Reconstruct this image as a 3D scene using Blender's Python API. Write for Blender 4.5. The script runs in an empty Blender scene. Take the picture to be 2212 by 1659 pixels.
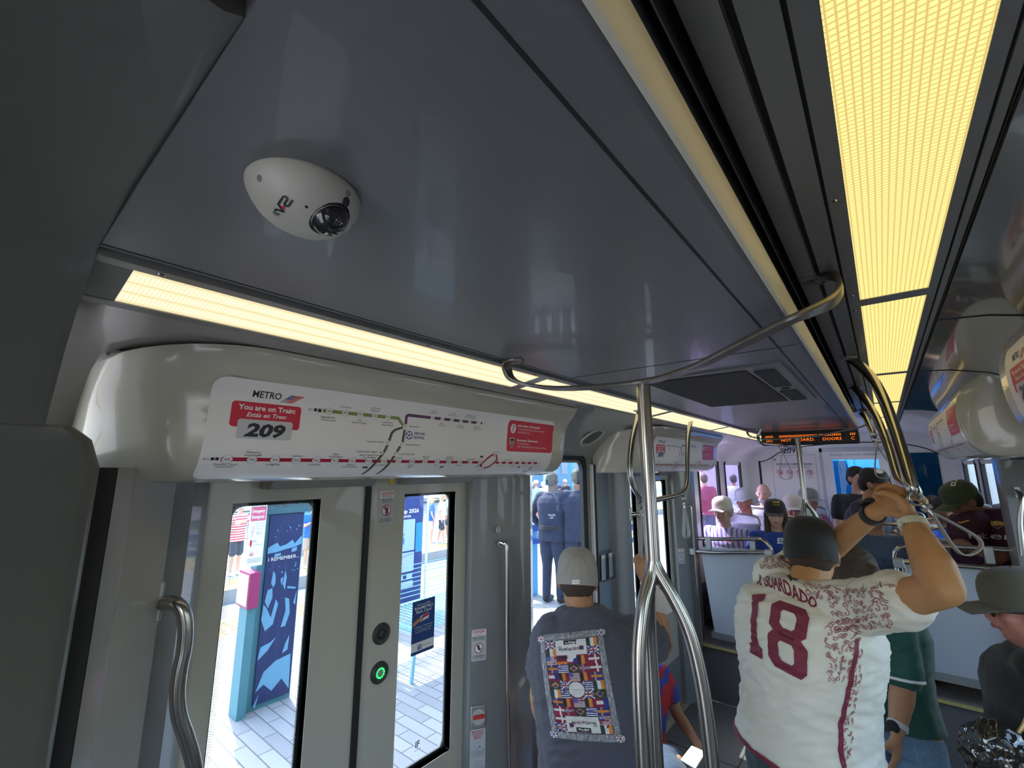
import bpy, bmesh, math, random
from mathutils import Vector, Matrix, noise
from mathutils.bvhtree import BVHTree
from mathutils.geometry import tessellate_polygon

PI = math.pi
SC = bpy.context.scene
COL = SC.collection
V = Vector
random.seed(7)

# ------------------------------------------------------------------ camera
FOC = 962.0; CX, CY = 1106.0, 829.5; EYE = V((0, 0, 1.9))
_vy = V((1907 - CX, 1010 - CY, FOC)).normalized()
_vz = V((1090 - CX, -4400 - CY, FOC)); _vz = (_vz - _vy * _vz.dot(_vy)).normalized()
_vx = _vy.cross(_vz)
ROWS = (_vx, _vy, _vz)
def ray(u, v):
    q = V(((u - CX) / FOC, (v - CY) / FOC, 1.0))
    return V((_vx.dot(q), _vy.dot(q), _vz.dot(q)))
def P(u, v, x=None, y=None, z=None):
    """point of the photograph's sight line (u, v) on the plane x=, y= or z="""
    r = ray(u, v)
    if x is not None: t = (x - EYE.x) / r.x
    elif y is not None: t = (y - EYE.y) / r.y
    else: t = (z - EYE.z) / r.z
    return EYE + r * t
cam_d = bpy.data.cameras.new('camera'); cam = bpy.data.objects.new('camera', cam_d); COL.objects.link(cam)
cam_d.sensor_fit = 'HORIZONTAL'; cam_d.sensor_width = 36.0; cam_d.lens = 36.0 * FOC / 2212.0
cam_d.clip_start = 0.02; cam_d.clip_end = 300
R = Matrix(((_vx.x, -_vx.y, -_vx.z), (_vy.x, -_vy.y, -_vy.z), (_vz.x, -_vz.y, -_vz.z)))
cam.matrix_world = Matrix.Translation(EYE) @ R.to_4x4()
SC.camera = cam

# ------------------------------------------------------------------ sky, sun, exposure
W = bpy.data.worlds.new('sky'); SC.world = W; W.use_nodes = True
wn = W.node_tree.nodes; wl = W.node_tree.links; wn.clear()
wo = wn.new('ShaderNodeOutputWorld'); wb = wn.new('ShaderNodeBackground'); ws = wn.new('ShaderNodeTexSky')
ws.sky_type = 'NISHITA'; ws.sun_disc = False; ws.sun_elevation = math.radians(58); ws.sun_rotation = math.radians(-80)
ws.air_density = 1.0; ws.dust_density = 1.5; ws.ozone_density = 1.2
wb.inputs['Strength'].default_value = 1.0
hz = wn.new('ShaderNodeMix'); hz.data_type = 'RGBA'; hz.inputs['Factor'].default_value = 0.5; hz.inputs['B'].default_value = (0.66, 0.60, 0.53, 1)   # bright summer haze
wl.new(ws.outputs[0], hz.inputs['A']); wl.new(hz.outputs['Result'], wb.inputs[0]); wl.new(wb.outputs[0], wo.inputs[0])
sd = bpy.data.lights.new('sun', 'SUN'); sun = bpy.data.objects.new('sun', sd); COL.objects.link(sun)
sd.energy = 4.2; sd.angle = math.radians(0.6); sd.color = (1.0, 0.96, 0.9)
sun.location = (-6, 2, 8)
sun.rotation_euler = V((0.62, -0.14, -0.9)).normalized().to_track_quat('-Z', 'Y').to_euler()
SC.view_settings.view_transform = 'Standard'; SC.view_settings.look = 'None'
SC.view_settings.gamma = 1.0; SC.view_settings.use_curve_mapping = False
SC.view_settings.exposure = 1.35
SC.cycles.use_denoising = True
SC.cycles.use_adaptive_sampling = True; SC.cycles.adaptive_threshold = 0.05
SC.cycles.max_bounces = 8; SC.cycles.diffuse_bounces = 5; SC.cycles.glossy_bounces = 4; SC.cycles.transparent_max_bounces = 12
SC.cycles.caustics_reflective = False; SC.cycles.caustics_refractive = False
SC.cycles.sample_clamp_indirect = 6.0

# ------------------------------------------------------------------ materials
MATS = {}
def mat(name, col, rough=0.5, metal=0.0, noise_amt=0.0, nscale=40.0, bump=0.0, bscale=200.0, coat=0.0, spec=0.5, stretch=None, sheen=0.0):
    if name in MATS: return MATS[name]
    m = bpy.data.materials.new(name); m.use_nodes = True; nt = m.node_tree; b = nt.nodes['Principled BSDF']
    b.inputs['Base Color'].default_value = (*col, 1); b.inputs['Roughness'].default_value = rough
    b.inputs['Metallic'].default_value = metal; b.inputs['Coat Weight'].default_value = coat
    b.inputs['Specular IOR Level'].default_value = spec; b.inputs['Sheen Weight'].default_value = sheen
    tc = nt.nodes.new('ShaderNodeTexCoord')
    src = tc.outputs['Object']
    if stretch:
        mp = nt.nodes.new('ShaderNodeMapping'); mp.inputs['Scale'].default_value = stretch
        nt.links.new(src, mp.inputs[0]); src = mp.outputs[0]
    if noise_amt > 0:
        n = nt.nodes.new('ShaderNodeTexNoise'); n.inputs['Scale'].default_value = nscale; n.inputs['Detail'].default_value = 6
        nt.links.new(src, n.inputs['Vector'])
        mx = nt.nodes.new('ShaderNodeMix'); mx.data_type = 'RGBA'
        a = [max(0, c * (1 - noise_amt)) for c in col]; d = [min(1, c * (1 + noise_amt)) for c in col]
        mx.inputs['A'].default_value = (*a, 1); mx.inputs['B'].default_value = (*d, 1)
        nt.links.new(n.outputs['Fac'], mx.inputs['Factor']); nt.links.new(mx.outputs['Result'], b.inputs['Base Color'])
    if bump > 0:
        n2 = nt.nodes.new('ShaderNodeTexNoise'); n2.inputs['Scale'].default_value = bscale; n2.inputs['Detail'].default_value = 4
        nt.links.new(src, n2.inputs['Vector'])
        bp = nt.nodes.new('ShaderNodeBump'); bp.inputs['Strength'].default_value = bump; bp.inputs['Distance'].default_value = 0.002
        nt.links.new(n2.outputs['Fac'], bp.inputs['Height']); nt.links.new(bp.outputs['Normal'], b.inputs['Normal'])
    MATS[name] = m; return m
def emis(name, col, s, grid=None):
    m = bpy.data.materials.new(name); m.use_nodes = True; nt = m.node_tree; nt.nodes.clear()
    o = nt.nodes.new('ShaderNodeOutputMaterial'); e = nt.nodes.new('ShaderNodeEmission')
    e.inputs[0].default_value = (*col, 1); e.inputs[1].default_value = s
    if grid:   # prismatic lens: fine cells of the diffuser
        tc = nt.nodes.new('ShaderNodeTexCoord'); br = nt.nodes.new('ShaderNodeTexVoronoi'); br.distance = 'CHEBYCHEV'
        br.inputs['Scale'].default_value = grid; br.inputs['Randomness'].default_value = 0.0
        mr = nt.nodes.new('ShaderNodeMapRange'); mr.inputs['From Min'].default_value = 0.15; mr.inputs['From Max'].default_value = 0.5
        mr.inputs['To Min'].default_value = s * 1.25; mr.inputs['To Max'].default_value = s * 0.5
        nt.links.new(tc.outputs['Object'], br.inputs['Vector']); nt.links.new(br.outputs['Distance'], mr.inputs['Value'])
        nt.links.new(mr.outputs[0], e.inputs[1])
    nt.links.new(e.outputs[0], o.inputs[0]); MATS[name] = m; return m
def glassmat(name, tint, refl=0.07, rough=0.0):
    m = bpy.data.materials.new(name); m.use_nodes = True; nt = m.node_tree; nt.nodes.clear()
    o = nt.nodes.new('ShaderNodeOutputMaterial'); t = nt.nodes.new('ShaderNodeBsdfTransparent'); g = nt.nodes.new('ShaderNodeBsdfGlossy')
    mx = nt.nodes.new('ShaderNodeMixShader'); lw = nt.nodes.new('ShaderNodeLayerWeight'); lw.inputs[0].default_value = 0.5; pw = nt.nodes.new('ShaderNodeMath'); pw.operation = 'POWER'; pw.inputs[1].default_value = 3.5; f = nt.nodes.new('ShaderNodeMapRange'); f.inputs['To Min'].default_value = 0.025; f.inputs['To Max'].default_value = 0.30; nt.links.new(lw.outputs['Facing'], pw.inputs[0]); nt.links.new(pw.outputs[0], f.inputs['Value'])
    t.inputs[0].default_value = (*tint, 1); g.inputs['Roughness'].default_value = rough
    nt.links.new(f.outputs[0], mx.inputs[0]); nt.links.new(t.outputs[0], mx.inputs[1]); nt.links.new(g.outputs[0], mx.inputs[2])
    nt.links.new(mx.outputs[0], o.inputs[0]); MATS[name] = m; return m

PANEL = mat('grey_laminate', (0.165, 0.168, 0.176), 0.34, 0, 0.10, 900, 0.1, 900, coat=0.12)
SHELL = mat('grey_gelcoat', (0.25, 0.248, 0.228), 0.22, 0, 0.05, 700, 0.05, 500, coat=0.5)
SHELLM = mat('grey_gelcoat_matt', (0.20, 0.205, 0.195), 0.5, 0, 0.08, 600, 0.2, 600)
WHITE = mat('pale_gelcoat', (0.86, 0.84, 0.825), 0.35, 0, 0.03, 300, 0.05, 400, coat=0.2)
COVER = mat('cream_gelcoat', (0.52, 0.495, 0.41), 0.2, 0, 0.03, 700, 0.04, 500, coat=0.6)
DOORM = mat('door_paint', (0.50, 0.475, 0.40), 0.3, 0, 0.04, 600, 0.05, 500, coat=0.3)
PILL = mat('pillar_grey', (0.22, 0.225, 0.23), 0.3, 0, 0.05, 500, 0.08, 400, coat=0.4)
RUB = mat('black_rubber', (0.012, 0.012, 0.014), 0.55)
DARK = mat('dark_gap', (0.02, 0.02, 0.02), 0.8)
ALU = mat('aluminium_trim', (0.30, 0.30, 0.29), 0.38, 0.6, 0.05, 300)
CREAMT = mat('cream_frame_lit_rim', (0.78, 0.74, 0.60), 0.35)
STEEL = mat('brushed_stainless', (0.44, 0.42, 0.39), 0.22, 1.0, 0.03, 60, 0.02, 120, stretch=(1, 1, 0.05))
BRKT = mat('cast_bracket', (0.42, 0.42, 0.41), 0.45, 0.7, 0.06, 200)
STRAP = mat('strap_vinyl', (0.33, 0.33, 0.32), 0.45, 0, 0.1, 300)
FLOORM = mat('floor_vinyl', (0.135, 0.13, 0.125), 0.55, 0, 0.35, 900, 0.1, 600)
PLINTH = mat('speckled_plinth', (0.11, 0.11, 0.115), 0.5, 0, 0.5, 700)
NOSE = mat('yellow_nosing', (0.42, 0.34, 0.13), 0.5)
PARTN = mat('partition_grey', (0.40, 0.41, 0.45), 0.38, 0, 0.12, 1100, 0.1, 900)
GLASS = glassmat('window_glass', (0.90, 0.96, 0.98))
GLASSF = glassmat('window_glass_violet', (0.90, 0.83, 1.0))
LAMP = emis('lamp_diffuser', (1.0, 0.77, 0.27), 0.53, 120)
LAMPL = emis('lamp_diffuser_pale', (1.0, 0.84, 0.50), 0.66, 170)
WH = mat('print_white', (0.82, 0.81, 0.80), 0.4)
BK = mat('print_black', (0.02, 0.02, 0.03), 0.5)
RD = mat('print_red', (0.62, 0.02, 0.05), 0.4)
RLINE = mat('print_line_red', (0.40, 0.01, 0.04), 0.4)
GRN = mat('print_green', (0.20, 0.30, 0.07), 0.4)
PUR = mat('print_purple', (0.11, 0.03, 0.11), 0.4)
BLU = mat('print_blue', (0.02, 0.05, 0.28), 0.4)
GRY = mat('print_grey', (0.30, 0.30, 0.32), 0.4)
LGRY = mat('print_light_grey', (0.55, 0.56, 0.58), 0.4)

# ------------------------------------------------------------------ object helpers
def tag(o, label=None, cat=None, group=None, kind=None):
    if label: o['label'] = label
    if cat: o['category'] = cat
    if group: o['group'] = group
    if kind: o['kind'] = kind
    return o
def thing(name, loc, label, cat, group=None):
    o = bpy.data.objects.new(name, None); COL.objects.link(o); o.location = loc; o.empty_display_size = 0.05
    return tag(o, label, cat, group)
def smooth(me, ang=35):
    me.polygons.foreach_set('use_smooth', [True] * len(me.polygons))
    try: me.set_sharp_from_angle(angle=math.radians(ang))
    except Exception: pass
class MB:
    """collects shapes in world coordinates, then links them as ONE mesh object"""
    def __init__(s): s.v = []; s.f = []; s.m = []; s.mats = []
    def mi(s, m):
        if m not in s.mats: s.mats.append(m)
        return s.mats.index(m)
    def add(s, vs, fs, m):
        o = len(s.v); k = s.mi(m); s.v += [V(p) for p in vs]
        for f in fs: s.f.append([i + o for i in f]); s.m.append(k)
    def box(s, a, b, m):
        x0, y0, z0 = [min(p, q) for p, q in zip(a, b)]; x1, y1, z1 = [max(p, q) for p, q in zip(a, b)]
        s.add([(x0, y0, z0), (x1, y0, z0), (x1, y1, z0), (x0, y1, z0), (x0, y0, z1), (x1, y0, z1), (x1, y1, z1), (x0, y1, z1)],
              [(0, 3, 2, 1), (4, 5, 6, 7), (0, 1, 5, 4), (1, 2, 6, 5), (2, 3, 7, 6), (3, 0, 4, 7)], m)
    def hexa(s, c8, m):
        s.add(c8, [(0, 3, 2, 1), (4, 5, 6, 7), (0, 1, 5, 4), (1, 2, 6, 5), (2, 3, 7, 6), (3, 0, 4, 7)], m)
    def loft(s, rings, m, cap=True, closed=True):
        n = len(rings[0]); vs = [p for r in rings for p in r]; fs = []
        for i in range(len(rings) - 1):
            for j in range(n if closed else n - 1):
                a = i * n + j; b = i * n + (j + 1) % n; fs.append((a, b, b + n, a + n))
        if cap and closed:
            fs.append(tuple(range(n - 1, -1, -1))); fs.append(tuple((len(rings) - 1) * n + j for j in range(n)))
        s.add(vs, fs, m)
    def tube(s, pts, r, m, seg=16, flat=None):
        pts = [V(p) for p in pts]; rs = r if isinstance(r, (list, tuple)) else [r] * len(pts)
        rings = []; t0 = (pts[1] - pts[0]).normalized()
        ref = V((0, 0, 1)) if abs(t0.z) < 0.9 else V((0, 1, 0))
        n = (ref - t0 * ref.dot(t0)).normalized()
        for i, p in enumerate(pts):
            if i == 0: t = t0
            elif i == len(pts) - 1: t = (pts[i] - pts[i - 1]).normalized()
            else: t = ((pts[i] - pts[i - 1]).normalized() + (pts[i + 1] - pts[i]).normalized()).normalized()
            n = (n - t * n.dot(t)).normalized(); b = t.cross(n)
            fa, fb = (1, 1) if flat is None else flat
            rings.append([p + n * (math.cos(2 * PI * k / seg) * rs[i] * fa) + b * (math.sin(2 * PI * k / seg) * rs[i] * fb) for k in range(seg)])
        s.loft(rings, m)
    def lathe(s, prof, c, m, axis=V((0, 0, 1)), seg=32, cap=True):
        axis = V(axis).normalized(); ref = V((1, 0, 0)) if abs(axis.x) < 0.9 else V((0, 1, 0))
        a = (ref - axis * ref.dot(axis)).normalized(); b = axis.cross(a); c = V(c)
        rings = [[c + axis * h + (a * math.cos(2 * PI * k / seg) + b * math.sin(2 * PI * k / seg)) * max(r, 1e-5) for k in range(seg)] for r, h in prof]
        s.loft(rings, m, cap)
    def build(s, name, parent=None, ang=35, kind=None, bevel=0.0):
        me = bpy.data.meshes.new(name); base = parent.matrix_world.translation if parent else V((0, 0, 0))
        if parent is not None:
            base = V((0, 0, 0)); q = parent
            while q is not None: base = base + V(q.location); q = q.parent
        elif s.v:
            lo = V([min(p[i] for p in s.v) for i in range(3)]); hi = V([max(p[i] for p in s.v) for i in range(3)])
            base = V(((lo.x + hi.x) / 2, (lo.y + hi.y) / 2, lo.z))
        me.from_pydata([tuple(p - base) for p in s.v], [], s.f)
        for mm in s.mats: me.materials.append(mm)
        me.polygons.foreach_set('material_index', s.m)
        bm = bmesh.new(); bm.from_mesh(me); bmesh.ops.recalc_face_normals(bm, faces=bm.faces); bm.to_mesh(me); bm.free()
        smooth(me, ang); me.update()
        o = bpy.data.objects.new(name, me); COL.objects.link(o)
        if parent is not None: o.parent = parent
        else: o.location = base
        if bevel > 0:
            b = o.modifiers.new('bevel', 'BEVEL'); b.width = bevel; b.segments = 2; b.limit_method = 'ANGLE'; b.angle_limit = math.radians(40)
        if kind: o['kind'] = kind
        return o
def spline(pts, n=8):
    """Catmull-Rom through the points"""
    pts = [V(p) for p in pts]; out = []
    q = [pts[0] * 2 - pts[1]] + pts + [pts[-1] * 2 - pts[-2]]
    for i in range(1, len(q) - 2):
        a, b, c, d = q[i - 1:i + 3]
        for k in range(n):
            t = k / n
            out.append(0.5 * ((2 * b) + (c - a) * t + (2 * a - 5 * b + 4 * c - d) * t * t + (3 * b - a - 3 * c + d) * t ** 3))
    out.append(pts[-1]); return out

# ------------------------------------------------------------------ flat artwork (print, lettering), laid on any surface
_glyph = {}
def glyphs(s, bold=0.0, shear=0.0):
    k = (s, bold, shear)
    if k not in _glyph:
        c = bpy.data.curves.new('lettering', 'FONT'); c.body = s; c.size = 1.0; c.resolution_u = 2; c.offset = bold; c.shear = shear
        o = bpy.data.objects.new('lettering', c); me = o.to_mesh()
        vs = [(p.co.x, p.co.y) for p in me.vertices]; fs = [tuple(p.vertices) for p in me.polygons]
        o.to_mesh_clear(); bpy.data.objects.remove(o); bpy.data.curves.remove(c); _glyph[k] = (vs, fs)
    return _glyph[k]
class Art:
    def __init__(s): s.bm = bmesh.new(); s.mats = []
    def mi(s, m):
        if m not in s.mats: s.mats.append(m)
        return s.mats.index(m)
    def faces(s, vs, fs, m, layer):
        k = s.mi(m); bv = [s.bm.verts.new((x, y, layer)) for x, y in vs]
        for f in fs:
            try: g = s.bm.faces.new([bv[i] for i in f]); g.material_index = k
            except ValueError: pass
    def poly(s, pts, m, layer=1):
        if len(pts) < 3: return
        tri = tessellate_polygon([[V((x, y, 0)) for x, y in pts]])
        s.faces(pts, tri, m, layer)
    def rect(s, u0, v0, u1, v1, m, layer=1, r=0.0):
        if r <= 0: s.faces([(u0, v0), (u1, v0), (u1, v1), (u0, v1)], [(0, 1, 2, 3)], m, layer); return
        pts = []
        for cx, cy, a0 in ((u1 - r, v1 - r, 0), (u0 + r, v1 - r, 90), (u0 + r, v0 + r, 180), (u1 - r, v0 + r, 270)):
            for k in range(6): a = math.radians(a0 + k * 18); pts.append((cx + r * math.cos(a), cy + r * math.sin(a)))
        s.poly(pts, m, layer)
    def disc(s, u, v, r, m, layer=1, n=24, ry=None):
        ry = ry or r; s.poly([(u + r * math.cos(2 * PI * k / n), v + ry * math.sin(2 * PI * k / n)) for k in range(n)], m, layer)
    def ring(s, u, v, r, w, m, layer=1, n=28):
        vs = []; fs = []
        for k in range(n):
            a = 2 * PI * k / n; vs += [(u + r * math.cos(a), v + r * math.sin(a)), (u + (r - w) * math.cos(a), v + (r - w) * math.sin(a))]
            b = (k + 1) % n; fs.append((2 * k, 2 * b, 2 * b + 1, 2 * k + 1))
        s.faces(vs, fs, m, layer)
    def line(s, pts, w, m, layer=1):
        for (a, b), (c, d) in zip(pts, pts[1:]):
            L = math.hypot(c - a, d - b) or 1e-6; nx, ny = -(d - b) / L * w / 2, (c - a) / L * w / 2; ex, ey = (c - a) / L * w * .3, (d - b) / L * w * .3
            s.faces([(a + nx - ex, b + ny - ey), (a - nx - ex, b - ny - ey), (c - nx + ex, d - ny + ey), (c + nx + ex, d + ny + ey)], [(0, 1, 2, 3)], m, layer)
    def text(s, t, u, v, h, m, layer=2, al='c', bold=0.0, shear=0.0, w=1.0, fit=None, rot=0.0, vw=1.0):
        vs, fs = glyphs(t, bold, shear)
        if not vs: return
        x0 = min(p[0] for p in vs); x1 = max(p[0] for p in vs); sc = h / 0.72; sx = sc * w
        if fit: sx = fit / max(x1 - x0, 1e-4)
        off = {'c': -(x0 + x1) / 2, 'l': -x0, 'r': -x1}[al]; cr, sr = math.cos(rot), math.sin(rot)
        out = []
        for x, y in vs:
            a, b = (x + off) * sx, y * sc * vw; out.append((u + a * cr - b * sr, v + a * sr + b * cr))
        s.faces(out, fs, m, layer)
    def build(s, name, fn, parent=None, step=None, lift=0.0004, sv=None, ang=180, kind=None):
        """fn(u, v, height) -> world point"""
        bm = s.bm
        for axis, st in ((0, step), (1, sv or step)):
            if not st: continue
            lo = min(p.co[axis] for p in bm.verts); hi = max(p.co[axis] for p in bm.verts); q = math.floor(lo / st) * st + st
            while q < hi:
                c = V((0, 0, 0)); c[axis] = q; n = V((0, 0, 0)); n[axis] = 1
                bmesh.ops.bisect_plane(bm, geom=bm.verts[:] + bm.edges[:] + bm.faces[:], dist=1e-6, plane_co=c, plane_no=n); q += st
        mb = MB(); bm.verts.index_update(); base = V((0, 0, 0)); q = parent
        while q is not None: base = base + V(q.location); q = q.parent
        me = bpy.data.meshes.new(name); cos = []
        for p in bm.verts:
            w = fn(p.co.x, p.co.y, p.co.z * lift); cos.append(w if w is not None else V((0, 0, -50)))
        if parent is None: base = V(cos[0])
        me.from_pydata([tuple(V(c) - base) for c in cos], [], [[w.index for w in f.verts] for f in bm.faces if all(cos[w.index].z > -40 for w in f.verts)])
        for mm in s.mats: me.materials.append(mm)
        me.polygons.foreach_set('material_index', [f.material_index for f in bm.faces if all(cos[w.index].z > -40 for w in f.verts)])
        bm.free(); b2 = bmesh.new(); b2.from_mesh(me); bmesh.ops.delete(b2, geom=[v_ for v_ in b2.verts if not v_.link_faces], context='VERTS'); b2.to_mesh(me); b2.free(); me.update()
        o = bpy.data.objects.new(name, me); COL.objects.link(o)
        if parent is not None: o.parent = parent
        else: o.location = base
        if kind: o['kind'] = kind
        return o
def planefn(o, ux, vx):
    o = V(o); ux = V(ux).normalized(); vx = V(vx).normalized(); n = ux.cross(vx)
    return lambda u, v, h: o + ux * u + vx * v + n * h

# ================================================================== setting of the car
XL, XR, XC = -1.49, 0.66, -0.42
YA, YP, YE, YN = 0.08, 4.24, 7.2, -1.6      # near frame, partition, end wall, behind the camera
FAR = 0.45                                  # height of the raised floor

def cellwall(mb, x0, x1, ya, yb, za, zb, holes, m, axis='x'):
    """a wall slab with rectangular openings, in one welded skin; axis = its thin direction"""
    ys = sorted({ya, yb, *[h[0] for h in holes], *[h[1] for h in holes]}); zs = sorted({za, zb, *[h[2] for h in holes], *[h[3] for h in holes]})
    ys = [y for y in ys if ya <= y <= yb]; zs = [z for z in zs if za <= z <= zb]
    def full(i, j):
        if i < 0 or j < 0 or i >= len(ys) - 1 or j >= len(zs) - 1: return False
        cy, cz = (ys[i] + ys[i + 1]) / 2, (zs[j] + zs[j + 1]) / 2
        return not any(h[0] < cy < h[1] and h[2] < cz < h[3] for h in holes)
    vid = {}; vs = []; fs = []
    def v(s, i, j):
        k = (s, i, j)
        if k not in vid:
            vid[k] = len(vs); p = ((x0, x1)[s], ys[i], zs[j]); vs.append(p if axis == 'x' else (p[1], p[0], p[2]))
        return vid[k]
    for i in range(len(ys) - 1):
        for j in range(len(zs) - 1):
            if not full(i, j): continue
            fs.append((v(0, i, j), v(0, i + 1, j), v(0, i + 1, j + 1), v(0, i, j + 1)))
            fs.append((v(1, i, j), v(1, i, j + 1), v(1, i + 1, j + 1), v(1, i + 1, j)))
            if not full(i - 1, j): fs.append((v(0, i, j), v(0, i, j + 1), v(1, i, j + 1), v(1, i, j)))
            if not full(i + 1, j): fs.append((v(0, i + 1, j), v(1, i + 1, j), v(1, i + 1, j + 1), v(0, i + 1, j + 1)))
            if not full(i, j - 1): fs.append((v(0, i, j), v(1, i, j), v(1, i + 1, j), v(0, i + 1, j)))
            if not full(i, j + 1): fs.append((v(0, i, j + 1), v(0, i + 1, j + 1), v(1, i + 1, j + 1), v(1, i, j + 1)))
    mb.add(vs, fs, m)
def extr(mb, prof, y0, y1, m, th=0.03, up=V((0, 0, 1)), yfun=None):
    """a sheet that follows prof (x, z) along y, th thick"""
    n = len(prof); outer = []
    for i, (x, z) in enumerate(prof):
        a = V(prof[max(0, i - 1)]); b = V(prof[min(n - 1, i + 1)]); t = (b - a).normalized(); nn = V((-t.y, t.x))
        outer.append((x + nn.x * th, z + nn.y * th))
    ring = list(prof) + outer[::-1]
    mb.loft([[V((x, (y0 if yfun is None else y0), z)) for x, z in ring], [V((x, y1 if yfun is None else yfun(z), z)) for x, z in ring]], m)
def rrect(cy, cz, w, h, r, n=6):
    pts = []
    for sy, sz, a0 in ((1, 1, 0), (-1, 1, 90), (-1, -1, 180), (1, -1, 270)):
        for k in range(n + 1):
            a = math.radians(a0 + 90 * k / n); pts.append((cy + sy * (w / 2 - r) + r * math.cos(a), cz + sz * (h / 2 - r) + r * math.sin(a)))
    return pts

fl = MB(); fl.box((-1.6, YN, -0.12), (0.8, YP, 0), FLOORM); fl.build('floor', kind='structure')
m = MB()
for y in (0.9, 1.75, 2.6, 3.45): m.box((-1.45, y, 0), (0.62, y + 0.006, 0.0015), DARK)
for x in (-0.95, 0.1): m.box((x, YN, 0), (x + 0.006, YP, 0.0016), DARK)
m.build('trim_1', kind='structure')
m = MB(); m.box((-1.6, YP + 0.01, 0), (0.8, YE, FAR - 0.03), PLINTH); m.box((-1.6, YP - 0.02, FAR - 0.03), (0.8, YE, FAR), FLOORM)
m.build('floor_raised', kind='structure')
m = MB(); m.box((-1.47, YP - 0.035, FAR - 0.032), (0.65, YP - 0.02, FAR - 0.012), NOSE); m.build('trim_2', kind='structure')

# --- left wall with its windows
LW = [(1.93, 2.56, 0.72, 1.975), (4.86, 5.62, 1.1, 2.0), (5.88, 6.68, 1.1, 2.0)]
doors = [(0.46, 1.54, 0.0, 1.87), (3.00, 4.08, 0.0, 1.87)]
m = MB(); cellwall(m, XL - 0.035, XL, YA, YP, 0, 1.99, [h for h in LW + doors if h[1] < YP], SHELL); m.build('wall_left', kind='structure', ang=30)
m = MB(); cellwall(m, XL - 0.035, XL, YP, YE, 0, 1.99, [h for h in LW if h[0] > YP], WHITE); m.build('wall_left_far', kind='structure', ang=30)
cove = [(-0.985, 2.180), (-1.10, 2.178), (-1.24, 2.155), (-1.36, 2.10), (-1.44, 2.03), (-1.485, 1.965), (XL, 1.93)]
m = MB(); extr(m, cove, YA, 4.36, SHELL, -0.03); m.build('wall_left_cove', kind='structure', ang=60)
m = MB(); extr(m, cove, 4.36, YE, WHITE, -0.03); m.build('wall_left_far_cove', kind='structure', ang=60)
# --- right wall
RW = [(-1.30, -0.35, 0.9, 1.8), (1.93, 2.56, 0.72, 1.975), (4.86, 5.62, 1.1, 2.0), (5.88, 6.68, 1.1, 2.0)]
rdoors = [(0.46, 1.54, 0.35, 1.83), (3.00, 4.08, 0.35, 1.83)]
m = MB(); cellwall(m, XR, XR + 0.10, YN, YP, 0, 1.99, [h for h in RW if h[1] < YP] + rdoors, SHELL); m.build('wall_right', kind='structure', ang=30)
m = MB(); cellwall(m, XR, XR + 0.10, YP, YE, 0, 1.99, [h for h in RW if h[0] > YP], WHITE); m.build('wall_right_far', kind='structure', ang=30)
rcove = [(0.172, 2.318), (0.27, 2.31), (0.38, 2.285), (0.48, 2.235), (0.56, 2.16), (0.61, 2.08), (0.645, 1.99), (XR, 1.93)]
m = MB(); extr(m, rcove, YN, 4.36, mat('glossy_grey_gelcoat', (0.21, 0.21, 0.195), 0.1, 0, 0.05, 500, 0.03, 300, coat=1.0), 0.03); m.build('wall_right_cove', kind='structure', ang=60)
m = MB(); extr(m, rcove, 4.36, YE, WHITE, 0.03); m.build('wall_right_far_cove', kind='structure', ang=60)
m = MB()
for y in (1.72, 2.62):
    extr(m, [(x - 0.002, z - 0.002) for x, z in rcove], y, y + 0.005, DARK, 0.002)
m.build('trim_3', kind='structure')

# --- ceiling
m = MB(); m.box((-0.80, YA, 2.20), (-0.125, 4.36, 2.24), PANEL)
m.loft([[V((-0.125, y, 2.20)), V((-0.114, y, 2.203)), V((-0.110, y, 2.212)), V((-0.110, y, 2.24)), V((-0.125, y, 2.24))] for y in (YA, 4.36)], PANEL)
m.build('ceiling', kind='structure')
m = MB()
m.box((-0.172, YA, 2.1992), (-0.168, 4.30, 2.2005), DARK); m.box((-0.79, YA, 2.1992), (-0.787, 4.30, 2.2005), DARK)
for y in (1.275, 4.12, 4.22): m.box((-0.787, y, 2.1992), (-0.172, y + 0.003, 2.2005), DARK)
m.box((-0.172, 1.27, 2.1992), (-0.13, 1.273, 2.2005), DARK)
m.build('trim_4', kind='structure')
m = MB(); m.loft([[V((-0.115, y, 2.196)), V((-0.109, y, 2.196)), V((-0.101, y, 2.214)), V((-0.101, y, 2.23)), V((-0.110, y, 2.214))] for y in (YA - .5, 4.36)], CREAMT, ); m.build('trim_5', kind='structure')  # yellow lamp light on the panel's side face, put into this cream colour
m = MB(); m.box((-0.20, YN, 2.42), (-0.09, 4.6, 2.44), DARK)       # recess with fins
m.box((-0.20, YN, 2.24), (-0.19, 4.6, 2.42), DARK); m.box((-0.100, YN, 2.325), (-0.096, 4.6, 2.42), ALU)
m.build('trim_6', kind='structure')
m = MB()
for x, z in ((-0.135, 2.325), (-0.118, 2.33)): m.box((x, YN, z), (x + 0.002, 4.6, 2.42), PILL)
m.build('trim_7', kind='structure')
m = MB()
for a, b in ((-0.098, -0.067), (-0.057, -0.0235)): m.box((a, YN, 2.32), (b, 4.9, 2.335), ALU)
m.box((-0.067, YN, 2.336), (-0.057, 4.9, 2.345), DARK); m.box((-0.0235, YN, 2.327), (-0.0185, 4.9, 2.335), DARK)
m.box((-0.0185, YN, 2.32), (0.005, 6.6, 2.335), ALU); m.box((0.134, YN, 2.32), (0.150, 6.6, 2.335), ALU)
m.box((0.150, YN, 2.325), (0.154, 6.6, 2.335), DARK); m.box((0.154, YN, 2.32), (0.165, 6.6, 2.335), ALU); m.box((0.165, YN, 2.33), (0.172, 6.6, 2.338), DARK)
RLS = [(-1.2, 0.22), (0.27, 1.40), (1.455, 2.60), (2.65, 3.78), (3.83, 4.9), (4.95, 6.5)]
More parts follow.
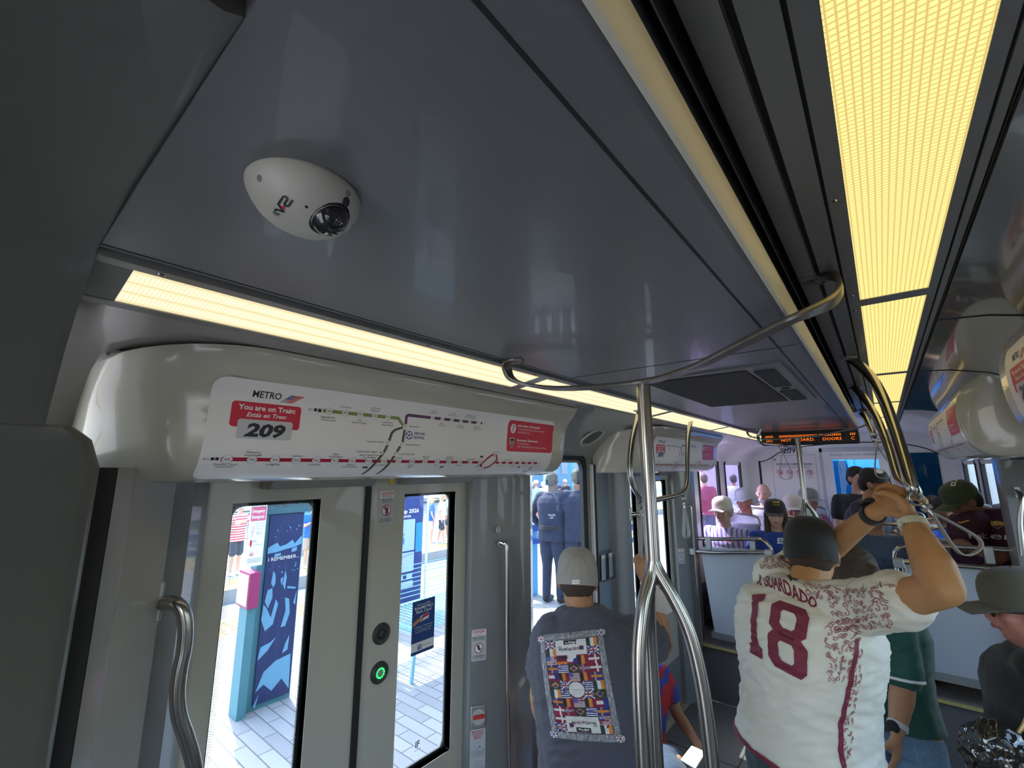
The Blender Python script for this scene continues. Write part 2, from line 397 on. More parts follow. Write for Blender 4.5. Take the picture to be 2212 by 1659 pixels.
for (a, b), (c, d) in zip(RLS, RLS[1:]): m.box((0.005, b, 2.32), (0.134, c, 2.335), ALU)
m.build('ceiling_rail', kind='structure')
m = MB(); m.box((-0.80, YA, 2.205), (-0.80 + 0.0, YA, 2.2), DARK)
m = MB(); m.box((-0.812, YA, 2.206), (-0.80, 5.9, 2.24), DARK)
m.box((-0.838, YA, 2.192), (-0.812, 5.9, 2.215), ALU)
LLS = [(0.125, 1.17), (1.215, 2.34), (2.385, 3.5), (3.55, 4.66), (4.7, 5.8)]
m.hexa([(-0.960, YA, 2.172), (-0.985, YA, 2.170), (-0.985, 5.9, 2.170), (-0.960, 5.9, 2.172), (-0.960, YA, 2.2), (-0.985, YA, 2.2), (-0.985, 5.9, 2.2), (-0.960, 5.9, 2.2)], ALU)
for (a, b), (c, d) in zip([(0, YA)] + LLS, LLS + [(5.85, 5.9)]): m.hexa([(-0.838, b, 2.193), (-0.960, b, 2.173), (-0.960, c, 2.173), (-0.838, c, 2.193), (-0.838, b, 2.22), (-0.960, b, 2.22), (-0.960, c, 2.22), (-0.838, c, 2.22)], ALU)
m.build('ceiling_lamp_rail', kind='structure')
m = MB()   # roof above everything, and the vault of the far section
m.box((-1.6, YN, 2.45), (0.8, YE + .1, 2.5), SHELLM)
m.loft([[V((-0.80, y, 2.21)), V((-0.42, y, 2.30)), V((-0.10, y, 2.325)), V((-0.02, y, 2.325)), V((-0.02, y, 2.36)), V((-0.8, y, 2.36))] for y in (4.36, YE)], WHITE)
m.build('ceiling_far', kind='structure', ang=60)

def lamp(a, b, left, label):
    t = thing('ceiling_light', ((-0.9 if left else 0.07), (a + b) / 2, 2.19 if left else 2.32), label, 'light', 'left ceiling lights' if left else 'right ceiling lights')
    q = MB(); mm = LAMPL if left else LAMP
    if left:
        q.hexa([(-0.838, a, 2.1945), (-0.960, a, 2.1745), (-0.960, b, 2.1745), (-0.838, b, 2.1945), (-0.838, a, 2.198), (-0.960, a, 2.178), (-0.960, b, 2.178), (-0.838, b, 2.198)], mm)
    else: q.box((0.005, a, 2.322), (0.134, b, 2.327), mm)
    q.build('diffuser', t)
    for yy in (a + 0.03, b - 0.05, a + 0.56):
        if yy > 4: continue
        s_ = MB()
        if left: s_.lathe([(0.0001, -0.0025), (0.005, -0.002), (0.0065, 0)], (-0.826, yy, 2.192), STEEL, seg=12)
        else: s_.lathe([(0.0001, -0.0025), (0.004, -0.002), (0.005, 0)], (-0.008, yy, 2.32), STEEL, seg=12)
        s_.build('screw', t)
ll = ['long warm ceiling light directly above the nearer route map', 'warm ceiling light behind the curved overhead bar, left side', 'warm ceiling light above the farther route map', 'small far light on the left before the orange message board', 'farthest light on the left, past the orange message board']
for (a, b), l in zip(LLS, ll): lamp(a, b, True, l)
rl = ['yellow ceiling light panel directly over the camera, nearest of its row', 'largest yellow ceiling light panel at the top right', 'second yellow ceiling light panel, behind the largest', 'third yellow ceiling light panel counted from the camera', 'fourth, small yellow ceiling light panel, near the bent grab bar', 'farthest yellow ceiling light panel above the raised seats']
for (a, b), l in zip(RLS, rl):
    if l: lamp(a, b, False, l)

# --- near portal (articulation frame)
m = MB()
pp = [(-0.30, 2.195), (-0.60, 2.20), (-0.80, 2.195), (-0.885, 2.155), (-0.965, 2.08), (-1.035, 1.99), (-1.045, 1.968)]
def pe(z): return 0.080
m2 = []
n = len(pp); out = [(x - 0.16 if z < 2.1 else x - 0.05, z + 0.25 if z > 2.1 else z) for x, z in pp]
ring = pp + out[::-1]
m.loft([[V((x, -1.6, z)) for x, z in ring], [V((x, -0.30, z)) for x, z in ring], [V((x, pe(z) - .012, z)) for x, z in ring],
        [V((x - (0.006 if z < 2.15 else 0), pe(z), z + (0.006 if z > 2.05 else 0))) for x, z in ring]], mat('portal_grey', (0.115, 0.118, 0.102), 0.42, 0, 0.08, 700, 0.25, 700, coat=0.1))
m.loft([[V((x, y - e, z)) for x, y in ((-1.045 - .05 * (z < 1.95), -1.6), (-1.09 - .035 * (z < 1.95), .145), (-1.105 - .03 * (z < 1.95), .162), (-1.13 - .02 * (z < 1.95), .170), (-1.20, .172), (-1.20, -1.6))] for z, e in ((1.972, .045), (1.95, .02), (1.90, .0), (0, 0))], MATS['portal_grey'])
m.build('wall_near', kind='structure', ang=50)
m = MB(); m.box((-1.6, YN, 2.2), (-0.1, 0.05, 2.3), SHELLM); m.box((-1.49, 0.10, 0), (-1.20, 0.205, 1.90), DARK); 
m.build('wall_near_backing', kind='structure')

m = MB(); cellwall(m, YN - .08, YN, -1.6, .76, 0, 2.45, [(-1.0, 0.2, 0.0, 2.15)], SHELLM, axis='y'); m.build('wall_rear', kind='structure')
# --- end wall with cab door
m = MB(); cellwall(m, YE, YE + 0.08, -1.59, 0.76, 0, 2.5, [(-0.60, 0.06, FAR, 2.10), (0.18, 0.52, 1.2, 2.08)], WHITE, axis='y'); m.build('wall_end', kind='structure', ang=30)
m = MB()
m.tube(spline([(-1.36, YE - .004, 1.985), (-1.29, YE - .004, 1.99), (-1.2, YE - .004, 2.03), (-1.08, YE - .004, 2.11), (-0.95, YE - .004, 2.155), (-0.7, YE - .004, 2.19), (-0.3, YE - .004, 2.215), (0.1, YE - .004, 2.2), (0.4, YE - .004, 2.13), (0.6, YE - .004, 2.0)], 5), 0.006, DARK, 6)
m.build('trim_8', kind='structure')
m = MB(); m.box((-1.36, YE - 0.01, 0.45), (-1.335, YE, 1.99), RUB); m.box((-0.63, YE - .008, .45), (-0.60, YE, 2.15), LGRY); m.box((0.06, YE - .008, .45), (0.09, YE, 2.15), LGRY); m.box((-0.63, YE - .008, 2.10), (0.09, YE, 2.16), LGRY)
m.build('trim_9', kind='structure')
dl = MB(); cellwall(dl, YE - 0.012, YE + 0.07, -0.60, 0.06, FAR, 2.10, [(-0.50, -0.03, 1.15, 2.0)], WHITE, axis='y')
cd = dl.build('door_5', kind='structure', ang=30)
cbl = glassmat('cab_glass_blue', (0.22, 0.66, 1.0))
q = MB(); q.box((-0.50, YE + 0.02, 1.15), (-0.03, YE + 0.03, 2.0), cbl); q.build('pane', cd)
q = MB(); q.box((-0.575, YE - 0.022, 1.30), (-0.535, YE - 0.01, 1.45), GRY); q.lathe([(0.012, 0.0), (0.012, 0.012), (0.001, 0.014)], (-0.555, YE - 0.02, 1.38), RD, axis=(0, -1, 0), seg=12); q.build('latch', cd)
a = Art(); a.text('EMPLOYEES ONLY  -  NO ADMITTANCE  -  SOLO EMPLEADOS', 0, 0, 0.014, BK, fit=0.5); a.build('door_notice', planefn((-0.27, YE - 0.013, 2.055), (1, 0, 0), (0, 0, 1)), cd)
w = MB(); w.loft([[V((p[0], YE - 0.004, p[1])) for p in rrect(0.35, 1.64, 0.36, 0.90, 0.03)], [V((p[0], YE - 0.004, p[1])) for p in rrect(0.35, 1.64, 0.33, 0.87, 0.03)], [V((p[0], YE + 0.02, p[1])) for p in rrect(0.35, 1.64, 0.33, 0.87, 0.03)], [V((p[0], YE + 0.02, p[1])) for p in rrect(0.35, 1.64, 0.36, 0.90, 0.03)]], CREAMT, cap=False)
wo_ = w.build('window_9', kind='structure')
q = MB(); q.box((0.18, YE + 0.03, 1.2), (0.52, YE + 0.04, 2.08), glassmat('cab_glass_dark', (0.03, 0.10, 0.13))); q.build('pane', wo_)
# things seen through the cab glass
m = MB(); m.box((-1.3, 9.0, 0.3), (0.7, 9.05, 2.6), mat('cab_front', (0.35, 0.60, 0.80), 0.6)); m.box((0.8, 7.3, .3), (0.85, 9, 2.5), mat('cab_side', (0.02, 0.05, 0.06), .6)); m.build('wall_cab', kind='structure')
m = MB(); m.hexa([(-0.62, 8.2, 0.6), (-0.15, 8.2, 0.6), (-0.15, 8.5, 0.6), (-0.62, 8.5, 0.6), (-0.62, 8.2, 2.0), (-0.42, 8.2, 2.0), (-0.42, 8.5, 2.0), (-0.62, 8.5, 2.0)], mat('cab_seat', (0.02, 0.06, 0.09), .7))
tag(m.build('driver_seat'), 'dark shape of the driver seat behind the blue cab door glass', 'seat')

# marks on the end wall
a = Art(); a.text('209 E', -0.93, 2.095, 0.075, BK, bold=0.012)
a.line([(-1.19, 1.1), (-1.19, 2.06), (-0.68, 2.07), (-0.68, 1.1)], 0.004, GRY)
a.text('SURVEILLANCE CAMERAS ON BOARD', -0.93, 1.935, 0.024, BK, fit=0.42, bold=0.02, layer=3); a.rect(-1.16, 1.885, -0.70, 1.965, WH, 1)
a.text('CAMARAS DE VIGILANCIA A BORDO', -0.93, 1.90, 0.018, GRY, fit=0.36, layer=3)
for k in range(4):
    u = -1.105 + k * 0.115; a.disc(u, 1.835, 0.037, WH, 1); a.ring(u, 1.835, 0.037, 0.006, RD, 3); a.line([(u - .024, 1.859), (u + .024, 1.811)], 0.006, RD, 3)
    a.text('NO', u, 1.778, 0.011, GRY, fit=0.04); a.rect(u - .03, 1.762, u + .03, 1.767, GRY, 2)
u = -1.105; a.rect(u - .015, 1.815, u - .003, 1.83, BK, 2); a.rect(u + .003, 1.815, u + .014, 1.848, BK, 2); a.disc(u - .01, 1.845, .005, BK, 2)
u += .115; a.rect(u - .02, 1.825, u + .02, 1.832, BK, 2); a.line([(u - .015, 1.84), (u, 1.85), (u + .015, 1.845)], .004, BK, 2)
u += .115; a.poly([(u - .018, 1.828), (u - .006, 1.828), (u + .006, 1.818), (u + .006, 1.852), (u - .006, 1.842), (u - .018, 1.842)], BK, 2); a.ring(u + .006, 1.835, .014, .003, BK, 2)
u += .115; a.rect(u - .014, 1.842, u + .018, 1.85, BK, 2); a.line([(u - .005, 1.82), (u + .01, 1.843)], .006, BK, 2)
a.ring(-1.155, 2.01, 0.016, 0.007, BK, 2)
tag(a.build('surveillance_notice', planefn((0, YE - 0.002, 0), (1, 0, 0), (0, 0, 1))), 'surveillance notice with a row of red prohibition circles on the end wall', 'sign')

# --- windows (gasket + pane)
def window(i, side, y0, y1, z0, z1, gl):
    x = XL + 0.002 if side < 0 else XR - 0.002; dx = -side * 0.008
    cy, cz, w_, h_ = (y0 + y1) / 2, (z0 + z1) / 2, y1 - y0, z1 - z0
    rs = []
    for (g, xx) in ((0.012, x), (0.010, x + dx), (-0.022, x + dx), (-0.030, x), (-0.030, x + side * 0.025), (0.012, x + side * 0.025)):
        rs.append([V((xx, a_, b_)) for a_, b_ in rrect(cy, cz, w_ + 2 * g, h_ + 2 * g, 0.07)])
    q = MB(); q.loft(rs, RUB, cap=False); o = q.build('window_%d' % i, kind='structure')
    q = MB(); q.box((x + side * 0.018, y0, z0), (x + side * 0.022, y1, z1), gl); q.build('pane', o); return o
window(1, -1, 1.93, 2.56, 0.72, 1.975, GLASS); window(2, -1, 4.86, 5.62, 1.1, 2.0, GLASSF); window(3, -1, 5.88, 6.68, 1.1, 2.0, GLASSF)
window(4, 1, 1.93, 2.56, 0.72, 1.975, GLASS); window(5, 1, 4.86, 5.62, 1.1, 2.0, GLASS); window(6, 1, 5.88, 6.68, 1.1, 2.0, GLASS)

# --- sliding doors
XD = -1.50
def sticker_caution(parent, y, z, w=0.066, h=0.125):
    a = Art(); a.rect(0, 0, w, h, LGRY, 1, 0.006); a.rect(0.002, h * .77, w - .002, h - .003, WH, 2)
    a.text('CAUTION', w / 2, h * .865, 0.0115, RD, 3, fit=w * .84, bold=.02); a.text('PRECAUCION', w / 2, h * .795, 0.0075, RD, 3, fit=w * .68)
    a.text('DO NOT LEAN', w / 2, h * .695, 0.0075, BK, 3, fit=w * .74); a.text('ON DOORS', w / 2, h * .63, 0.0075, BK, 3, fit=w * .56)
    a.disc(w / 2, h * .40, w * .32, WH, 2); a.ring(w / 2, h * .40, w * .32, .0028, RD, 4)
    a.disc(w * .56, h * .49, w * .045, BK, 3); a.rect(w * .47, h * .33, w * .63, h * .46, BK, 3); a.rect(w * .45, h * .24, w * .52, h * .36, BK, 3); a.rect(w * .57, h * .24, w * .63, h * .36, BK, 3); a.line([(w * .46, h * .45), (w * .40, h * .53)], .004, BK, 3)
    a.line([(w * .28, h * .51), (w * .72, h * .29)], .003, RD, 4)
    a.text('NO SE APOYE', w / 2, h * .12, 0.0072, BK, 3, fit=w * .7); a.text('EN LAS PUERTAS', w / 2, h * .055, 0.0072, BK, 3, fit=w * .84)
    return a.build('caution_sticker', planefn((XD + 0.0012, y, z), (0, 1, 0), (0, 0, 1)), parent)
def leaf(idx, y0, y1, w0, w1, dy, seal_side):
    q = MB(); cellwall(q, XD - 0.035, XD, y0 + dy, y1 + dy, 0.01, 1.88, [(w0 + dy, w1 + dy, 0.77, 1.795)], DOORM); q.box((XD, y0 + dy + .015, 0.02), (XD + .002, y1 + dy - .015, 0.36), PILL)
    o = q.build('door_%d' % idx, kind='structure', ang=30)
    cy, cz, w_, h_ = (w0 + w1) / 2 + dy, (0.77 + 1.795) / 2, w1 - w0, 1.795 - 0.77
    q = MB(); rs = []
    for g, xx, r in ((0.0, XD - 0.001, .004), (0.0, XD - 0.028, .004), (-0.012, XD - 0.028, .03), (-0.012, XD - 0.034, .03), (0.0, XD - 0.034, .004)):
        rs.append([V((xx, a_, b_)) for a_, b_ in rrect(cy, cz, w_ + 2 * g, h_ + 2 * g, r)])
    q.loft(rs, RUB, cap=False); q.build('gasket', o)
    q = MB(); q.box((XD - 0.031, w0 + dy, 0.77), (XD - 0.025, w1 + dy, 1.795), GLASS); q.build('pane', o)
    a = Art()      # frit of white dots round the pane
    gy0, gy1, gz0, gz1 = w0 + .014, w1 - .014, .784, 1.781
    for r_ in range(3):
        e = 0.0045 * r_; n1 = int((gz1 - gz0) / 0.0062)
        for k in range(n1 + 1):
            for yy in (gy0 + e, gy1 - e):
                z_ = gz0 + e + (gz1 - gz0 - 2 * e) * k / n1 + (r_ % 2) * .003; s_ = .0017 - .0002 * r_; a.poly([(yy - s_, z_), (yy, z_ - s_), (yy + s_, z_), (yy, z_ + s_)], WH, 1)
        n2 = int((gy1 - gy0) / 0.0062)
        for k in range(n2 + 1):
            for zz in (gz0 + e, gz1 - e):
                y_ = gy0 + e + (gy1 - gy0 - 2 * e) * k / n2; s_ = .0017 - .0002 * r_; a.poly([(y_ - s_, zz), (y_, zz - s_), (y_ + s_, zz), (y_, zz + s_)], WH, 1)
    a.build('dotted_border', planefn((XD - 0.0245, dy, 0), (0, 1, 0), (0, 0, 1)), o)
    ys = (y1 if seal_side > 0 else y0) + dy
    q = MB(); q.box((XD - 0.03, ys - (.014 if seal_side > 0 else 0), 0.01), (XD + 0.012, ys + (0 if seal_side > 0 else .006), 1.88), RUB); q.build('edge_seal', o)
    return o
for n_, dy in ((0, 0.0), (1, 2.54)):
    dl_ = leaf(1 + 2 * n_, 0.462, 0.985, 0.53, 0.802, dy, 1); dr = leaf(2 + 2 * n_, 0.985, 1.54, 1.152, 1.432, dy, -1)
    if True: sticker_caution(dr, 1.033 + dy, 1.688)
    for (zc, lit) in ((1.30, 0), (1.17, 1)):
        q = MB(); q.lathe([(0.037, 0), (0.036, 0.006), (0.030, 0.010), (0.021, 0.0085), (0.020, 0.004)], (XD, 1.072 + dy, zc), mat('button_surround', (0.035, 0.037, 0.036), 0.45), axis=(1, 0, 0), seg=32)
        h_ = q.build('push_button', dr); h_['label'] = 'lit green ring push button' if lit else 'dark recessed push button'
        q = MB()
        q.lathe([(0.0195, 0.003), (0.018, 0.008), (0.0001, 0.010)] if lit else [(0.0195, 0.003), (0.014, 0.0045), (0.0001, 0.001)], (XD, 1.072 + dy, zc), (BRKT if lit else mat('button_black', (0.01, 0.01, 0.01), 0.15)), axis=(1, 0, 0), seg=24)
        q.build('button_cap', h_)
        if lit:
            for k in range(12):
                q = MB(); q.lathe([(0.0001, .0015), (0.0026, 0.001), (0.003, 0)], (XD + 0.0095, 1.072 + dy + .0155 * math.cos(k * PI / 6), zc + .0155 * math.sin(k * PI / 6)), MATS.get('led_green') or emis('led_green', (0.02, 1.0, 0.12), 1.6), axis=(1, 0, 0), seg=8); q.build('lamp_dot', h_)
a = Art(); w_, h_ = 0.118, 0.20      # fare card sticker on the near right pane
NAVY = mat('sticker_navy', (0.02, 0.06, 0.22), 0.4)
a.rect(0, 0, w_, h_, NAVY, 1, .005); a.text('Get your NEW', w_ / 2, h_ * .90, .0085, WH, 2, fit=w_ * .6); a.text('RideMETRO', w_ / 2, h_ * .83, .0115, WH, 2, fit=w_ * .8, bold=.02); a.text('Fare Card', w_ / 2, h_ * .76, .0115, WH, 2, fit=w_ * .66, bold=.02)
a.poly([(.042, .118), (.086, .124), (.086, .146), (.042, .14)], WH, 2); a.poly([(.044, .128), (.084, .134), (.084, .145), (.05, .139)], RD, 3); a.line([(.046, .133), (.07, .137)], .002, NAVY, 4); a.line([(.046, .129), (.07, .133)], .002, NAVY, 4)
SKN = mat('print_skin', (0.55, 0.25, 0.12), 0.5); a.poly([(.003, .105), (.03, .118), (.052, .122), (.058, .13), (.04, .135), (.02, .128), (.003, .12)], SKN, 5)
for k, t_ in enumerate(('Available at a TVM Machine', 'or scan below to download', 'the RideMETRO App')): a.text(t_, w_ / 2, h_ * (.49 - .045 * k), .005, WH, 2, fit=w_ * (.8 - .06 * k))
a.rect(0, 0.012, w_, .044, WH, 2); a.text('$2', w_ * .36, .018, .016, NAVY, 3, bold=.03); a.text('fee per card', w_ * .66, .024, .006, NAVY, 3)
st = a.build('fare_card_sticker', planefn((XD - 0.0235, 1.232, 1.168), (0, 1, 0), (0, 0, 1)), bpy.data.objects['door_2'])

a = Art(); a.text('IF', .02, 0, .022, PILL, 1, bold=.03); a.text('GLASS 4', .02, -.012, .006, PILL, 1); a.build('glass_mark', planefn((XD - 0.0235, 1.262, .835), (0, 1, 0), (0, 0, 1)), bpy.data.objects['door_2'])
for k_, dy in enumerate((0, 2.54)):
    m = MB(); m.box((-1.497, 0.47 + dy, 0), (-1.445, 1.53 + dy, 0.004), mat('threshold_tan', (.42, .37, .27), .6, 0, .2, 80)); m.build('trim_%d' % (30 + k_), kind='structure')
# --- pillars beside the doors (faceted covers)
def pillar(pts, z0, z1, nm, mm=PILL):
    q = MB(); q.loft([[V((x, y, z)) for x, y in pts] for z in (z0, z1)], mm); return q.build(nm, kind='structure', ang=20)
PIL2 = mat('pillar_light', (0.36, 0.35, 0.325), 0.22, 0, 0.05, 500, 0.05, 400, coat=0.6)
pillar([(-1.495, 0.208), (-1.235, 0.212), (-1.262, 0.245), (-1.272, 0.25), (-1.33, 0.34), (-1.35, 0.345), (-1.495, 0.345)], 0, 1.9, 'trim_10', PIL2)
pillar([(-1.495, 0.345), (-1.37, 0.345), (-1.40, 0.40), (-1.47, 0.455), (-1.495, 0.462)], 0, 1.9, 'trim_11')
for k, dy in enumerate((0, 2.54)):
    pillar([(-1.498, 1.50 + dy), (-1.46, 1.50 + dy), (-1.41, 1.58 + dy), (-1.39, 1.66 + dy), (-1.38, 1.70 + dy), (-1.38, 1.83 + dy), (-1.42, 1.90 + dy), (-1.488, 1.925 + dy)], 0 if k == 0 else 0, 1.92, 'trim_%d' % (12 + k))
pillar([(-1.495, 2.84), (-1.36, 2.86), (-1.335, 2.885), (-1.39, 2.94), (-1.47, 2.995), (-1.495, 3.0)], 0, 1.9, 'trim_14')
m = MB(); m.box((-1.488, 2.66, 0.5), (-1.475, 2.88, 1.90), mat('blue_grey_panel', (0.24, 0.30, 0.36), 0.3, 0, 0.08, 500, coat=.3)); m.box((-1.488, 2.615, 0.3), (-1.470, 2.655, 1.92), WHITE); m.box((-1.488, 2.640, 0.3), (-1.466, 2.66, 1.92), RUB); m.build('trim_15', kind='structure')
# near-side backs of the right-hand doors
for k, dy in enumerate((0, 2.54)):
    q = MB(); cellwall(q, XR + 0.03, XR + 0.06, 0.46 + dy, 1.54 + dy, 0.35, 1.83, [(0.53 + dy, 0.80 + dy, 0.4, 1.79), (1.15 + dy, 1.43 + dy, 0.4, 1.79)], DOORM)
    o = q.build('door_%d' % (6 + k), kind='structure', ang=30)
    for (p0, p1) in ((0.53, 0.80), (1.15, 1.43)):
        q = MB(); q.box((XR + 0.04, p0 + dy, 0.4), (XR + 0.046, p1 + dy, 1.79), GLASS); q.build('pane', o)
pillar([(XR, 4.02), (0.56, 4.05), (0.54, 4.16), (0.56, 4.30), (XR, 4.36)], 0, 1.95, 'trim_16')

# leaflet holder
t = thing('leaflet_holder', (-1.475, 2.76, 1.2), 'clear plastic leaflet holder on the blue-grey panel beside the window', 'holder')
q = MB(); CLR = glassmat('clear_plastic', (0.86, 0.88, 0.9)); x0 = -1.474
for b_ in (((x0, 2.665, 1.19), (x0 + .003, 2.875, 1.37)), ((x0 + .03, 2.665, 1.19), (x0 + .033, 2.875, 1.33)), ((x0, 2.665, 1.19), (x0 + .033, 2.875, 1.193))): q.box(b_[0], b_[1], CLR)
q.build('pocket', t)
for k in range(2):
    q = MB(); q.box((x0 + .01, 2.69 + .1 * k, 1.195), (x0 + .014, 2.735 + .1 * k, 1.345), WH); q.build('leaflet', t)

# --- header covers over the doors with route map
PL = [(-1.088, 2.176), (-1.090, 2.160), (-1.102, 2.140), (-1.128, 2.11), (-1.147, 2.07), (-1.153, 2.02), (-1.157, 1.97), (-1.168, 1.925), (-1.19, 1.893), (-1.225, 1.873), (-1.28, 1.864), (-1.36, 1.864), (-1.46, 1.87)]
PR = [(0.36, 2.292), (0.325, 2.268), (0.298, 2.235), (0.284, 2.19), (0.278, 2.14), (0.282, 2.08), (0.295, 2.02), (0.325, 1.975), (0.37, 1.950), (0.45, 1.945), (0.60, 1.955)]
def arcfn(prof, ref_x):
    """v -> point on the profile at arc length v below the top, u along y"""
    L = [0]
    for p_, q_ in zip(prof, prof[1:]): L.append(L[-1] + math.hypot(q_[0] - p_[0], q_[1] - p_[1]))
    def f(u, v, h):
        s_ = min(max(-v, 0), L[-1] - 1e-5)
        for i in range(len(prof) - 1):
            if L[i + 1] >= s_: break
        t_ = (s_ - L[i]) / (L[i + 1] - L[i]); (ax, az), (bx, bz) = prof[i], prof[i + 1]
        dx, dz = bx - ax, bz - az; l_ = math.hypot(dx, dz); nx, nz = (-dz / l_, dx / l_)
        if nx * ref_x < 0: nx, nz = -nx, -nz
        return V((ax + dx * t_ + nx * (h + .0006), u, az + dz * t_ + nz * (h + .0006)))
    return f, L[-1]
def dense(prof, n=4):
    pts = spline([V((x, 0, z)) for x, z in prof], n); return [(p_.x, p_.z) for p_ in pts]
PLd, PRd = dense(PL), dense(PR)
def route_map(parent, y0, y1, prof, ref, flip, detail):
    f, L = arcfn(prof, ref)
    W_ = y1 - y0
    def g(u, v, h):      # u 0..1.35, v 0..-0.27 below the map's top edge
        y = (y0 + u * W_ / 1.35) if not flip else (y1 - u * W_ / 1.35)
        return f(y, v - (0.085 if ref > 0 else 0.125), h)
    a = Art(); T = lambda *k, **w: a.text(*k, **w)
    a.rect(0, -0.262, 1.35, 0, WH, 0, 0.03)
    # operator wordmark and stripes
    T('METRO', 0.118, -0.042, 0.017, BK, 2, bold=.018, fit=0.066, shear=0)
    for k in range(5):
        z_ = -0.028 - k * 0.0042; x_ = 0.172 - k * .005; xe = 0.19 - k * .005
        a.poly([(x_ - .002, z_ - .003), (xe - .006, z_ - .003), (xe - .004, z_), (x_, z_)], BLU if k < 3 else GRY, 2)
        a.poly([(xe - .006, z_ - .003), (xe + .014 - k * .001, z_ - .003), (xe + .016 - k * .001, z_), (xe - .004, z_)], RD, 2)
    a.rect(.045, -.115, .205, -.055, RD, 1, .008)
    T('You are on Train:', .125, -.0735, .0125, WH, 2, bold=.03, fit=.132); T('Estás en Tren:', .125, -.0895, .0105, WH, 2, bold=.02, shear=.25, fit=.092)
    a.rect(.062, -.142, .188, -.096, LGRY, 2, .006); T('209', .125, -.135, .030, BK, 3, bold=.045, shear=.2, fit=.094)
    # green line
    yg = -.058; a.line([(.265, yg), (.505, yg), (.53, yg - .025)], .0095, GRN, 1)
    for k, (c_, t1, t2, up) in enumerate((('G5', 'Magnolia Park', 'Transit Center', 0), ('G4', '67th Street', '', 1), ('G3', 'Altic/', 'Howard Hughes', 0), ('G2', 'Lockwood/', 'Eastwood', 1), ('G1', 'Coffee Plant/', 'Second Ward', 0))):
        u = .28 + k * .047; a.disc(u, yg, .0095, WH, 2, 16, .0075); a.ring(u, yg, .0098, .0008, GRY, 3, 16); T(c_, u, yg - .0022, .0058, BK, 3, bold=.02)
        b_ = yg + (.021 if up and t2 else .0135 if up else -.019); T(t1, u, b_, .0052, BK, 2); T(t2, u, b_ - .0075, .0052, BK, 2)
    a.rect(.238, yg - .004, .246, yg + .004, BK, 2); a.rect(.249, yg - .005, .258, yg + .004, BK, 2); a.poly([(.222, yg), (.228, yg + .003), (.228, yg - .003)], GRY, 2); T('E', .232, yg - .003, .006, GRY, 2)
    # purple line
    a.line([(.535, -.085), (.535, -.05), (.54, -.045), (.86, -.045)], .0095, PUR, 2)
    for k, (t1, t2, up) in enumerate((('Leeland/', 'Third Ward', 1), ('Elgin/', 'Third Ward', 0), ('TSU/UH', 'Athletics District', 1), ('UH South/', 'University Oaks', 0), ('MacGregor Park/', 'Martin Luther King, Jr.', 1), ('Palm Center', 'Transit Center', 0))):
        u = .64 + k * .0435; a.disc(u, -.045, .0085, WH, 3, 16, .0072); T('P%d' % (k + 1), u, -.0472, .0052, BK, 4, bold=.02); b_ = -.045 + (.021 if up else -.018); T(t1, u, b_, .0048, BK, 2); T(t2, u, b_ - .007, .0048, BK, 2)
    a.rect(.872, -.049, .88, -.041, BK, 2); T('E', .893, -.048, .006, GRY, 2)
    # shared section down to the red line
    for x_, w1 in ((0, PUR), (.004, GRN)):
        a.line([(.532 + x_, -.085), (.528 + x_, -.13), (.505 + x_, -.175), (.475 + x_, -.245)], .0055, w1, 2)
        a.line([(.53 + x_, -.083), (.495 + x_, -.095), (.485 + x_, -.105), (.47 + x_, -.155), (.445 + x_, -.20), (.425 + x_, -.245)], .0055, w1, 2)
    a.disc(.534, -.083, .0095, WH, 4, 16, .009); T('I1', .534, -.086, .006, BK, 5, bold=.02); T('EaDo/Stadium', .55, -.082, .0052, BK, 2, al='l')
    for u, v, t_ in ((.475, -.135, 'I2'), (.457, -.165, 'I4'), (.524, -.137, 'I3'), (.507, -.167, 'I5')): a.disc(u, v, .0088, WH, 4, 16, .0075); T(t_, u, v - .0025, .0055, BK, 5, bold=.02)
    T('Convention District', .462, -.136, .0052, BK, 2, al='r'); T('Central Station Capitol', .443, -.166, .0052, BK, 2, al='r'); T('Convention District', .54, -.14, .0052, BK, 2, al='l'); T('Central Station Rusk', .523, -.17, .0052, BK, 2, al='l')
    a.ring(.552, -.108, .0135, .002, BLU, 3); a.disc(.552, -.108, .004, BLU, 3, 5)
    for k in range(5): an = PI / 2 + k * 2 * PI / 5; a.disc(.552 + .0095 * math.cos(an), -.108 + .0095 * math.sin(an), .0028, BLU, 3, 5)
    T('FIFA FAN', .572, -.105, .0085, BLU, 3, al='l', bold=.02, shear=.15, fit=.042); T('FESTIVAL', .570, -.118, .0085, BLU, 3, al='l', bold=.02, shear=.15, fit=.044)
    # red line
    yr = -.192; a.line([(.045, yr), (.90, yr)], .0095, RLINE, 1); a.line([(.985, yr), (1.27, yr)], .0095, RLINE, 1)
    a.line([(.90, yr), (.912, yr - .018), (.935, yr - .024), (.955, yr - .018), (.985, yr + .012), (.975, yr + .03), (.95, yr + .03), (.93, yr + .018), (.90, yr - .01)], .0075, RLINE, 2)
    st = [('R26', 'Northline Transit', 'Center/HCC', 0), ('R25', 'Melbourne/', 'North Lindale', 1), ('R24', 'Lindale Park', '', 0), ('R23', 'Cavalcade', '', 1), ('R22', 'Moody Park', '', 0), ('R21', 'Fulton/', 'North Central', 1), ('R20', 'Quitman/', 'Near Northside', 0), ('R19', 'Burnett Transit Center/', 'Casa de Amigos', 1), ('R18', 'UH-Downtown', '', 0), ('R17', 'Preston', '', 1), ('R16', 'Central', 'Station', 0), ('R15', 'Main Street', 'Square', 1), ('R14', 'Bell', '', 0), ('R13', 'Downtown', 'Transit Center', 1), ('R12', 'McGowen', '', 0), ('R11', 'Ensemble/HCC', '', 1), ('R10', 'Wheeler', 'Transit Center', 0)]
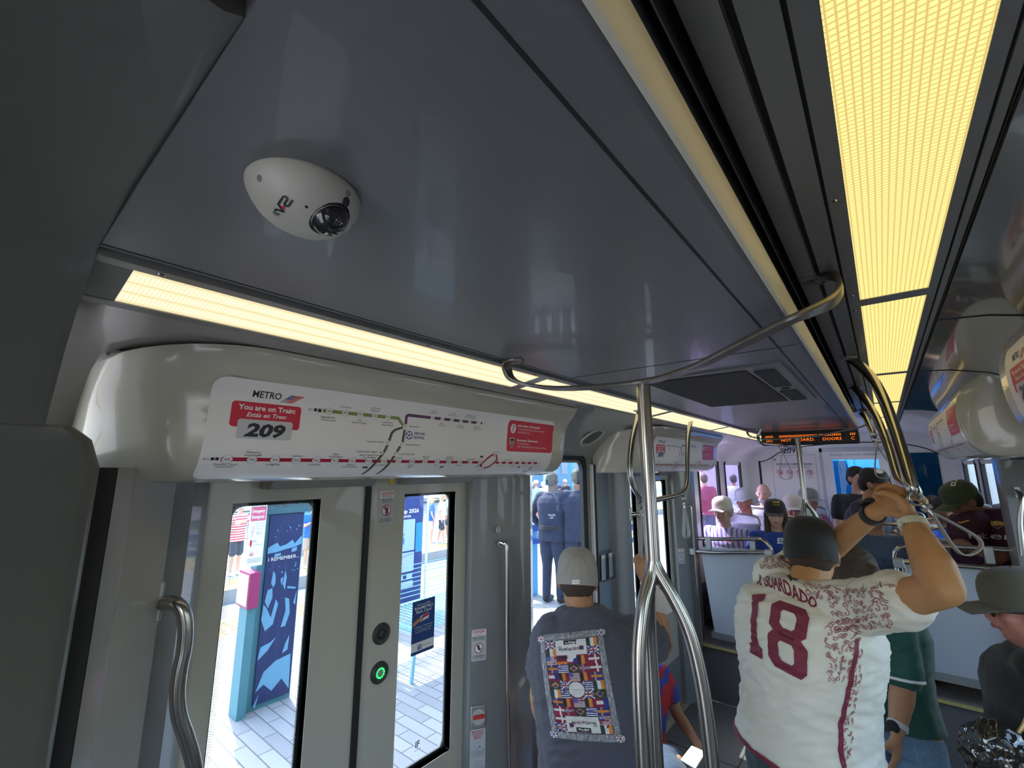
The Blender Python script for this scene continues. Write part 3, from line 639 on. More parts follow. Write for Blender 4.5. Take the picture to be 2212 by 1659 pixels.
    for k, (c_, t1, t2, up) in enumerate(st):
        u = .055 + k * .0525; a.disc(u, yr, .0115, WH, 3, 16, .006); a.ring(u, yr, .0117, .0007, GRY, 4, 16); T(c_, u, yr - .0022, .005, BK, 4, shear=.2, bold=.015); b_ = yr + (.016 if up and t2 else .0095 if up else -.0155); T(t1, u, b_, .005, BK, 2, shear=.2); T(t2, u, b_ - .0068, .005, BK, 2, shear=.2)
    for k, t_ in enumerate(('R7', 'R6', 'R5', 'R4', 'R3', 'R2', 'R1')):
        u = 1.01 + k * .042; a.disc(u, yr, .009, WH, 3, 16, .006); T(t_, u, yr - .002, .0045, BK, 4, shear=.2); T(('Hermann Park', 'Memorial Hermann', 'Dryden/TMC', 'TMC', 'Smith Lands', 'Stadium Park/', 'Fannin South')[k], u, yr + (.011 if k % 2 else -.015), .0042, BK, 2, shear=.2)
    T('R8', .966, yr + .024, .005, BK, 4, shear=.2); a.disc(.966, yr + .026, .009, WH, 3, 16, .006); a.disc(.922, yr - .02, .009, WH, 3, 16, .006); T('R9', .922, yr - .022, .005, BK, 4, shear=.2); T('Museum District', .975, yr + .04, .0045, BK, 2, shear=.2); T('Museum District', .925, yr - .035, .0045, BK, 2, shear=.2)
    for u, v in ((.895, yr + .022), (.715, yr - .02), (.42, yr - .022), (1.14, yr - .02), (.03, yr)): a.rect(u - .008, v - .003, u - .001, v + .004, BK, 2); a.rect(u + .001, v - .003, u + .008, v + .004, BK, 2)
    a.poly([(.005, yr), (.011, yr + .003), (.011, yr - .003)], GRY, 2); T('N', .016, yr - .003, .006, GRY, 2)
    a.ring(1.222, yr - .026, .011, .002, BLU, 3); a.disc(1.222, yr - .026, .004, BLU, 3, 5); T('HOUSTON', 1.205, yr - .047, .007, BLU, 3, shear=.2, bold=.02, fit=.035); T('STADIUM', 1.202, yr - .056, .007, BLU, 3, shear=.2, bold=.02, fit=.034)
    for u, v in ((.418, -.25), (.468, -.25)): a.disc(u, v, .011, WH, 3, 16, .0055); T('I6', u, v - .002, .0045, BK, 4, shear=.2)
    T('Theater District', .40, -.252, .0046, BK, 2, al='r', shear=.2); T('Theater District', .486, -.252, .0046, BK, 2, al='l', shear=.2)
    # red information box
    a.rect(1.03, -.145, 1.349, -.018, RD, 2, .014)
    a.disc(1.065, -.052, .017, WH, 3, 20, .02); T('?', 1.065, -.063, .027, RD, 4, bold=.03)
    a.poly([(1.048, -.092), (1.062, -.088), (1.076, -.092), (1.076, -.112), (1.062, -.132), (1.048, -.112)], WH, 3); a.poly([(1.051, -.095), (1.062, -.091), (1.073, -.095), (1.073, -.111), (1.062, -.128), (1.051, -.111)], BK, 4); a.disc(1.062, -.109, .0075, mat('print_rose', (.6, .3, .35), .5), 5)
    T('Information / Información', 1.092, -.042, .0095, WH, 3, al='l', bold=.03, fit=.15); T('• 713-635-4000 (Call or text / Llame o envíe texto)', 1.092, -.056, .0075, WH, 3, al='l', fit=.19); T('• RideMETRO.org', 1.092, -.069, .0075, WH, 3, al='l', fit=.082)
    T('Emergency / Emergencia', 1.092, -.102, .0095, WH, 3, al='l', bold=.03, shear=.15, fit=.145); T('• 911 (Call / Llame)', 1.092, -.115, .0075, WH, 3, al='l', fit=.08); T('• MPD: 713-224-2677 (Call or text / Llame o envíe texto)', 1.092, -.128, .0075, WH, 3, al='l', fit=.21)
    return a.build('route_map', g, parent, step=0.12, sv=0.008, lift=0.00022)
def header(dy, side, label, y0=0.155, y1=1.82, ra=0.30, rb=0.05, s0=0.0):
    prof = PLd if side < 0 else PRd
    t = thing('door_header_cover', (-1.3 if side < 0 else 0.45, 1.0 + dy, 1.87), label, 'cover', 'rounded covers above the doors')
    ys = [y0 + ra * (1 - math.cos(k * PI / 20)) for k in range(11)] + [1.0] + [y1 - rb * (1 - math.cos(k * PI / 12)) for k in range(6, -1, -1)]
    rings = []
    for y in ys:
        s_ = 1.0
        if y < y0 + ra: s_ = math.sqrt(max(0, 1 - ((y0 + ra - y) / ra) ** 2))
        if y > y1 - rb: s_ = 0.93 + .07 * math.sqrt(max(0, 1 - ((y - y1 + rb) / rb) ** 2))
        r_ = []
        n_ = len(prof)
        for i, (x, z) in enumerate(prof):
            f = i / (n_ - 1)
            if side < 0: wx, wz = (-1.33 - .155 * min(1, f * 1.5), 2.115 - .25 * min(1, f * 1.3)) if y < 1 + dy * 0 else (-1.10 - .38 * min(1, f * 1.6), 2.176 - 0.19 * f ** 0.9 * 1.1)
            else: wx, wz = 0.38 + .27 * min(1, f * 1.6), 2.292 - .25 * f
            r_.append(V((wx + (x - wx) * s_, y + dy, wz + (z - wz) * s_)))
        if side < 0: r_ += [V((-1.485, y + dy, r_[-1].z)), V((-1.485, y + dy, 2.10)), V((-1.3, y + dy, 2.165))]
        else: r_ += [V((0.66, y + dy, r_[-1].z)), V((0.66, y + dy, 2.1)), V((0.52, y + dy, 2.25))]
        rings.append(r_)
    q = MB(); q.loft(rings, COVER); q.build('cover_shell', t, ang=50)
    if side < 0:
        route_map(t, 0.335 + dy, 1.70 + dy, prof, 1, False, True)
        q = MB()     # bevelled guides under the cover and the release knob
        q.loft([[V((x, y, z)) for x, z in ((-1.40, 1.868), (-1.49, 1.868), (-1.49, 1.835), (-1.43, 1.835))] for y in (0.60 + dy, 0.96 + dy)], SHELL); q.build('door_guide', t)
        q = MB(); q.loft([[V((x, y, z)) for x, z in ((-1.40, 1.868), (-1.49, 1.868), (-1.49, 1.835), (-1.43, 1.835))] for y in (1.11 + dy, 1.45 + dy)], SHELL); q.build('door_guide', t)
        q = MB(); q.lathe([(0.001, -0.032), (0.006, -0.030), (0.010, -0.022), (0.0115, -0.012), (0.0115, 0.0)], (-1.46, 1.055 + dy, 1.868), mat('amber_lamp', (0.55, 0.42, 0.03), 0.2), seg=14)
        q.lathe([(0.0125, 0.0), (0.0125, -0.012)], (-1.46, 1.055 + dy, 1.868), BRKT, seg=14); q.build('warning_lamp', t)
    else: route_map(t, 0.25 + dy, 1.70 + dy, prof, -1, True, False)
    return t
header(0, -1, 'cream rounded cover over the near double door with the large route map')
header(2.54, -1, 'cream cover over the far left door, small route map, behind the steel pole', ra=0.42, y0=0.12)
header(0, 1, 'rounded cover cut off by the right edge of the picture')
header(2.54, 1, 'glossy rounded cover at right above the green cap, route map on its side', ra=0.05, rb=0.2)
# coloured ball speaker opening in the cove between the covers
t = thing('ceiling_speaker', (-1.33, 2.37, 2.1), 'oval dark speaker opening in the curved wall between two route maps', 'speaker')
c0 = V((-1.37, 2.45, 2.085)); nrm = V((0.55, 0, -0.83)).normalized()
q = MB(); q.lathe([(0.078, 0.004), (0.086, 0.0), (0.082, 0.010), (0.074, 0.009), (0.074, 0.0)], c0, COVER, axis=nrm, cap=False); q.build('rim', t)
q = MB(); q.lathe([(0.0745, 0.003), (0.0001, 0.0045)], c0, mat('speaker_mesh', (0.09, 0.085, 0.07), 0.6), axis=nrm); q.build('grille', t)

# --- dome camera on the ceiling
t = thing('dome_camera', (-0.455, 0.195, 2.2), 'white dome security camera mounted on the grey ceiling panel', 'security camera')
CAMW = mat('camera_white', (0.52, 0.505, 0.45), 0.42, 0, 0.03, 800, 0.1, 900)
cc = V((-0.462, 0.200, 2.20)); ld = V((0.70, 0.35, 0)).normalized()      # lens side
q = MB(); rings = []
for k, (r_, h_) in enumerate(((0.058, 0), (0.0585, -0.002), (0.0575, -0.008), (0.054, -0.017), (0.048, -0.027), (0.040, -0.035), (0.031, -0.041), (0.021, -0.045), (0.010, -0.047), (0.0008, -0.0475))):
    sh = ld * (0.012 * (k / 9) ** 1.3)
    rings.append([cc + sh + V((math.cos(2 * PI * j / 48) * r_, math.sin(2 * PI * j / 48) * r_, h_)) for j in range(48)])
q.loft(rings, CAMW); hb = q.build('housing', t, ang=60)
lc = cc + ld * 0.031 + V((0, 0, -0.030))
q = MB(); ax = (ld * 0.6 + V((0, 0, -1))).normalized(); q.lathe([(0.0215, 0.0), (0.023, 0.006), (0.021, 0.0095), (0.019, 0.008)], lc, BK, axis=ax); q.build('lens_ring', t)
q = MB(); q.lathe([(0.0195 * math.cos(a_), 0.006 + 0.0195 * math.sin(a_)) for a_ in [i * PI / 2 / 10 for i in range(11)]], lc, mat('smoked_dome', (0.012, 0.012, 0.016), 0.04, coat=1.0), axis=ax, seg=32); q.build('lens_dome', t)
hbv = BVHTree.FromPolygons([v_.co + V((-0.455, 0.195, 2.2)) for v_ in hb.data.vertices], [tuple(p_.vertices) for p_ in hb.data.polygons])
def onhouse(o, ux, vx):
    ux = V(ux).normalized(); vx = V(vx).normalized(); n_ = ux.cross(vx)
    def f(u, v, h):
        p_ = V(o) + ux * u + vx * v; hit = hbv.ray_cast(p_ + n_ * 0.08, -n_)
        return (hit[0] + hit[1].normalized() * (h + .0003) * (1 if hit[1].dot(n_) > 0 else -1)) if hit[0] else None
    return f
pL = P(612, 445, z=2.172); toc = (EYE - pL).normalized(); dirL = (P(590, 465, z=2.172) - P(622, 418, z=2.172)); dirL = (dirL - toc * dirL.dot(toc)).normalized(); uL = dirL; vL = toc.cross(uL)
a = Art()
a.line([(-.010, .0035), (-.003, .0035), (-.002, .001), (-.003, -.0005), (-.0085, -.0005), (-.0095, -.003), (-.008, -.0045), (.001, -.0045), (.004, .003), (.0065, -.0035), (.0085, -.0035)], .0016, BK, 2); a.disc(.001, .0005, .0019, RD, 2, 14, .0016); a.line([(.0085, .001), (.0105, -.004)], .0009, BK, 2); a.line([(.0105, .001), (.0118, -.003)], .0006, BK, 2)
a.build('maker_mark', onhouse(pL, uL, vL), t, step=.003)
for k, (u, v) in enumerate(((560, 385), (752, 418), (748, 437), (662, 447), (675, 492))):
    pp_ = P(u, v, z=2.168); hit = hbv.ray_cast(EYE, (pp_ - EYE).normalized())
    if hit[0]:
        q = MB(); s_ = (0.0035, 0.0035, 0.0055, 0.0017, .0018)[k]; nn = hit[1] if hit[1].dot(EYE - hit[0]) > 0 else -hit[1]
        q.lathe([(s_, 0.0), (s_ * .85, 0.0007), (0.0001, 0.0009)], hit[0] - nn * .0002, (PILL if k < 2 else BK), axis=nn, seg=12); q.build('screw_recess', t)

# --- ventilation grille
t = thing('air_grille', (-0.43, 1.9, 2.19), 'perforated air grille in the ceiling panel behind the curved bar', 'vent')
gv = [P(1410, 828, z=2.2), P(1640, 785, z=2.2), P(1745, 851, z=2.2), P(1535, 882, z=2.2)]
GRL = mat('grille_dark', (0.06, 0.06, 0.062), 0.6)
gx0, gx1, gy0, gy1 = -0.66, -0.19, 1.46, 2.33
q = MB(); q.box((gx0, gy0, 2.193), (gx1, gy1, 2.1995), PANEL); q.box((gx0 + .05, gy0 + .03, 2.1915), (gx1 - .1, gy1 - .06, 2.1935), DARK); q.build('grille_frame', t)
for nm, xa, xb, ya, yb in (('grille_mesh', gx0 + .05, gx1 - .10, gy0 + .03, gy1 - .06), ('side_louvre', gx1 - .085, gx1 - .03, gy0 + .06, gy0 + .40), ('side_louvre', gx1 - .085, gx1 - .03, gy0 + .52, gy1 - .06)):
    q = MB(); q.box((xa, ya, 2.1912), (xb, yb, 2.1925), DARK)
    k = xa
    while k < xb: q.box((k, ya, 2.189), (k + .0028, yb, 2.1915), GRL); k += .0105
    k = ya
    while k < yb: q.box((xa, k, 2.1885), (xb, k + .0035, 2.1912), GRL); k += .0150
    o = q.build(nm, t)
q = MB(); q.lathe([(0.014, 0), (0.014, -.003), (0.0001, -.004)], (gx1 - .057, gy0 + .46, 2.193), DARK, seg=16); q.build('lock', t)

# --- message board
t = thing('message_board', (-0.44, 4.5, 2.06), 'hanging black message board with orange lettering at the end of the ceiling panel', 'sign')
q = MB(); q.box((-0.80, 4.44, 2.088), (-0.115, 4.52, 2.205), mat('board_black', (0.015, 0.015, 0.013), 0.5)); q.build('case', t, ).modifiers.new('b', 'BEVEL').width = .008
ORG = emis('led_orange', (1.0, 0.17, 0.012), 0.62)
a = Art(); a.text('DO', -.735, 2.118, .024, ORG, 1, fit=.045); a.text('NOT', -.61, 2.118, .024, ORG, 1, fit=.075); a.text('BOARD.', -.475, 2.118, .024, ORG, 1, fit=.135); a.text('DOORS', -.29, 2.118, .024, ORG, 1, fit=.125); a.text('C', -.155, 2.118, .024, ORG, 1, fit=.022)
for u0, u1 in ((-.765, -.715), (-.66, -.39), (-.375, -.225), (-.17, -.14)):
    u = u0
    while u < u1: a.rect(u, 2.155, u + .008, 2.162, ORG, 1); a.rect(u, 2.166, u + .008, 2.170, ORG, 1); u += .0125
a.build('lettering', planefn((0, 4.4385, 0), (1, 0, 0), (0, 0, 1)), t)
q = MB(); q.lathe([(0.006, 0), (0.006, -.008), (.0001, -.01)], (-.42, 4.46, 2.088), BK, seg=10); q.build('sensor', t)

# ================================================================== handrails
def strap_loop(top, down, label, length=0.19, wide=0.055, side=(0, 1, 0), grp='hanging hand straps'):
    top = V(top); down = V(down).normalized(); side = V(side); side = (side - down * side.dot(down)).normalized(); nn = down.cross(side)
    t = thing('hand_strap', top, label, 'strap', grp)
    q = MB(); c = top
    ring = [c + down * (math.cos(a_) * .018 - .002) + side * math.sin(a_) * .018 for a_ in [2 * PI * k / 16 for k in range(17)]]
    q.tube([p_ + down * .0 for p_ in ring], 0.0035, STEEL, 8); q.build('clamp_ring', t)
    q = MB(); q.tube([c + down * .018, c + down * .05], 0.008, STEEL, 10, flat=(1.0, .8)); q.tube([c + down * .03 - side * .012, c + down * .03 + side * .012], 0.007, BRKT, 8); q.build('buckle', t)
    q = MB(); a0 = c + down * .045
    pts = [a0, a0 + down * length * .25 + side * wide * .18, a0 + down * length * .6 + side * wide * .40, a0 + down * length * .85 + side * wide * .48, a0 + down * length * .97 + side * wide * .32, a0 + down * length + side * 0.0,
           a0 + down * length * .97 - side * wide * .32, a0 + down * length * .85 - side * wide * .48, a0 + down * length * .6 - side * wide * .40, a0 + down * length * .25 - side * wide * .18, a0]
    sp = spline(pts, 5)
    for i in range(1): pass
    rings = []
    for i, p_ in enumerate(sp):
        a_ = sp[max(0, i - 1)]; b_ = sp[min(len(sp) - 1, i + 1)]; tt = (b_ - a_).normalized(); o_ = tt.cross(nn).normalized()
        rings.append([p_ + nn * .009 + o_ * .0018, p_ + nn * .009 - o_ * .0018, p_ - nn * .009 - o_ * .0018, p_ - nn * .009 + o_ * .0018])
    q.loft(rings, STRAP); q.build('loop', t)
    return t
def shift(o, d):
    """copy a thing with its parts and sub-parts, moved by d"""
    c = o.copy(); COL.objects.link(c); c.location = o.location + V(d)
    for ch in o.children:
        e = ch.copy(); COL.objects.link(e); e.parent = c
        for g in ch.children: f = g.copy(); COL.objects.link(f); f.parent = e
    return c

# curved overhead bar with its pole
t = thing('grab_pole', (-0.5, 1.2, 0), 'large steel pole forking in the foreground, topped by the curved overhead bar', 'pole', 'forked poles with curved bars')
arch = [P(1128, 776, z=2.197), P(1108, 778, z=2.196), P(1097, 785, y=.955), P(1096, 800, y=.965), P(1108, 820, y=.975), P(1150, 833, y=1.0), P(1230, 839, y=1.07), P(1385, 826, y=1.18), P(1490, 797, y=1.11), P(1600, 744, y=1.03), P(1700, 695, y=.955), P(1770, 664, y=.98), P(1802, 645, y=1.03), P(1814, 622, y=1.08), P(1806, 600, y=1.13), P(1778, 596, z=2.318)]
sp = spline(arch, 6); rings = []
for i, p_ in enumerate(sp):
    tt = (sp[min(len(sp) - 1, i + 1)] - sp[max(0, i - 1)]).normalized(); wv = V((0, 1, 0)); wv = (wv - tt * wv.dot(tt)).normalized(); nn = tt.cross(wv); f = min(1.0, .55 + .06 * min(i, len(sp) - 1 - i))
    rings.append([p_ + wv * .016 * f + nn * .005, p_ + wv * .018 * f, p_ + wv * .016 * f - nn * .005, p_ - wv * .016 * f - nn * .005, p_ - wv * .018 * f, p_ - wv * .016 * f + nn * .005])
BARM = mat('satin_bar', (0.20, 0.19, 0.175), 0.36, 0.7, 0.06, 80)
q = MB(); q.loft(rings, BARM); q.build('curved_bar', t, ang=50)
q = MB(); c_ = V((-.062, 1.165, 2.319)); q.loft([[c_ + V((x, y, dz)) for x, y in ((-.03, -.018), (.03, -.018), (.03, .018), (-.03, .018))] for dz in (0, -.006)], BARM); q.lathe([(.018, -.006), (.018, -.010), (.011, -.011), (.011, -.008), (.0001, -.008)], c_, BARM, seg=20); q.build('ceiling_plate', t)
q = MB(); q.box((-.80, .93, 2.192), (-.755, .975, 2.2), BARM); q.build('ceiling_plate', t)
ax_ = V((-.5, 1.2, 0)); RV = V((.923, .385, 0)); DV = V((-.385, .923, 0))
q = MB(); q.tube([ax_ + V((0, 0, z)) for z in (2.135, 1.9, 1.66)], .019, STEEL, 24); q.build('upper_tube', t)
for nm, pr in (('left', [(0, 0, 1.66), (-.008, -.006, 1.62), (-.028, -.03, 1.56), (-.043, -.05, 1.47), (-.048, -.06, 1.38), (-.048, -.06, 1.28), (-.048, -.06, 1.15), (-.048, -.06, .9), (-.048, -.06, .5), (-.048, -.06, 0.0)]),
               ('rear', [(0, 0, 1.66), (-.002, .008, 1.62), (-.014, .04, 1.56), (-.018, .075, 1.47), (-.018, .085, 1.38), (-.018, .085, 1.28), (-.018, .085, 1.15), (-.018, .085, .9), (-.018, .085, .5), (-.018, .085, 0)]),
               ('right', [(0, 0, 1.66), (.012, 0, 1.63), (.045, 0, 1.57), (.078, 0, 1.49), (.098, 0, 1.38), (.107, 0, 1.25), (.110, 0, 1.1), (.110, 0, .9), (.110, 0, .5), (.110, 0, 0)])):
    q = MB(); q.tube([p_ for p_ in spline([ax_ + RV * a_ + DV * b_ + V((0, 0, z)) for a_, b_, z in pr], 6)], .0175, STEEL, 20); q.build('fork_branch', t)
q = MB(); q.loft([[ax_ + RV * x + V((0, 0, z)) + DV * s_ for x, z in ((.004, 1.60), (.03, 1.575), (.05, 1.545), (.03, 1.53), (.0, 1.535))] for s_ in (-.006, .006)], STEEL); q.build('weld_web', t)
t2 = shift(t, (0, 3.0, 0)); t2['label'] = 'far forked steel pole in front of the orange message board'

def trapeze(ptsa, r, label, group='hanging grab rails', name='overhead_grab_rail', plates=()):
    t = thing(name, ptsa[0], label, 'grab rail', group)
    q = MB(); q.tube(ptsa, r, STEEL, 16); q.build('rail', t)
    for c in plates:
        q = MB(); q.lathe([(.026, 0), (.026, -.006), (.012, -.008), (.0001, -.008)], c, BRKT, seg=20); q.build('ceiling_flange', t)
    return t
XA = -0.9
Lp = [P(1380, 893, x=XA), P(1366, 950, x=XA), P(1361, 1010, x=XA), P(1366, 1045, x=XA), P(1381, 1072, x=XA), P(1400, 1082, x=XA), P(1435, 1076, x=XA), P(1462, 1070, x=XA), P(1478, 1060, x=XA), P(1485, 1035, x=XA), P(1485, 980, x=XA), P(1488, 930, x=XA), P(1497, 892, x=XA)]
trapeze(spline(Lp, 5), .0135, 'hanging steel grab rail left of centre, right behind the large pole', plates=(P(1380, 886, x=XA), P(1498, 888, x=XA)))
s1 = P(1385, 1092, x=XA); strap_loop(s1, (0, 0.02, -1), 'grey hand strap held by the man in the pale grey cap', length=.20, wide=.07)
s2 = P(1477, 1078, x=XA); strap_loop(s2, (0, 0.03, -1), 'empty grey hand strap right of the large pole', length=.17, wide=.085)
Rp = [P(1834, 774, y=2.16), P(1852, 785, y=2.13), P(1880, 812, y=2.06), P(1905, 855, y=1.97), P(1930, 920, y=1.86), P(1952, 990, y=1.77), P(1968, 1045, y=1.71), P(1976, 1062, y=1.72), P(1975, 1066, y=1.78), P(1962, 1055, y=2.0), P(1950, 1047, y=2.2), P(1943, 1040, y=2.32), P(1936, 1025, y=2.38), P(1918, 965, y=2.5), P(1894, 905, y=2.7), P(1868, 862, y=2.86), P(1849, 840, y=2.95)]
trapeze(spline(Rp, 5), .0165, 'thick steel overhead rail gripped by the man in the number 18 shirt', plates=(P(1833, 772, z=2.318), P(1848, 838, z=2.318)))
dn = (P(2112, 1196, y=1.72) - P(1980, 1078, y=1.70)); strap_loop(P(1980, 1078, y=1.70), dn, 'long grey strap swinging out to the right beside the gripping hands', length=dn.length - .05, wide=.062, side=(.7, 0.35, 1))
Fp = [P(1643, 925, y=4.0), P(1638, 940, y=4.0), P(1640, 953, y=4.02), P(1650, 958, y=4.05), P(1690, 962, y=4.4), P(1712, 966, y=4.7), P(1716, 955, y=4.75), P(1716, 935, y=4.8)]
trapeze(spline(Fp, 4), .012, 'small far grab rail left of the orange message board')
strap_loop(P(1688, 966, y=4.35), (0.05, 0, -1), 'far hand strap hanging in front of the 209 E lettering', length=.22, wide=.09, side=(1, 0.3, 0))
Gp = [P(1862, 893, y=3.6), P(1870, 905, y=3.55), P(1880, 925, y=3.5), P(1889, 940, y=3.5), P(1890, 944, y=3.7), P(1884, 940, y=4.4), P(1876, 920, y=4.6), P(1872, 908, y=4.8)]
trapeze(spline(Gp, 4), .014, 'far grab rail on the right side of the message board')
strap_loop(P(1890, 948, y=3.5), (0.1, 0, -1), 'hand strap in front of the dark window of the end wall', length=.19, wide=.09, side=(1, 0.3, 0))

# door handles
def s_handle(dy, label):
    t = thing('bent_grab_rail', (-1.32, 0.35 + dy, 1.2), label, 'handle', 'bent handles beside the doors')
    D = V((0, dy, 0)); q = MB()
    q.box(V((-1.345, 0.332, 1.55)) + D, V((-1.328, 0.346, 1.64)) + D, BRKT); q.build('mounting_plate', t, bevel=.005)
    q = MB(); pts = [P(352, 1304, x=-1.335), P(375, 1302, x=-1.30), P(393, 1315, x=-1.285), P(401, 1350, x=-1.28), P(398, 1400, x=-1.28), P(388, 1450, x=-1.28), P(383, 1500, x=-1.28), P(388, 1550, x=-1.28), P(405, 1600, x=-1.28), P(420, 1659, x=-1.28), P(424, 1740, x=-1.28), P(415, 1840, x=-1.29), P(395, 1860, x=-1.335)]
    q.tube([p_ + D for p_ in spline(pts, 5)], .0155, STEEL, 18); q.build('bent_tube', t)
s_handle(0, 'bent steel grab handle at the lower left, left of the near doors'); s_handle(2.54, 'bent steel grab handle beside the far doors, behind the held strap')
def v_handle(dy, label):
    t = thing('vertical_grab_rail', (-1.37, 1.62 + dy, 0.5), label, 'handle', 'vertical bars on the door pillars')
    q = MB(); q.lathe([(.016, 0), (.016, .005), (.0001, .006)], (-1.392, 1.60 + dy, 1.62), BRKT, axis=(1, 0, 0), seg=16); q.build('flange', t); q = MB(); q.lathe([(.016, 0), (.016, .005), (.0001, .006)], (-1.392, 1.615 + dy, 1.56), BRKT, axis=(1, 0, 0), seg=16); q.build('flange', t)
    q = MB(); q.tube(spline([(-1.39, 1.612 + dy, 1.565), (-1.365, 1.614 + dy, 1.56), (-1.352, 1.616 + dy, 1.53), (-1.352, 1.62 + dy, 1.2), (-1.352, 1.63 + dy, .8), (-1.352, 1.64 + dy, .45), (-1.385, 1.64 + dy, .42)], 5), .0095, STEEL, 14); q.build('straight_tube', t)
v_handle(0, 'vertical steel grab bar on the pillar right of the near doors'); v_handle(2.54, 'vertical steel grab bar on the pillar right of the far doors')
t = thing('vertical_grab_rail', (0.5, 4.0, 1.1), 'steel bar end on the dark pillar at the right edge', 'handle')
q = MB(); q.tube(spline([P(2196, 1062, y=4.0), P(2204, 1070, y=3.95), P(2206, 1085, y=3.93), P(2203, 1130, y=3.93), P(2210, 1200, y=3.93)], 5), .014, STEEL, 14); q.build('tube', t)
q = MB(); q.box(P(2190, 1052, y=4.02), P(2206, 1075, y=4.03), BRKT); q.build('flange', t)

# emergency release and stickers on the near right pillar
PN = planefn
def pillar_frame(y, z): return PN((-1.4585 + .0012, y, z), (0.53, 0.85, 0), (0, 0, 1))
t = thing('emergency_release', (-1.43, 1.53, 0.8), 'square emergency release with red handle on the pillar right of the near doors', 'release handle')
f = pillar_frame(1.505, 0.83)
q = MB()
for rng in (0,): q.add([f(0, 0, 0), f(.066, 0, 0), f(.066, .085, 0), f(0, .085, 0), f(0, 0, .008), f(.066, 0, .008), f(.066, .085, .008), f(0, .085, .008)], [(0, 3, 2, 1), (4, 5, 6, 7), (0, 1, 5, 4), (1, 2, 6, 5), (2, 3, 7, 6), (3, 0, 4, 7)], BRKT)
q.build('faceplate', t, bevel=.003)
nrm_ = (f(0, 0, 1) - f(0, 0, 0)).normalized()
q = MB(); q.lathe([(.028, .0085), (.030, .010), (.028, .0105), (.024, .004), (.0001, .0035)], f(.033, .043, 0), mat('release_cup', (.5, .5, .47), .4), axis=nrm_, seg=28); q.build('cup', t)
q = MB(); q.loft([[f(.033 + a_ * .024, .046 + b_, h_) for b_, h_ in ((-.008, .011), (.004, .011), (.008, .018), (-.006, .02))] for a_ in (-1, -.3, .4, 1)], mat('handle_red', (.55, .03, .02), .4)); q.build('red_handle', t)
for a_, b_ in ((.007, .008), (.059, .008), (.007, .077), (.059, .077)):
    q = MB(); q.lathe([(.003, .008), (.0025, .0098), (.0001, .0099)], f(a_, b_, 0), PILL, axis=nrm_, seg=8); q.build('screw', t)
def danger(y, z, dy=0):
    a = Art(); w, h = .066, .125; a.rect(0, 0, w, h, LGRY, 1, .006); a.rect(.002, h * .8, w - .002, h - .003, WH, 2)
    a.text('DANGER', w / 2, h * .885, .0105, RD, 3, fit=w * .8, bold=.02); a.text('PELIGRO', w / 2, h * .81, .007, RD, 3, fit=w * .5); a.text('PINCH POINTS', w / 2, h * .70, .007, BK, 3, fit=w * .82, bold=.02); a.text('WATCH YOUR HANDS', w / 2, h * .64, .006, BK, 3, fit=w * .86)
    a.disc(w / 2, h * .40, w * .31, WH, 3); a.ring(w / 2, h * .40, w * .31, .0028, RD, 5); a.poly([(w * .35, h * .50), (w * .45, h * .36), (w * .55, h * .32), (w * .62, h * .38), (w * .5, h * .42), (w * .42, h * .52)], BK, 4); a.line([(w * .5, h * .5), (w * .52, h * .38)], .004, BK, 4); a.line([(w * .6, h * .3), (w * .7, h * .4)], .003, BK, 4)
    a.text('CUIDADO', w / 2, h * .13, .0065, BK, 3, fit=w * .8, bold=.02); a.text('CON SUS MANOS', w / 2, h * .065, .0065, BK, 3, fit=w * .84)
    return a.build('danger_sticker', PN((-1.4572, y + dy, z), (0.53, 0.85, 0), (0, 0, 1)))
tag(danger(1.505, 1.085), 'white pinch point danger sticker on the near pillar above the red release', 'sticker')
tag(danger(1.505, 1.085, 2.54), 'white pinch point danger sticker on the far door pillar', 'sticker')
a = Art(); w, h = .066, .16; a.rect(0, 0, w, h, LGRY, 1, .005)
for k, (t_, ft, c_) in enumerate((('EMERGENCY', .8, RD), ('DOOR RELEASE', .8, RD), ('LIBERACION DE', .6, RD), ('EMERGENCIA', .5, RD))): a.text(t_, w / 2, h * (.925 - .05 * k), .006, c_, 3, fit=w * ft, bold=.015)
a.ring(w * .45, h * .64, .013, .001, GRY, 3); a.poly([(w * .6, h * .56), (w * .72, h * .58), (w * .62, h * .6)], BK, 3)
for k in range(6): a.text('TURN THE RED HANDLE TO OPEN', w / 2, h * (.50 - .028 * k), .0038, GRY, 3, fit=w * .82)
a.ring(w * .4, h * .2, .01, .001, GRY, 3); a.ring(w * .62, h * .2, .01, .001, GRY, 3)
for k in range(3): a.text('GIRE LA MANIJA ROJA PARA ABRIR', w / 2, h * (.10 - .028 * k), .0038, GRY, 3, fit=w * .82)
tag(a.build('instruction_sticker', PN((-1.4572, 1.505, .665), (0.53, 0.85, 0), (0, 0, 1))), 'small text instruction sticker directly below the red emergency release', 'sticker')

# --- partitions in front of the raised seats
YQ = 4.215
def partition(corners, label):
    t = thing('partition_panel', (sum(c[0] for c in corners) / 4, YQ, 0), label, 'partition', 'grey partitions before the raised seats')
    q = MB(); (xa, za), (xb, zb), (xc, zc), (xd, zd) = corners     # TL, TR, BR, BL
    rr = .03; pts = []
    for (cx, cz), a0, (sx, sz) in (((xb, zb), 90, (-1, -1)), ((xa, za), 180, (1, -1))):
        pass
    pts = [(xd, zd), (xc, zc), (xb, zb - rr), (xb - rr * .3, zb - rr * .3), (xb - rr, zb), (xa + rr, za), (xa + rr * .3, za - rr * .3), (xa, za - rr)]
    q.loft([[V((x, y, z)) for x, z in pts] for y in (YQ - .01, YQ + .01)], PARTN); q.build('panel', t)
    q = MB(); q.box((xd - .02, YQ - .03, zd - .045), (xc + .02, YQ + .03, zd), ALU); q.build('bottom_channel', t)
    return t
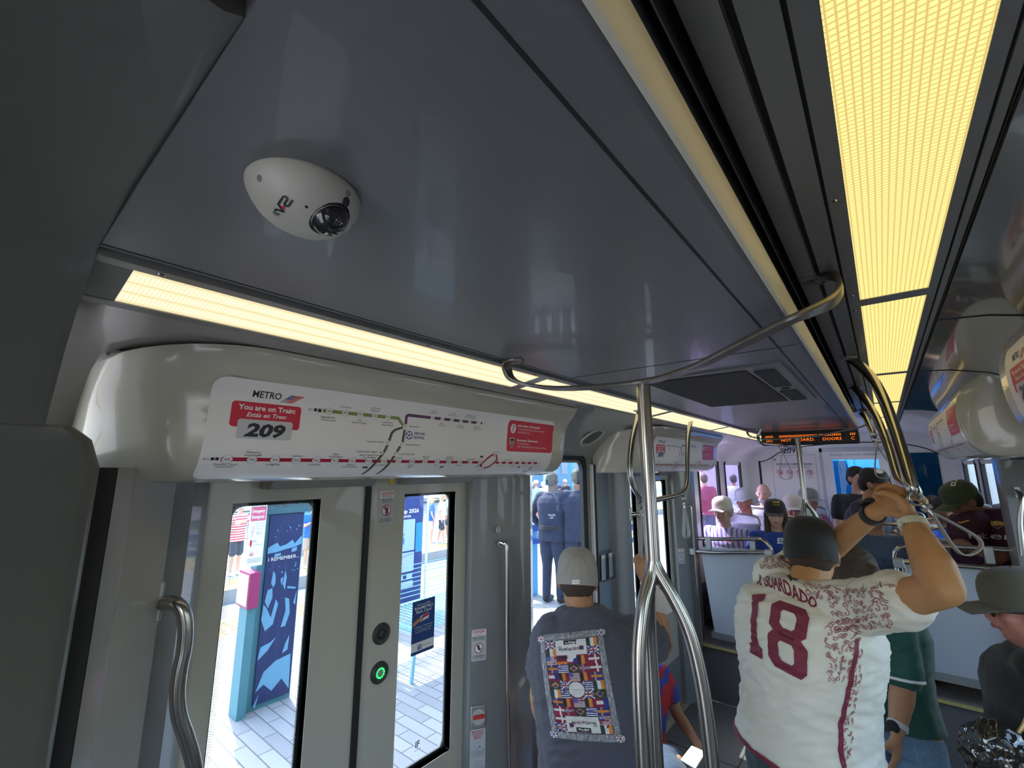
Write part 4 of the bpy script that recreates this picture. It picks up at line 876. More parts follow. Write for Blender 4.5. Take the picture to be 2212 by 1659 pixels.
tl = partition([(-1.315, 1.222), (-0.77, 1.245), (-0.77, 0.55), (-1.25, 0.55)], 'grey partition panel at left, below the passenger in the striped jersey')
q = MB(); q.tube(spline([(-1.40, YQ - .035, 1.178), (-1.2, YQ - .035, 1.188), (-.8, YQ - .035, 1.235)], 4), .016, STEEL, 16); q.build('rail', tl)
q = MB(); q.tube(spline([(-1.34, YQ, 1.285), (-1.1, YQ, 1.303), (-.87, YQ, 1.325), (-.81, YQ, 1.312), (-.775, YQ, 1.27), (-.765, YQ, 1.20), (-.765, YQ, .46)], 5), .016, STEEL, 16); q.build('rail', tl)
for x in (-1.245, -.90):
    q = MB(); q.box((x - .022, YQ - .02, 1.20), (x + .022, YQ + .018, 1.31), BRKT); q.build('clamp', tl, bevel=.006)
q = MB(); q.box((-1.425, YQ - .055, 1.15), (-1.35, YQ - .018, 1.205), BRKT); q.build('end_bracket', tl, bevel=.006)
q = MB(); q.box((-.81, YQ - .055, 1.215), (-.755, YQ + .01, 1.255), BRKT); q.build('end_bracket', tl, bevel=.006)
tr = partition([(0.02, 1.28), (0.58, 1.28), (0.58, 0.60), (0.09, 0.60)], 'grey partition panel at right, below the passenger in the green cap')
z1 = lambda u, v: P(u, v, y=YQ - .0)
q = MB(); q.tube(spline([P(1944, 1256, y=YQ - .03), P(1936, 1225, y=YQ), P(1932, 1200, y=YQ), P(1940, 1186, y=YQ), P(1962, 1180, y=YQ), P(2056, 1181, y=YQ), P(2130, 1185, y=YQ), P(2190, 1190, y=YQ)], 5), .016, STEEL, 16); q.build('rail', tr)
q = MB(); q.tube([P(1938, 1213, y=YQ - .035), P(2044, 1220, y=YQ - .035), P(2196, 1232, y=YQ - .035)], .015, STEEL, 16); q.build('rail', tr)
q = MB(); q.tube([(.03, YQ, 1.27), (.05, YQ, .9), (.08, YQ, .46)], .016, STEEL, 12); q.build('upright', tr)
for u in (2137,):
    c_ = P(u, 1200, y=YQ); q = MB(); q.box((c_.x - .024, YQ - .022, c_.z - .05), (c_.x + .024, YQ + .02, c_.z + .055), BRKT); q.build('clamp', tr, bevel=.006)
for u, v in ((1941, 1215), (2196, 1195)):
    c_ = P(u, v, y=YQ); q = MB(); q.box((c_.x - .03, YQ - .055, c_.z - .03), (c_.x + .03, YQ + .01, c_.z + .03), BRKT); q.build('end_bracket', tr, bevel=.006)

# --- seats on the raised floor
SEATM = mat('seat_fabric_blue', (0.03, 0.06, 0.14), 0.85, 0, .3, 200); SEATS = mat('seat_shell', (.30, .32, .36), .4)
def seat(x, y, label, face=-1):
    t = thing('passenger_seat', (x, y, FAR), label, 'seat', 'seats on the raised floor')
    q = MB(); q.box((x - .21, y - .21, FAR + .36), (x + .21, y + .21, FAR + .43), SEATM); q.build('seat_cushion', t, bevel=.02)
    yb = y - face * .23
    q = MB(); q.loft([[V((x - .2, yb - .03, z)), V((x + .2, yb - .03, z)), V((x + .2, yb + .03, z)), V((x - .2, yb + .03, z))] for z in (FAR + .38, FAR + .88)], SEATS); q.build('backrest', t, bevel=.02)
    q = MB(); q.tube(spline([(x - .2, yb, FAR + .86), (x - .17, yb, FAR + .95), (x, yb, FAR + .97), (x + .17, yb, FAR + .95), (x + .2, yb, FAR + .86)], 5), .013, STEEL, 12); q.build('top_rail', t)
    q = MB(); q.box((x - .12, y - .15, FAR), (x + .12, y + .15, FAR + .36), ALU); q.build('pedestal', t)
for k, (x, y) in enumerate(((-1.24, 5.05), (-.80, 5.05), (-1.24, 5.9), (-.80, 5.9), (-1.24, 6.7), (-.80, 6.7), (-.02, 4.95), (.42, 4.95), (-.02, 5.75), (.42, 5.75), (0.1, 6.6))):
    seat(x, y, 'grey shell seat ' + ('at the left wall, first row, under the striped jersey', 'beside the aisle in the first left row, under the blue polo', 'by the left wall in the second row, under the white jersey', 'second left row beside the aisle, under the ruddy passenger', 'by the left wall at the back, under the bald passenger', 'last left row beside the aisle, under the camouflage cap', 'right of the aisle in front, under the denim blue henley', 'by the right wall in front, under the maroon jersey', 'second right row beside the aisle, under the navy tee', 'by the right wall in the second row, behind the green cap', 'at the very back beside the cab door')[k])

# ================================================================== people
def uvell(c, r, rot=None, n=14, mth=10):
    vs = []; fs = []; c = V(c)
    for i in range(mth + 1):
        a = PI * i / mth
        for j in range(n):
            b = 2 * PI * j / n; p = V((math.sin(a) * math.cos(b) * r[0], math.sin(a) * math.sin(b) * r[1], math.cos(a) * r[2]))
            vs.append(c + (rot @ p if rot is not None else p))
    for i in range(mth):
        for j in range(n):
            a_, b_ = i * n + j, i * n + (j + 1) % n; fs.append((a_, a_ + n, b_ + n, b_))
    return vs, fs
class Soft:
    """closed shapes fused into one continuous skin"""
    def __init__(s): s.v = []; s.f = []
    def _a(s, vs, fs): o = len(s.v); s.v += [tuple(p) for p in vs]; s.f += [tuple(i + o for i in f) for f in fs]
    def ell(s, c, r, rot=None): s._a(*uvell(c, r, rot))
    def limb(s, pts, rs, n=14, flat=1.0, side=None):
        pts = [V(p) for p in pts]
        q = MB(); full = [pts[0] - (pts[1] - pts[0]).normalized() * rs[0] * .9, pts[0] - (pts[1] - pts[0]).normalized() * rs[0] * .6] + pts + [pts[-1] + (pts[-1] - pts[-2]).normalized() * rs[-1] * .6, pts[-1] + (pts[-1] - pts[-2]).normalized() * rs[-1] * .9]
        rr = [rs[0] * .4, rs[0] * .8] + list(rs) + [rs[-1] * .8, rs[-1] * .4]
        q.tube(full, rr, RUB, n); s._a(q.v, q.f)
        for p, r in zip(pts[1:-1], rs[1:-1]): s.ell(p, (r, r, r))
    def rings(s, data, rgt, fwd, n=24, e=2.3):
        """data: (centre, half width, half depth)"""
        rs = []
        for i, d in enumerate(data):
            c, w, dp = d[:3]; r_ = V(d[3]) if len(d) > 3 else rgt; f_ = V(d[4]) if len(d) > 4 else fwd
            row = []
            for k in range(n):
                a = 2 * PI * k / n; ca, sa = math.cos(a), math.sin(a)
                row.append(V(c) + r_ * (math.copysign(abs(ca) ** (2 / e), ca) * w) + f_ * (math.copysign(abs(sa) ** (2 / e), sa) * dp))
            rs.append(row)
        q = MB(); q.loft(rs, RUB); s._a(q.v, q.f)
    def build(s, name, parent, m, voxel=0.01, smo=4, fold=0.0, fscale=9.0, fdir=None, cut=None, fine=0.0, decimate=None):
        base = V((0, 0, 0)); q = parent
        while q is not None: base = base + V(q.location); q = q.parent
        me = bpy.data.meshes.new(name); me.from_pydata([tuple(V(p) - base) for p in s.v], [], s.f)
        bm = bmesh.new(); bm.from_mesh(me); bmesh.ops.recalc_face_normals(bm, faces=bm.faces); bm.to_mesh(me); bm.free()
        o = bpy.data.objects.new(name, me); COL.objects.link(o); o.parent = parent
        r = o.modifiers.new('r', 'REMESH'); r.mode = 'VOXEL'; r.voxel_size = voxel; r.adaptivity = 0.0
        k = o.modifiers.new('s', 'SMOOTH'); k.factor = .5; k.iterations = smo
        dg = bpy.context.evaluated_depsgraph_get(); dg.update(); ev = o.evaluated_get(dg); nm = bpy.data.meshes.new_from_object(ev)
        o.modifiers.clear(); o.data = nm; bpy.data.meshes.remove(me); nm.name = name
        if fold > 0 or cut:
            bm = bmesh.new(); bm.from_mesh(nm); bm.normal_update()
            if fold > 0:
                fd = V(fdir).normalized() if fdir is not None else None; ds = []
                for v_ in bm.verts:
                    p = v_.co * fscale
                    if fd is not None: p = p + fd * (p.dot(fd)) * 1.9
                    n1 = noise.noise(p + V((3.1, 1.7, 9.2))); n2 = noise.noise(p * 2.3); rd = (1 - abs(n1) * 2.2) * .6 + n2 * .4
                    ds.append(v_.normal * ((rd + .35) * fold))
                for v_, d in zip(bm.verts, ds): v_.co += d
            if cut:
                for co, no in cut:
                    bmesh.ops.bisect_plane(bm, geom=bm.verts[:] + bm.edges[:] + bm.faces[:], plane_co=V(co) - base, plane_no=V(no), clear_outer=True)
            bm.to_mesh(nm); bm.free()
        nm.materials.clear(); nm.materials.append(m); nm.polygons.foreach_set('use_smooth', [True] * len(nm.polygons)); nm.update()
        return o
def bvh_of(o):
    base = V((0, 0, 0)); q = o
    while q is not None: base = base + V(q.location); q = q.parent
    return BVHTree.FromPolygons([v.co + base for v in o.data.vertices], [tuple(p.vertices) for p in o.data.polygons])
def onto(bv, o, ux, vx, back=0.4, off=0.0025):
    """flat art (u, v) dropped onto a cloth surface along the art's normal"""
    ux = V(ux).normalized(); vx = V(vx).normalized(); n_ = ux.cross(vx).normalized()
    def f(u, v, h):
        p = V(o) + ux * u + vx * v; hit = bv.ray_cast(p + n_ * back, -n_)
        return hit[0] + n_ * (off + h) if hit[0] else None
    return f

def skinm(n, c): return mat('skin_' + n, c, .55, 0, .12, 60, .15, 500, spec=.35)
S_TAN = skinm('tan', (0.47, 0.24, 0.13)); S_LIGHT = skinm('light', (0.60, 0.36, 0.26)); S_RED = skinm('ruddy', (0.50, 0.21, 0.16)); S_DARK = skinm('dark', (0.10, 0.05, 0.035)); S_BROWN = skinm('brown', (0.27, 0.13, 0.08)); S_GOLD = skinm('golden', (0.55, 0.28, 0.12))
H_BLK = mat('hair_black', (0.012, 0.010, 0.009), .6, 0, .5, 90, .8, 260, stretch=(1, 1, .3)); H_BRN = mat('hair_brown', (0.06, 0.035, 0.02), .6, 0, .5, 90, .8, 260, stretch=(1, 1, .3)); H_BLD = mat('hair_blond', (0.5, 0.38, 0.2), .6, 0, .4, 90, .8, 260); H_GRY = mat('hair_grey', (0.5, 0.48, 0.45), .7, 0, .3, 90, .8, 260)
EYEW = mat('eye_white', (.34, .30, .27), .4); EYED = mat('eye_dark', (.02, .012, .01), .2); LIPM = mat('lip', (.38, .13, .11), .5)
def cloth(n, c, rough=.85, **k): return mat('cloth_' + n, c, rough, 0, k.pop('na', .10), k.pop('ns', 700), k.pop('b', .25), k.pop('bs', 1200), sheen=.15, **k)

def frame(f, up=V((0, 0, 1))):
    f = V(f).normalized(); r = f.cross(V(up)).normalized(); u = r.cross(f).normalized(); return r, f, u
def hand(s, w, d, n, curl=0.5, sc=1.0, thumb=1, spread=0.0):
    """wrist w, pointing d, palm faces n; thumb +1/-1 = which side; curl in radians per knuckle"""
    d = V(d).normalized(); n = V(n); n = (n - d * n.dot(d)).normalized(); a = d.cross(n).normalized() * thumb
    L = .088 * sc
    for k in range(4):
        o = (1.5 - k) * .0195 * sc; kn = V(w) + d * L * (1 - .05 * abs(k - 1.2)) + a * o
        s.limb([V(w) + a * o * .55, V(w) + d * L * .5 + a * o * .85, kn], [.015 * sc, .0145 * sc, .0115 * sc], 10)
        lens = ((.042, .026, .021), (.047, .030, .022), (.043, .028, .022), (.034, .021, .019))[k]; p = kn; ang = 0; pts = [kn]
        for j in range(3):
            ang += curl * (0.9, 1.05, .8)[j]; dd = d * math.cos(ang) + n * math.sin(ang) + a * spread * (1.5 - k) * .12; p = p + dd.normalized() * lens[j] * sc; pts.append(p)
        s.limb(pts, [.0100 * sc, .0093 * sc, .0085 * sc, .0075 * sc], 10)
    tb = V(w) + d * L * .25 + a * .024 * sc; c2 = min(curl, .9)
    t1 = tb + (d * .55 + a * .75 + n * .35).normalized() * .036 * sc; t2 = t1 + (d * (.8 - c2 * .3) + a * (.35 - c2 * .4) + n * (.25 + c2 * .6)).normalized() * .030 * sc; t3 = t2 + (d * (.8 - c2 * .5) + a * (.05 - c2 * .4) + n * (.3 + c2 * .7)).normalized() * .026 * sc
    s.limb([tb, t1, t2, t3], [.015 * sc, .0125 * sc, .0105 * sc, .009 * sc], 10)
def head(s, c, f, up, sc=1.0, beard=False, jaw=1.0):
    r, f, u = frame(f, up); R3 = Matrix((r, f, u)).transposed(); q = lambda a, b, cc: V(c) + (r * a + f * b + u * cc) * sc
    k = sc
    s.ell(q(0, -.012, .028), (.074 * k, .094 * k, .088 * k), R3); s.ell(q(0, .020, -.030), (.062 * k * jaw, .070 * k, .080 * k), R3); s.ell(q(0, .045, -.082), (.036 * k * jaw, .036 * k, .030 * k), R3)
    s.ell(q(0, .070, .022), (.052 * k, .022 * k, .016 * k), R3)
    for sd in (-1, 1):
        s.ell(q(sd * .040, .062, -.020), (.022 * k, .022 * k, .020 * k), R3); s.ell(q(sd * .077, -.006, -.012), (.010 * k, .018 * k, .031 * k), R3); s.ell(q(sd * .083, -.012, -.002), (.007 * k, .014 * k, .020 * k), R3)
    s.limb([q(0, .085, .012), q(0, .102, -.022)], [.010 * k, .013 * k], 10); s.ell(q(0, .100, -.026), (.018 * k, .012 * k, .010 * k), R3)
    s.ell(q(0, .088, -.052), (.026 * k, .012 * k, .010 * k), R3)
def face_parts(par, c, f, up, sc, eyes=True, glasses=False, beard=None):
    r, f, u = frame(f, up); q_ = lambda a, b, cc: V(c) + (r * a + f * b + u * cc) * sc; R3 = Matrix((r, f, u)).transposed()
    for sd in (-1, 1):
        m = MB(); m.add(*uvell(q_(sd * .031, .078, .002), (.0115 * sc, .008 * sc, .0045 * sc), R3, 12, 8), EYEW); m.add(*uvell(q_(sd * .031, .084, .002), (.0055 * sc, .004 * sc, .0042 * sc), R3, 10, 6), EYED); m.build('eye', par)
    m = MB(); m.add(*uvell(q_(0, .096, -.054), (.022 * sc, .006 * sc, .006 * sc), R3, 12, 6), LIPM); m.build('mouth', par)
    if glasses:
        m = MB()
        for sd in (-1, 1): m.add(*uvell(q_(sd * .033, .094, .002), (.028 * sc, .006 * sc, .020 * sc), R3, 16, 8), RUB); m.tube([q_(sd * .06, .088, .006), q_(sd * .082, .0, .004)], .0028 * sc, RUB, 6)
        m.tube([q_(-.01, .10, .006), q_(.01, .10, .006)], .003 * sc, RUB, 6); m.build('sunglasses', par)
def hair(par, c, f, up, sc, m, long=0.0, vox=.008, drop=.0, name='hair', front=.02, nape=False):
    r, f, u = frame(f, up); R3 = Matrix((r, f, u)).transposed(); q_ = lambda a, b, cc: V(c) + (r * a + f * b + u * cc) * sc; s = Soft()
    if not nape: s.ell(q_(0, -.022, .046), (.083 * sc, .092 * sc, .082 * sc), R3)
    s.ell(q_(0, -.052, .002), (.080 * sc, .068 * sc, .085 * sc), R3) if not nape else s.ell(q_(0, -.036, -.012), (.0765 * sc, .066 * sc, .066 * sc), R3)
    if front: s.ell(q_(0, .045, .085), (.055 * sc, .035 * sc, .028 * sc), R3)
    if long > 0:
        dn = V((0, 0, -1))
        for a_ in (-.068, -.034, 0, .034, .068):
            p0 = q_(a_, -.05 - .02 * (1 - abs(a_) * 10), .0); s.limb([p0, p0 + dn * long * .5 - f * .015, p0 + dn * long - f * .0 + r * a_ * .3], [.034 * sc, .036 * sc, .022 * sc], 10)
        for sd in (-1, 1): p0 = q_(sd * .078, .0, .0); s.limb([p0, p0 + dn * long * .8], [.022 * sc, .018 * sc], 8)
    return s.build(name, par, m, vox, 2, fold=.004 * sc, fscale=45)
def cap(par, c, f, up, sc, m, brimm=None, back=False, name='cap', panel=None, low=0.0, flatcap=1.0):
    """baseball cap; back=True turns the brim to the nape"""
    r, f, u = frame(f, up); g = -f if back else f; q_ = lambda a, b, cc: V(c) + (r * a + f * b + u * cc) * sc
    t = MB(); rows = []; prof = [(1.0, 0.0), (1.01, .018), (1.0, .040), (.955, .064), (.86, .084), (.68, .099), (.40, .108), (.08, .110)]
    for w_, h_ in prof:
        rows.append([q_(math.cos(2 * PI * k / 32) * .087 * w_, math.sin(2 * PI * k / 32) * .103 * w_ - .006, .030 + low + h_ * flatcap - (.018 * math.sin(2 * PI * k / 32) * (-1 if not back else .2) * -1 if h_ < .03 else 0)) for k in range(32)])
    t.loft(rows, m)
    if panel:
        cr = t.build(name, par, ang=60)
    else: cr = t.build(name, par, ang=60)
    t = MB(); t.add(*uvell(q_(0, -.006, .140 + low), (.007 * sc, .007 * sc, .005 * sc), None, 8, 6), brimm or m); t.build('button', cr)
    t = MB(); rows = []
    gb = g
    for j in range(9):
        a = -1.05 + 2.1 * j / 8; base_ = r * math.sin(a) * .080 + gb * (math.cos(a) * .095) ; tip = r * math.sin(a) * .078 + gb * (.100 + .072 * math.cos(a) ** .6)
        cur = -.018 * (math.sin(a) ** 2)
        b0 = V(c) + (base_ - f * .006 + u * (.034 + low + cur * .5)) * sc; b1 = V(c) + (tip - f * .006 + u * (.026 + low + cur)) * sc
        rows.append([b0, b1, b1 - u * .003 * sc, b0 - u * .004 * sc])
    t.loft(rows, brimm or m); t.build('brim', cr, ang=60)
    return cr
def person(name, loc, label, body_m, J, cloth_top=None, cloth_low=None, sc=1.0, bulk=1.0, vox=.010, sleeve=.5, short=True, hands=None, fold=.003, hem=-.10, group=None, neck=True, shoes=None, far=False, legs=True, shirt_name='shirt', collar=None, girth=None, depth=1.0, hem_band=None, armb=1.0, slv=1.0):
    """J: dict of world points - pelvis, neck, head, face, up, shR shL elR elL wrR wrL, hipR hipL knR knL anR anL, rgt (torso right)"""
    t = thing(name, loc, label, 'person', group); pe, nk, hd = V(J['pelvis']), V(J['neck']), V(J['head']); rt = V(J['rgt']).normalized()
    ax = (nk - pe).normalized(); fw = ax.cross(rt).normalized() * (1 if ax.cross(rt).dot(V(J['face'])) > -.2 or True else -1); rt = fw.cross(ax).normalized()
    Lk = (nk - pe).length; gi = girth or bulk
    tor = [(0.0, .165, .115), (.10, .168, .118), (.25, .158, .115), (.42, .160, .118), (.60, .172, .124), (.76, .180, .118), (.88, .165, .095), (.96, .105, .072), (1.0, .062, .058)]
    def T(pad, upto=1.01, frm=0.0, ext=0.0):
        o = []
        for f_, w_, d_ in tor:
            if f_ > upto or f_ < frm: continue
            b_ = gi if f_ < .6 else bulk
            o.append((pe + ax * Lk * f_, w_ * sc * b_ + pad, d_ * sc * (b_ * .5 + .5 + (gi - 1) * .5) * depth + pad))
        return o
    B = Soft(); B.rings(T(-.006 if cloth_top else 0), rt, fw); sh = {}
    for S_ in 'RL':
        if 'sh' + S_ not in J: continue
        a, b, c = V(J['sh' + S_]), V(J['el' + S_]), V(J['wr' + S_]); k = sc
        B.limb([nk - ax * .07 * k, a], [.044 * k, .048 * k * bulk], 12)
        B.limb([a, a.lerp(b, .5), b], [.055 * k * bulk * armb, .049 * k * bulk * armb, .042 * k], 14)
        B.limb([b, b.lerp(c, .3), b.lerp(c, .75), c], [.042 * k, .044 * k * (bulk * .5 + .5), .034 * k, .027 * k], 14)
        hh = (hands or {}).get(S_)
        if hh: hand(B, c, *hh[:2], curl=hh[2], sc=k * 1.0, thumb=hh[3])
        else: hand(B, c, (c - b), fw.cross(c - b) if abs(fw.cross((c - b).normalized()).length) > .3 else rt, curl=.35, sc=k * 1.0, thumb=1)
    B.limb([nk - ax * .03 * sc, hd - V(J['up']).normalized() * .06 * sc - V(J['face']).normalized() * .01 * sc], [.056 * sc * (bulk * .5 + .5), .054 * sc * (bulk * .5 + .5)], 14)
    head(B, hd, J['face'], J['up'], sc, jaw=J.get('jaw', 1.0))
    if legs:
        for S_ in 'RL':
            h_, k_, a_ = V(J['hip' + S_]), V(J['kn' + S_]), V(J['an' + S_])
            B.limb([h_, h_.lerp(k_, .5), k_], [.085 * sc * bulk, .072 * sc * bulk, .054 * sc], 14); B.limb([k_, k_.lerp(a_, .3), a_], [.052 * sc, .054 * sc, .036 * sc], 12)
            fo = V(J.get('foot', fw)); fo = V((fo.x, fo.y, 0)).normalized(); B.limb([a_ + V((0, 0, -.02)), a_ + fo * .12 + V((0, 0, -.05))], [.038 * sc, .03 * sc], 10)
    body = B.build('body', t, body_m, vox, 3)
    if hem_band:
        cc = pe + ax * (hem * sc - .010); w0, d0 = T(.016 * sc)[0][1] * 1.075, T(.016 * sc)[0][2] * 1.07; m = MB(); m.tube([cc + rt * (math.copysign(abs(math.cos(a_)) ** (2 / 2.3), math.cos(a_)) * w0) + fw * (math.copysign(abs(math.sin(a_)) ** (2 / 2.3), math.sin(a_)) * d0) + ax * .004 for a_ in [2 * PI * k_ / 48 for k_ in range(49)]], .0075, hem_band, 6); m.build('hem_band', t)
    res = {'t': t, 'body': body, 'pe': pe, 'nk': nk, 'rt': rt, 'fw': fw, 'ax': ax}
    if cloth_top:
        C = Soft(); pad = .016 * sc; tt = T(pad, .9); lowest = tt[0]; tt = [r_ for r_ in tt if (r_[0] - pe).dot(ax) > hem * sc + .015]
        C.rings([(pe + ax * hem * sc * 1.0, lowest[1] * 1.06, lowest[2] * 1.05)] + tt + [(pe + ax * Lk * .955, .118 * sc * bulk, .092 * sc), (pe + ax * (Lk * 1.0 + .012), .078 * sc * (bulk * .5 + .5), .073 * sc * (bulk * .5 + .5))], rt, fw)
        for S_ in 'RL':
            if 'sh' + S_ not in J: continue
            a, b, c = V(J['sh' + S_]), V(J['el' + S_]), V(J['wr' + S_]); k = sc
            C.limb([nk - ax * .058 * k, a], [.062 * k, .067 * k * bulk], 14)
            if sleeve <= 1.0:
                e_ = a.lerp(b, sleeve); C.limb([a, a.lerp(e_, .5), e_], [.068 * k * bulk * slv, .068 * k * bulk * slv, .070 * k * bulk * slv], 16)
            else:
                C.limb([a, b], [.066 * k * bulk, .055 * k], 14); C.limb([b, b.lerp(c, min(sleeve - 1, .97))], [.055 * k, .042 * k], 14)
        res['shirt'] = C.build(shirt_name, t, cloth_top, vox, 3, fold=fold, fscale=11 / max(sc, .6), fdir=ax.cross(fw) * .3 + ax * .8)
        if collar:
            m = MB(); m.tube([nk + ax * (-.014) * sc + rt * math.cos(a_) * .068 * sc * (bulk * .5 + .5) + fw * math.sin(a_) * .064 * sc + ax * (-.02 * math.sin(a_)) * sc for a_ in [2 * PI * k_ / 24 for k_ in range(25)]], .009 * sc, collar, 8); m.build('collar', t)
    if cloth_low and legs:
        C = Soft(); C.rings([(pe - ax * .08 * sc, .160 * sc * gi, .112 * sc * gi), (pe + ax * .0, .160 * sc * gi, .110 * sc * gi), (pe + ax * .07 * sc, .148 * sc * gi, .102 * sc * gi)], rt, fw)
        for S_ in 'RL':
            h_, k_, a_ = V(J['hip' + S_]), V(J['kn' + S_]), V(J['an' + S_])
            if short: C.limb([h_ - V((0, 0, .03)), h_.lerp(k_, .5), h_.lerp(k_, .88)], [.092 * sc * bulk, .094 * sc * bulk, .092 * sc * bulk], 16)
            else: C.limb([h_ - V((0, 0, .03)), h_.lerp(k_, .5), k_], [.092 * sc * bulk, .088 * sc * bulk, .070 * sc], 16); C.limb([k_, k_.lerp(a_, .5), k_.lerp(a_, .97)], [.070 * sc, .062 * sc, .058 * sc], 14)
        res['low'] = C.build('shorts' if short else 'trousers', t, cloth_low, vox, 3, fold=fold, fscale=12)
    if shoes and legs:
        for S_ in 'RL':
            a_ = V(J['an' + S_]); fo = V(J.get('foot', fw)); fo = V((fo.x, fo.y, 0)).normalized(); C = Soft(); C.limb([a_ - fo * .03 * sc + V((0, 0, -.03)), a_ + fo * .07 * sc + V((0, 0, -.042)), a_ + fo * .16 * sc + V((0, 0, -.05))], [.046 * sc, .043 * sc, .036 * sc], 12); C.build('shoe', t, shoes, max(vox, .01), 2)
    return res
def pose(loc, yaw, h=1.75, seated=False, seat_z=.45, lean=0.0, armR='down', armL='down', look=None, nod=0.0, step=.0):
    """standard joints; yaw 0 faces +y, counter-clockwise positive"""
    k = h / 1.75; x, y, z = loc; f = V((-math.sin(yaw), math.cos(yaw), 0)); r = V((f.y, -f.x, 0)); U = V((0, 0, 1)); o = V(loc)
    hipz = (.93 * k) if not seated else seat_z + .09 * k; J = {'rgt': r}
    pe = o + U * hipz; sp = (U * math.cos(lean) + f * math.sin(lean)); J['pelvis'] = pe; J['neck'] = pe + sp * .555 * k; J['head'] = J['neck'] + (sp * .6 + U * .4 + f * .1).normalized() * .170 * k + f * .012
    J['face'] = (look and V(look) or (f * math.cos(nod) - U * math.sin(nod))); J['up'] = U * math.cos(nod) + f * math.sin(nod)
    for S_, s_, arm in (('R', 1, armR), ('L', -1, armL)):
        a = J['neck'] - sp * .055 * k + r * s_ * .185 * k; J['sh' + S_] = a
        if arm == 'down': e, w = a - U * .29 * k + r * s_ * .06 * k - f * .02, a - U * .53 * k + r * s_ * .09 * k + f * .06
        elif arm == 'lap': e, w = a - U * .27 * k + r * s_ * .07 * k + f * .05, a - U * .34 * k + r * s_ * .0 * k + f * .28 * k
        elif arm == 'phone': e, w = a - U * .27 * k + r * s_ * .05 * k + f * .06, a - U * .16 * k - r * s_ * .06 * k + f * .28 * k
        elif arm == 'hip': e, w = a - U * .26 * k + r * s_ * .14 * k - f * .05, a - U * .46 * k + r * s_ * .02 * k + f * .06
        elif arm == 'fold': e, w = a - U * .26 * k + r * s_ * .04 * k + f * .08, a - U * .22 * k - r * s_ * .16 * k + f * .2 * k
        elif arm == 'reach': e, w = a - U * .15 * k + r * s_ * .03 * k + f * .22 * k, a - U * .05 * k - r * s_ * .02 * k + f * .46 * k
        else: e, w = V(arm[0]), V(arm[1])
        J['el' + S_], J['wr' + S_] = e, w
        hp = pe + r * s_ * .095 * k - U * .03 * k; J['hip' + S_] = hp
        if seated: J['kn' + S_] = hp + f * .42 * k + U * .01; J['an' + S_] = V((J['kn' + S_].x, J['kn' + S_].y, z + .09)) + f * .02
        else: st = step * s_; J['kn' + S_] = V((hp.x, hp.y, z + .50 * k)) + f * (st * .5 + .02); J['an' + S_] = V((hp.x, hp.y, z + .085 * k)) + f * st
    J['foot'] = f
    return J

# ---------------------------------------------------------------- the two men in front
def quad_on(bv, corners, W_, H_, lift=.0018, up=None):
    """corners TL TR BR BL as sight-line pixels that meet the cloth; art (0..W, 0..H)"""
    pts = []
    for u, v in corners:
        d = ray(u, v).normalized(); h = bv.ray_cast(EYE, d); pts.append(h[0])
    good = [p for p in pts if p is not None]
    dep = sum((p - EYE).length for p in good) / max(1, len(good))
    pts = [p if p is not None else EYE + ray(*c).normalized() * dep for p, c in zip(pts, corners)]
    tl, tr, br, bl = pts; n_ = ((tr - tl) + (br - bl)).cross((tl - bl) + (tr - br)).normalized()
    if n_.dot(EYE - tl) < 0: n_ = -n_
    def f(u, v, h):
        s_, t_ = u / W_, v / H_; p = (bl.lerp(br, s_)).lerp(tl.lerp(tr, s_), t_); hit = bv.ray_cast(p + n_ * .25, -n_)
        if not hit[0]: return None
        return hit[0] + n_ * (lift + h)
    return f
WHJ = cloth('jersey_cream', (0.78, 0.74, 0.63), .7, b=.3, bs=900); MAR = cloth('maroon', (0.20, 0.015, 0.04), .6); NAVT = cloth('tee_charcoal', (0.070, 0.070, 0.092), .9, b=.5, bs=800)
DKT = cloth('dark_teal_trousers', (0.035, 0.055, 0.06), .7); CAPK = cloth('cap_black', (0.016, 0.016, 0.018), .8); CAPG = cloth('cap_sand_grey', (0.34, 0.31, 0.28), .9); JEAN = cloth('denim', (0.14, 0.24, 0.36), .9, na=.5, ns=120); JEAND = cloth('denim_dark', (0.03, 0.05, 0.09), .9, na=.4, ns=120)
GRNT = cloth('green_jersey', (0.012, 0.085, 0.06), .7); BLKT = cloth('black_tee', (0.014, 0.014, 0.017), .9); OLV = cloth('olive_cap', (0.10, 0.095, 0.07), .9)

fa = math.radians(24)
J = {'rgt': (math.cos(fa), -math.sin(fa), 0), 'pelvis': P(1742, 1640, y=2.02), 'neck': P(1738, 1262, y=2.02), 'head': P(1752, 1196, y=2.12), 'face': (-.02, .93, -.36), 'up': (0, .36, .93), 'jaw': 1.08}
J['shR'] = P(1868, 1312, y=1.90); J['elR'] = P(2040, 1272, y=1.66); J['wrR'] = P(1968, 1124, y=1.78)
J['shL'] = P(1676, 1250, y=2.14); J['elL'] = P(1765, 1205, y=2.38); J['wrL'] = P(1893, 1104, y=1.98)
for S_, s_ in (('R', 1), ('L', -1)):
    hp = J['pelvis'] + V(J['rgt']) * s_ * .10 + V((0, 0, -.02)); J['hip' + S_] = hp; J['kn' + S_] = V((hp.x, hp.y - .02, .5)); J['an' + S_] = V((hp.x, hp.y, .09))
gb = P(1958, 1052, y=1.95)
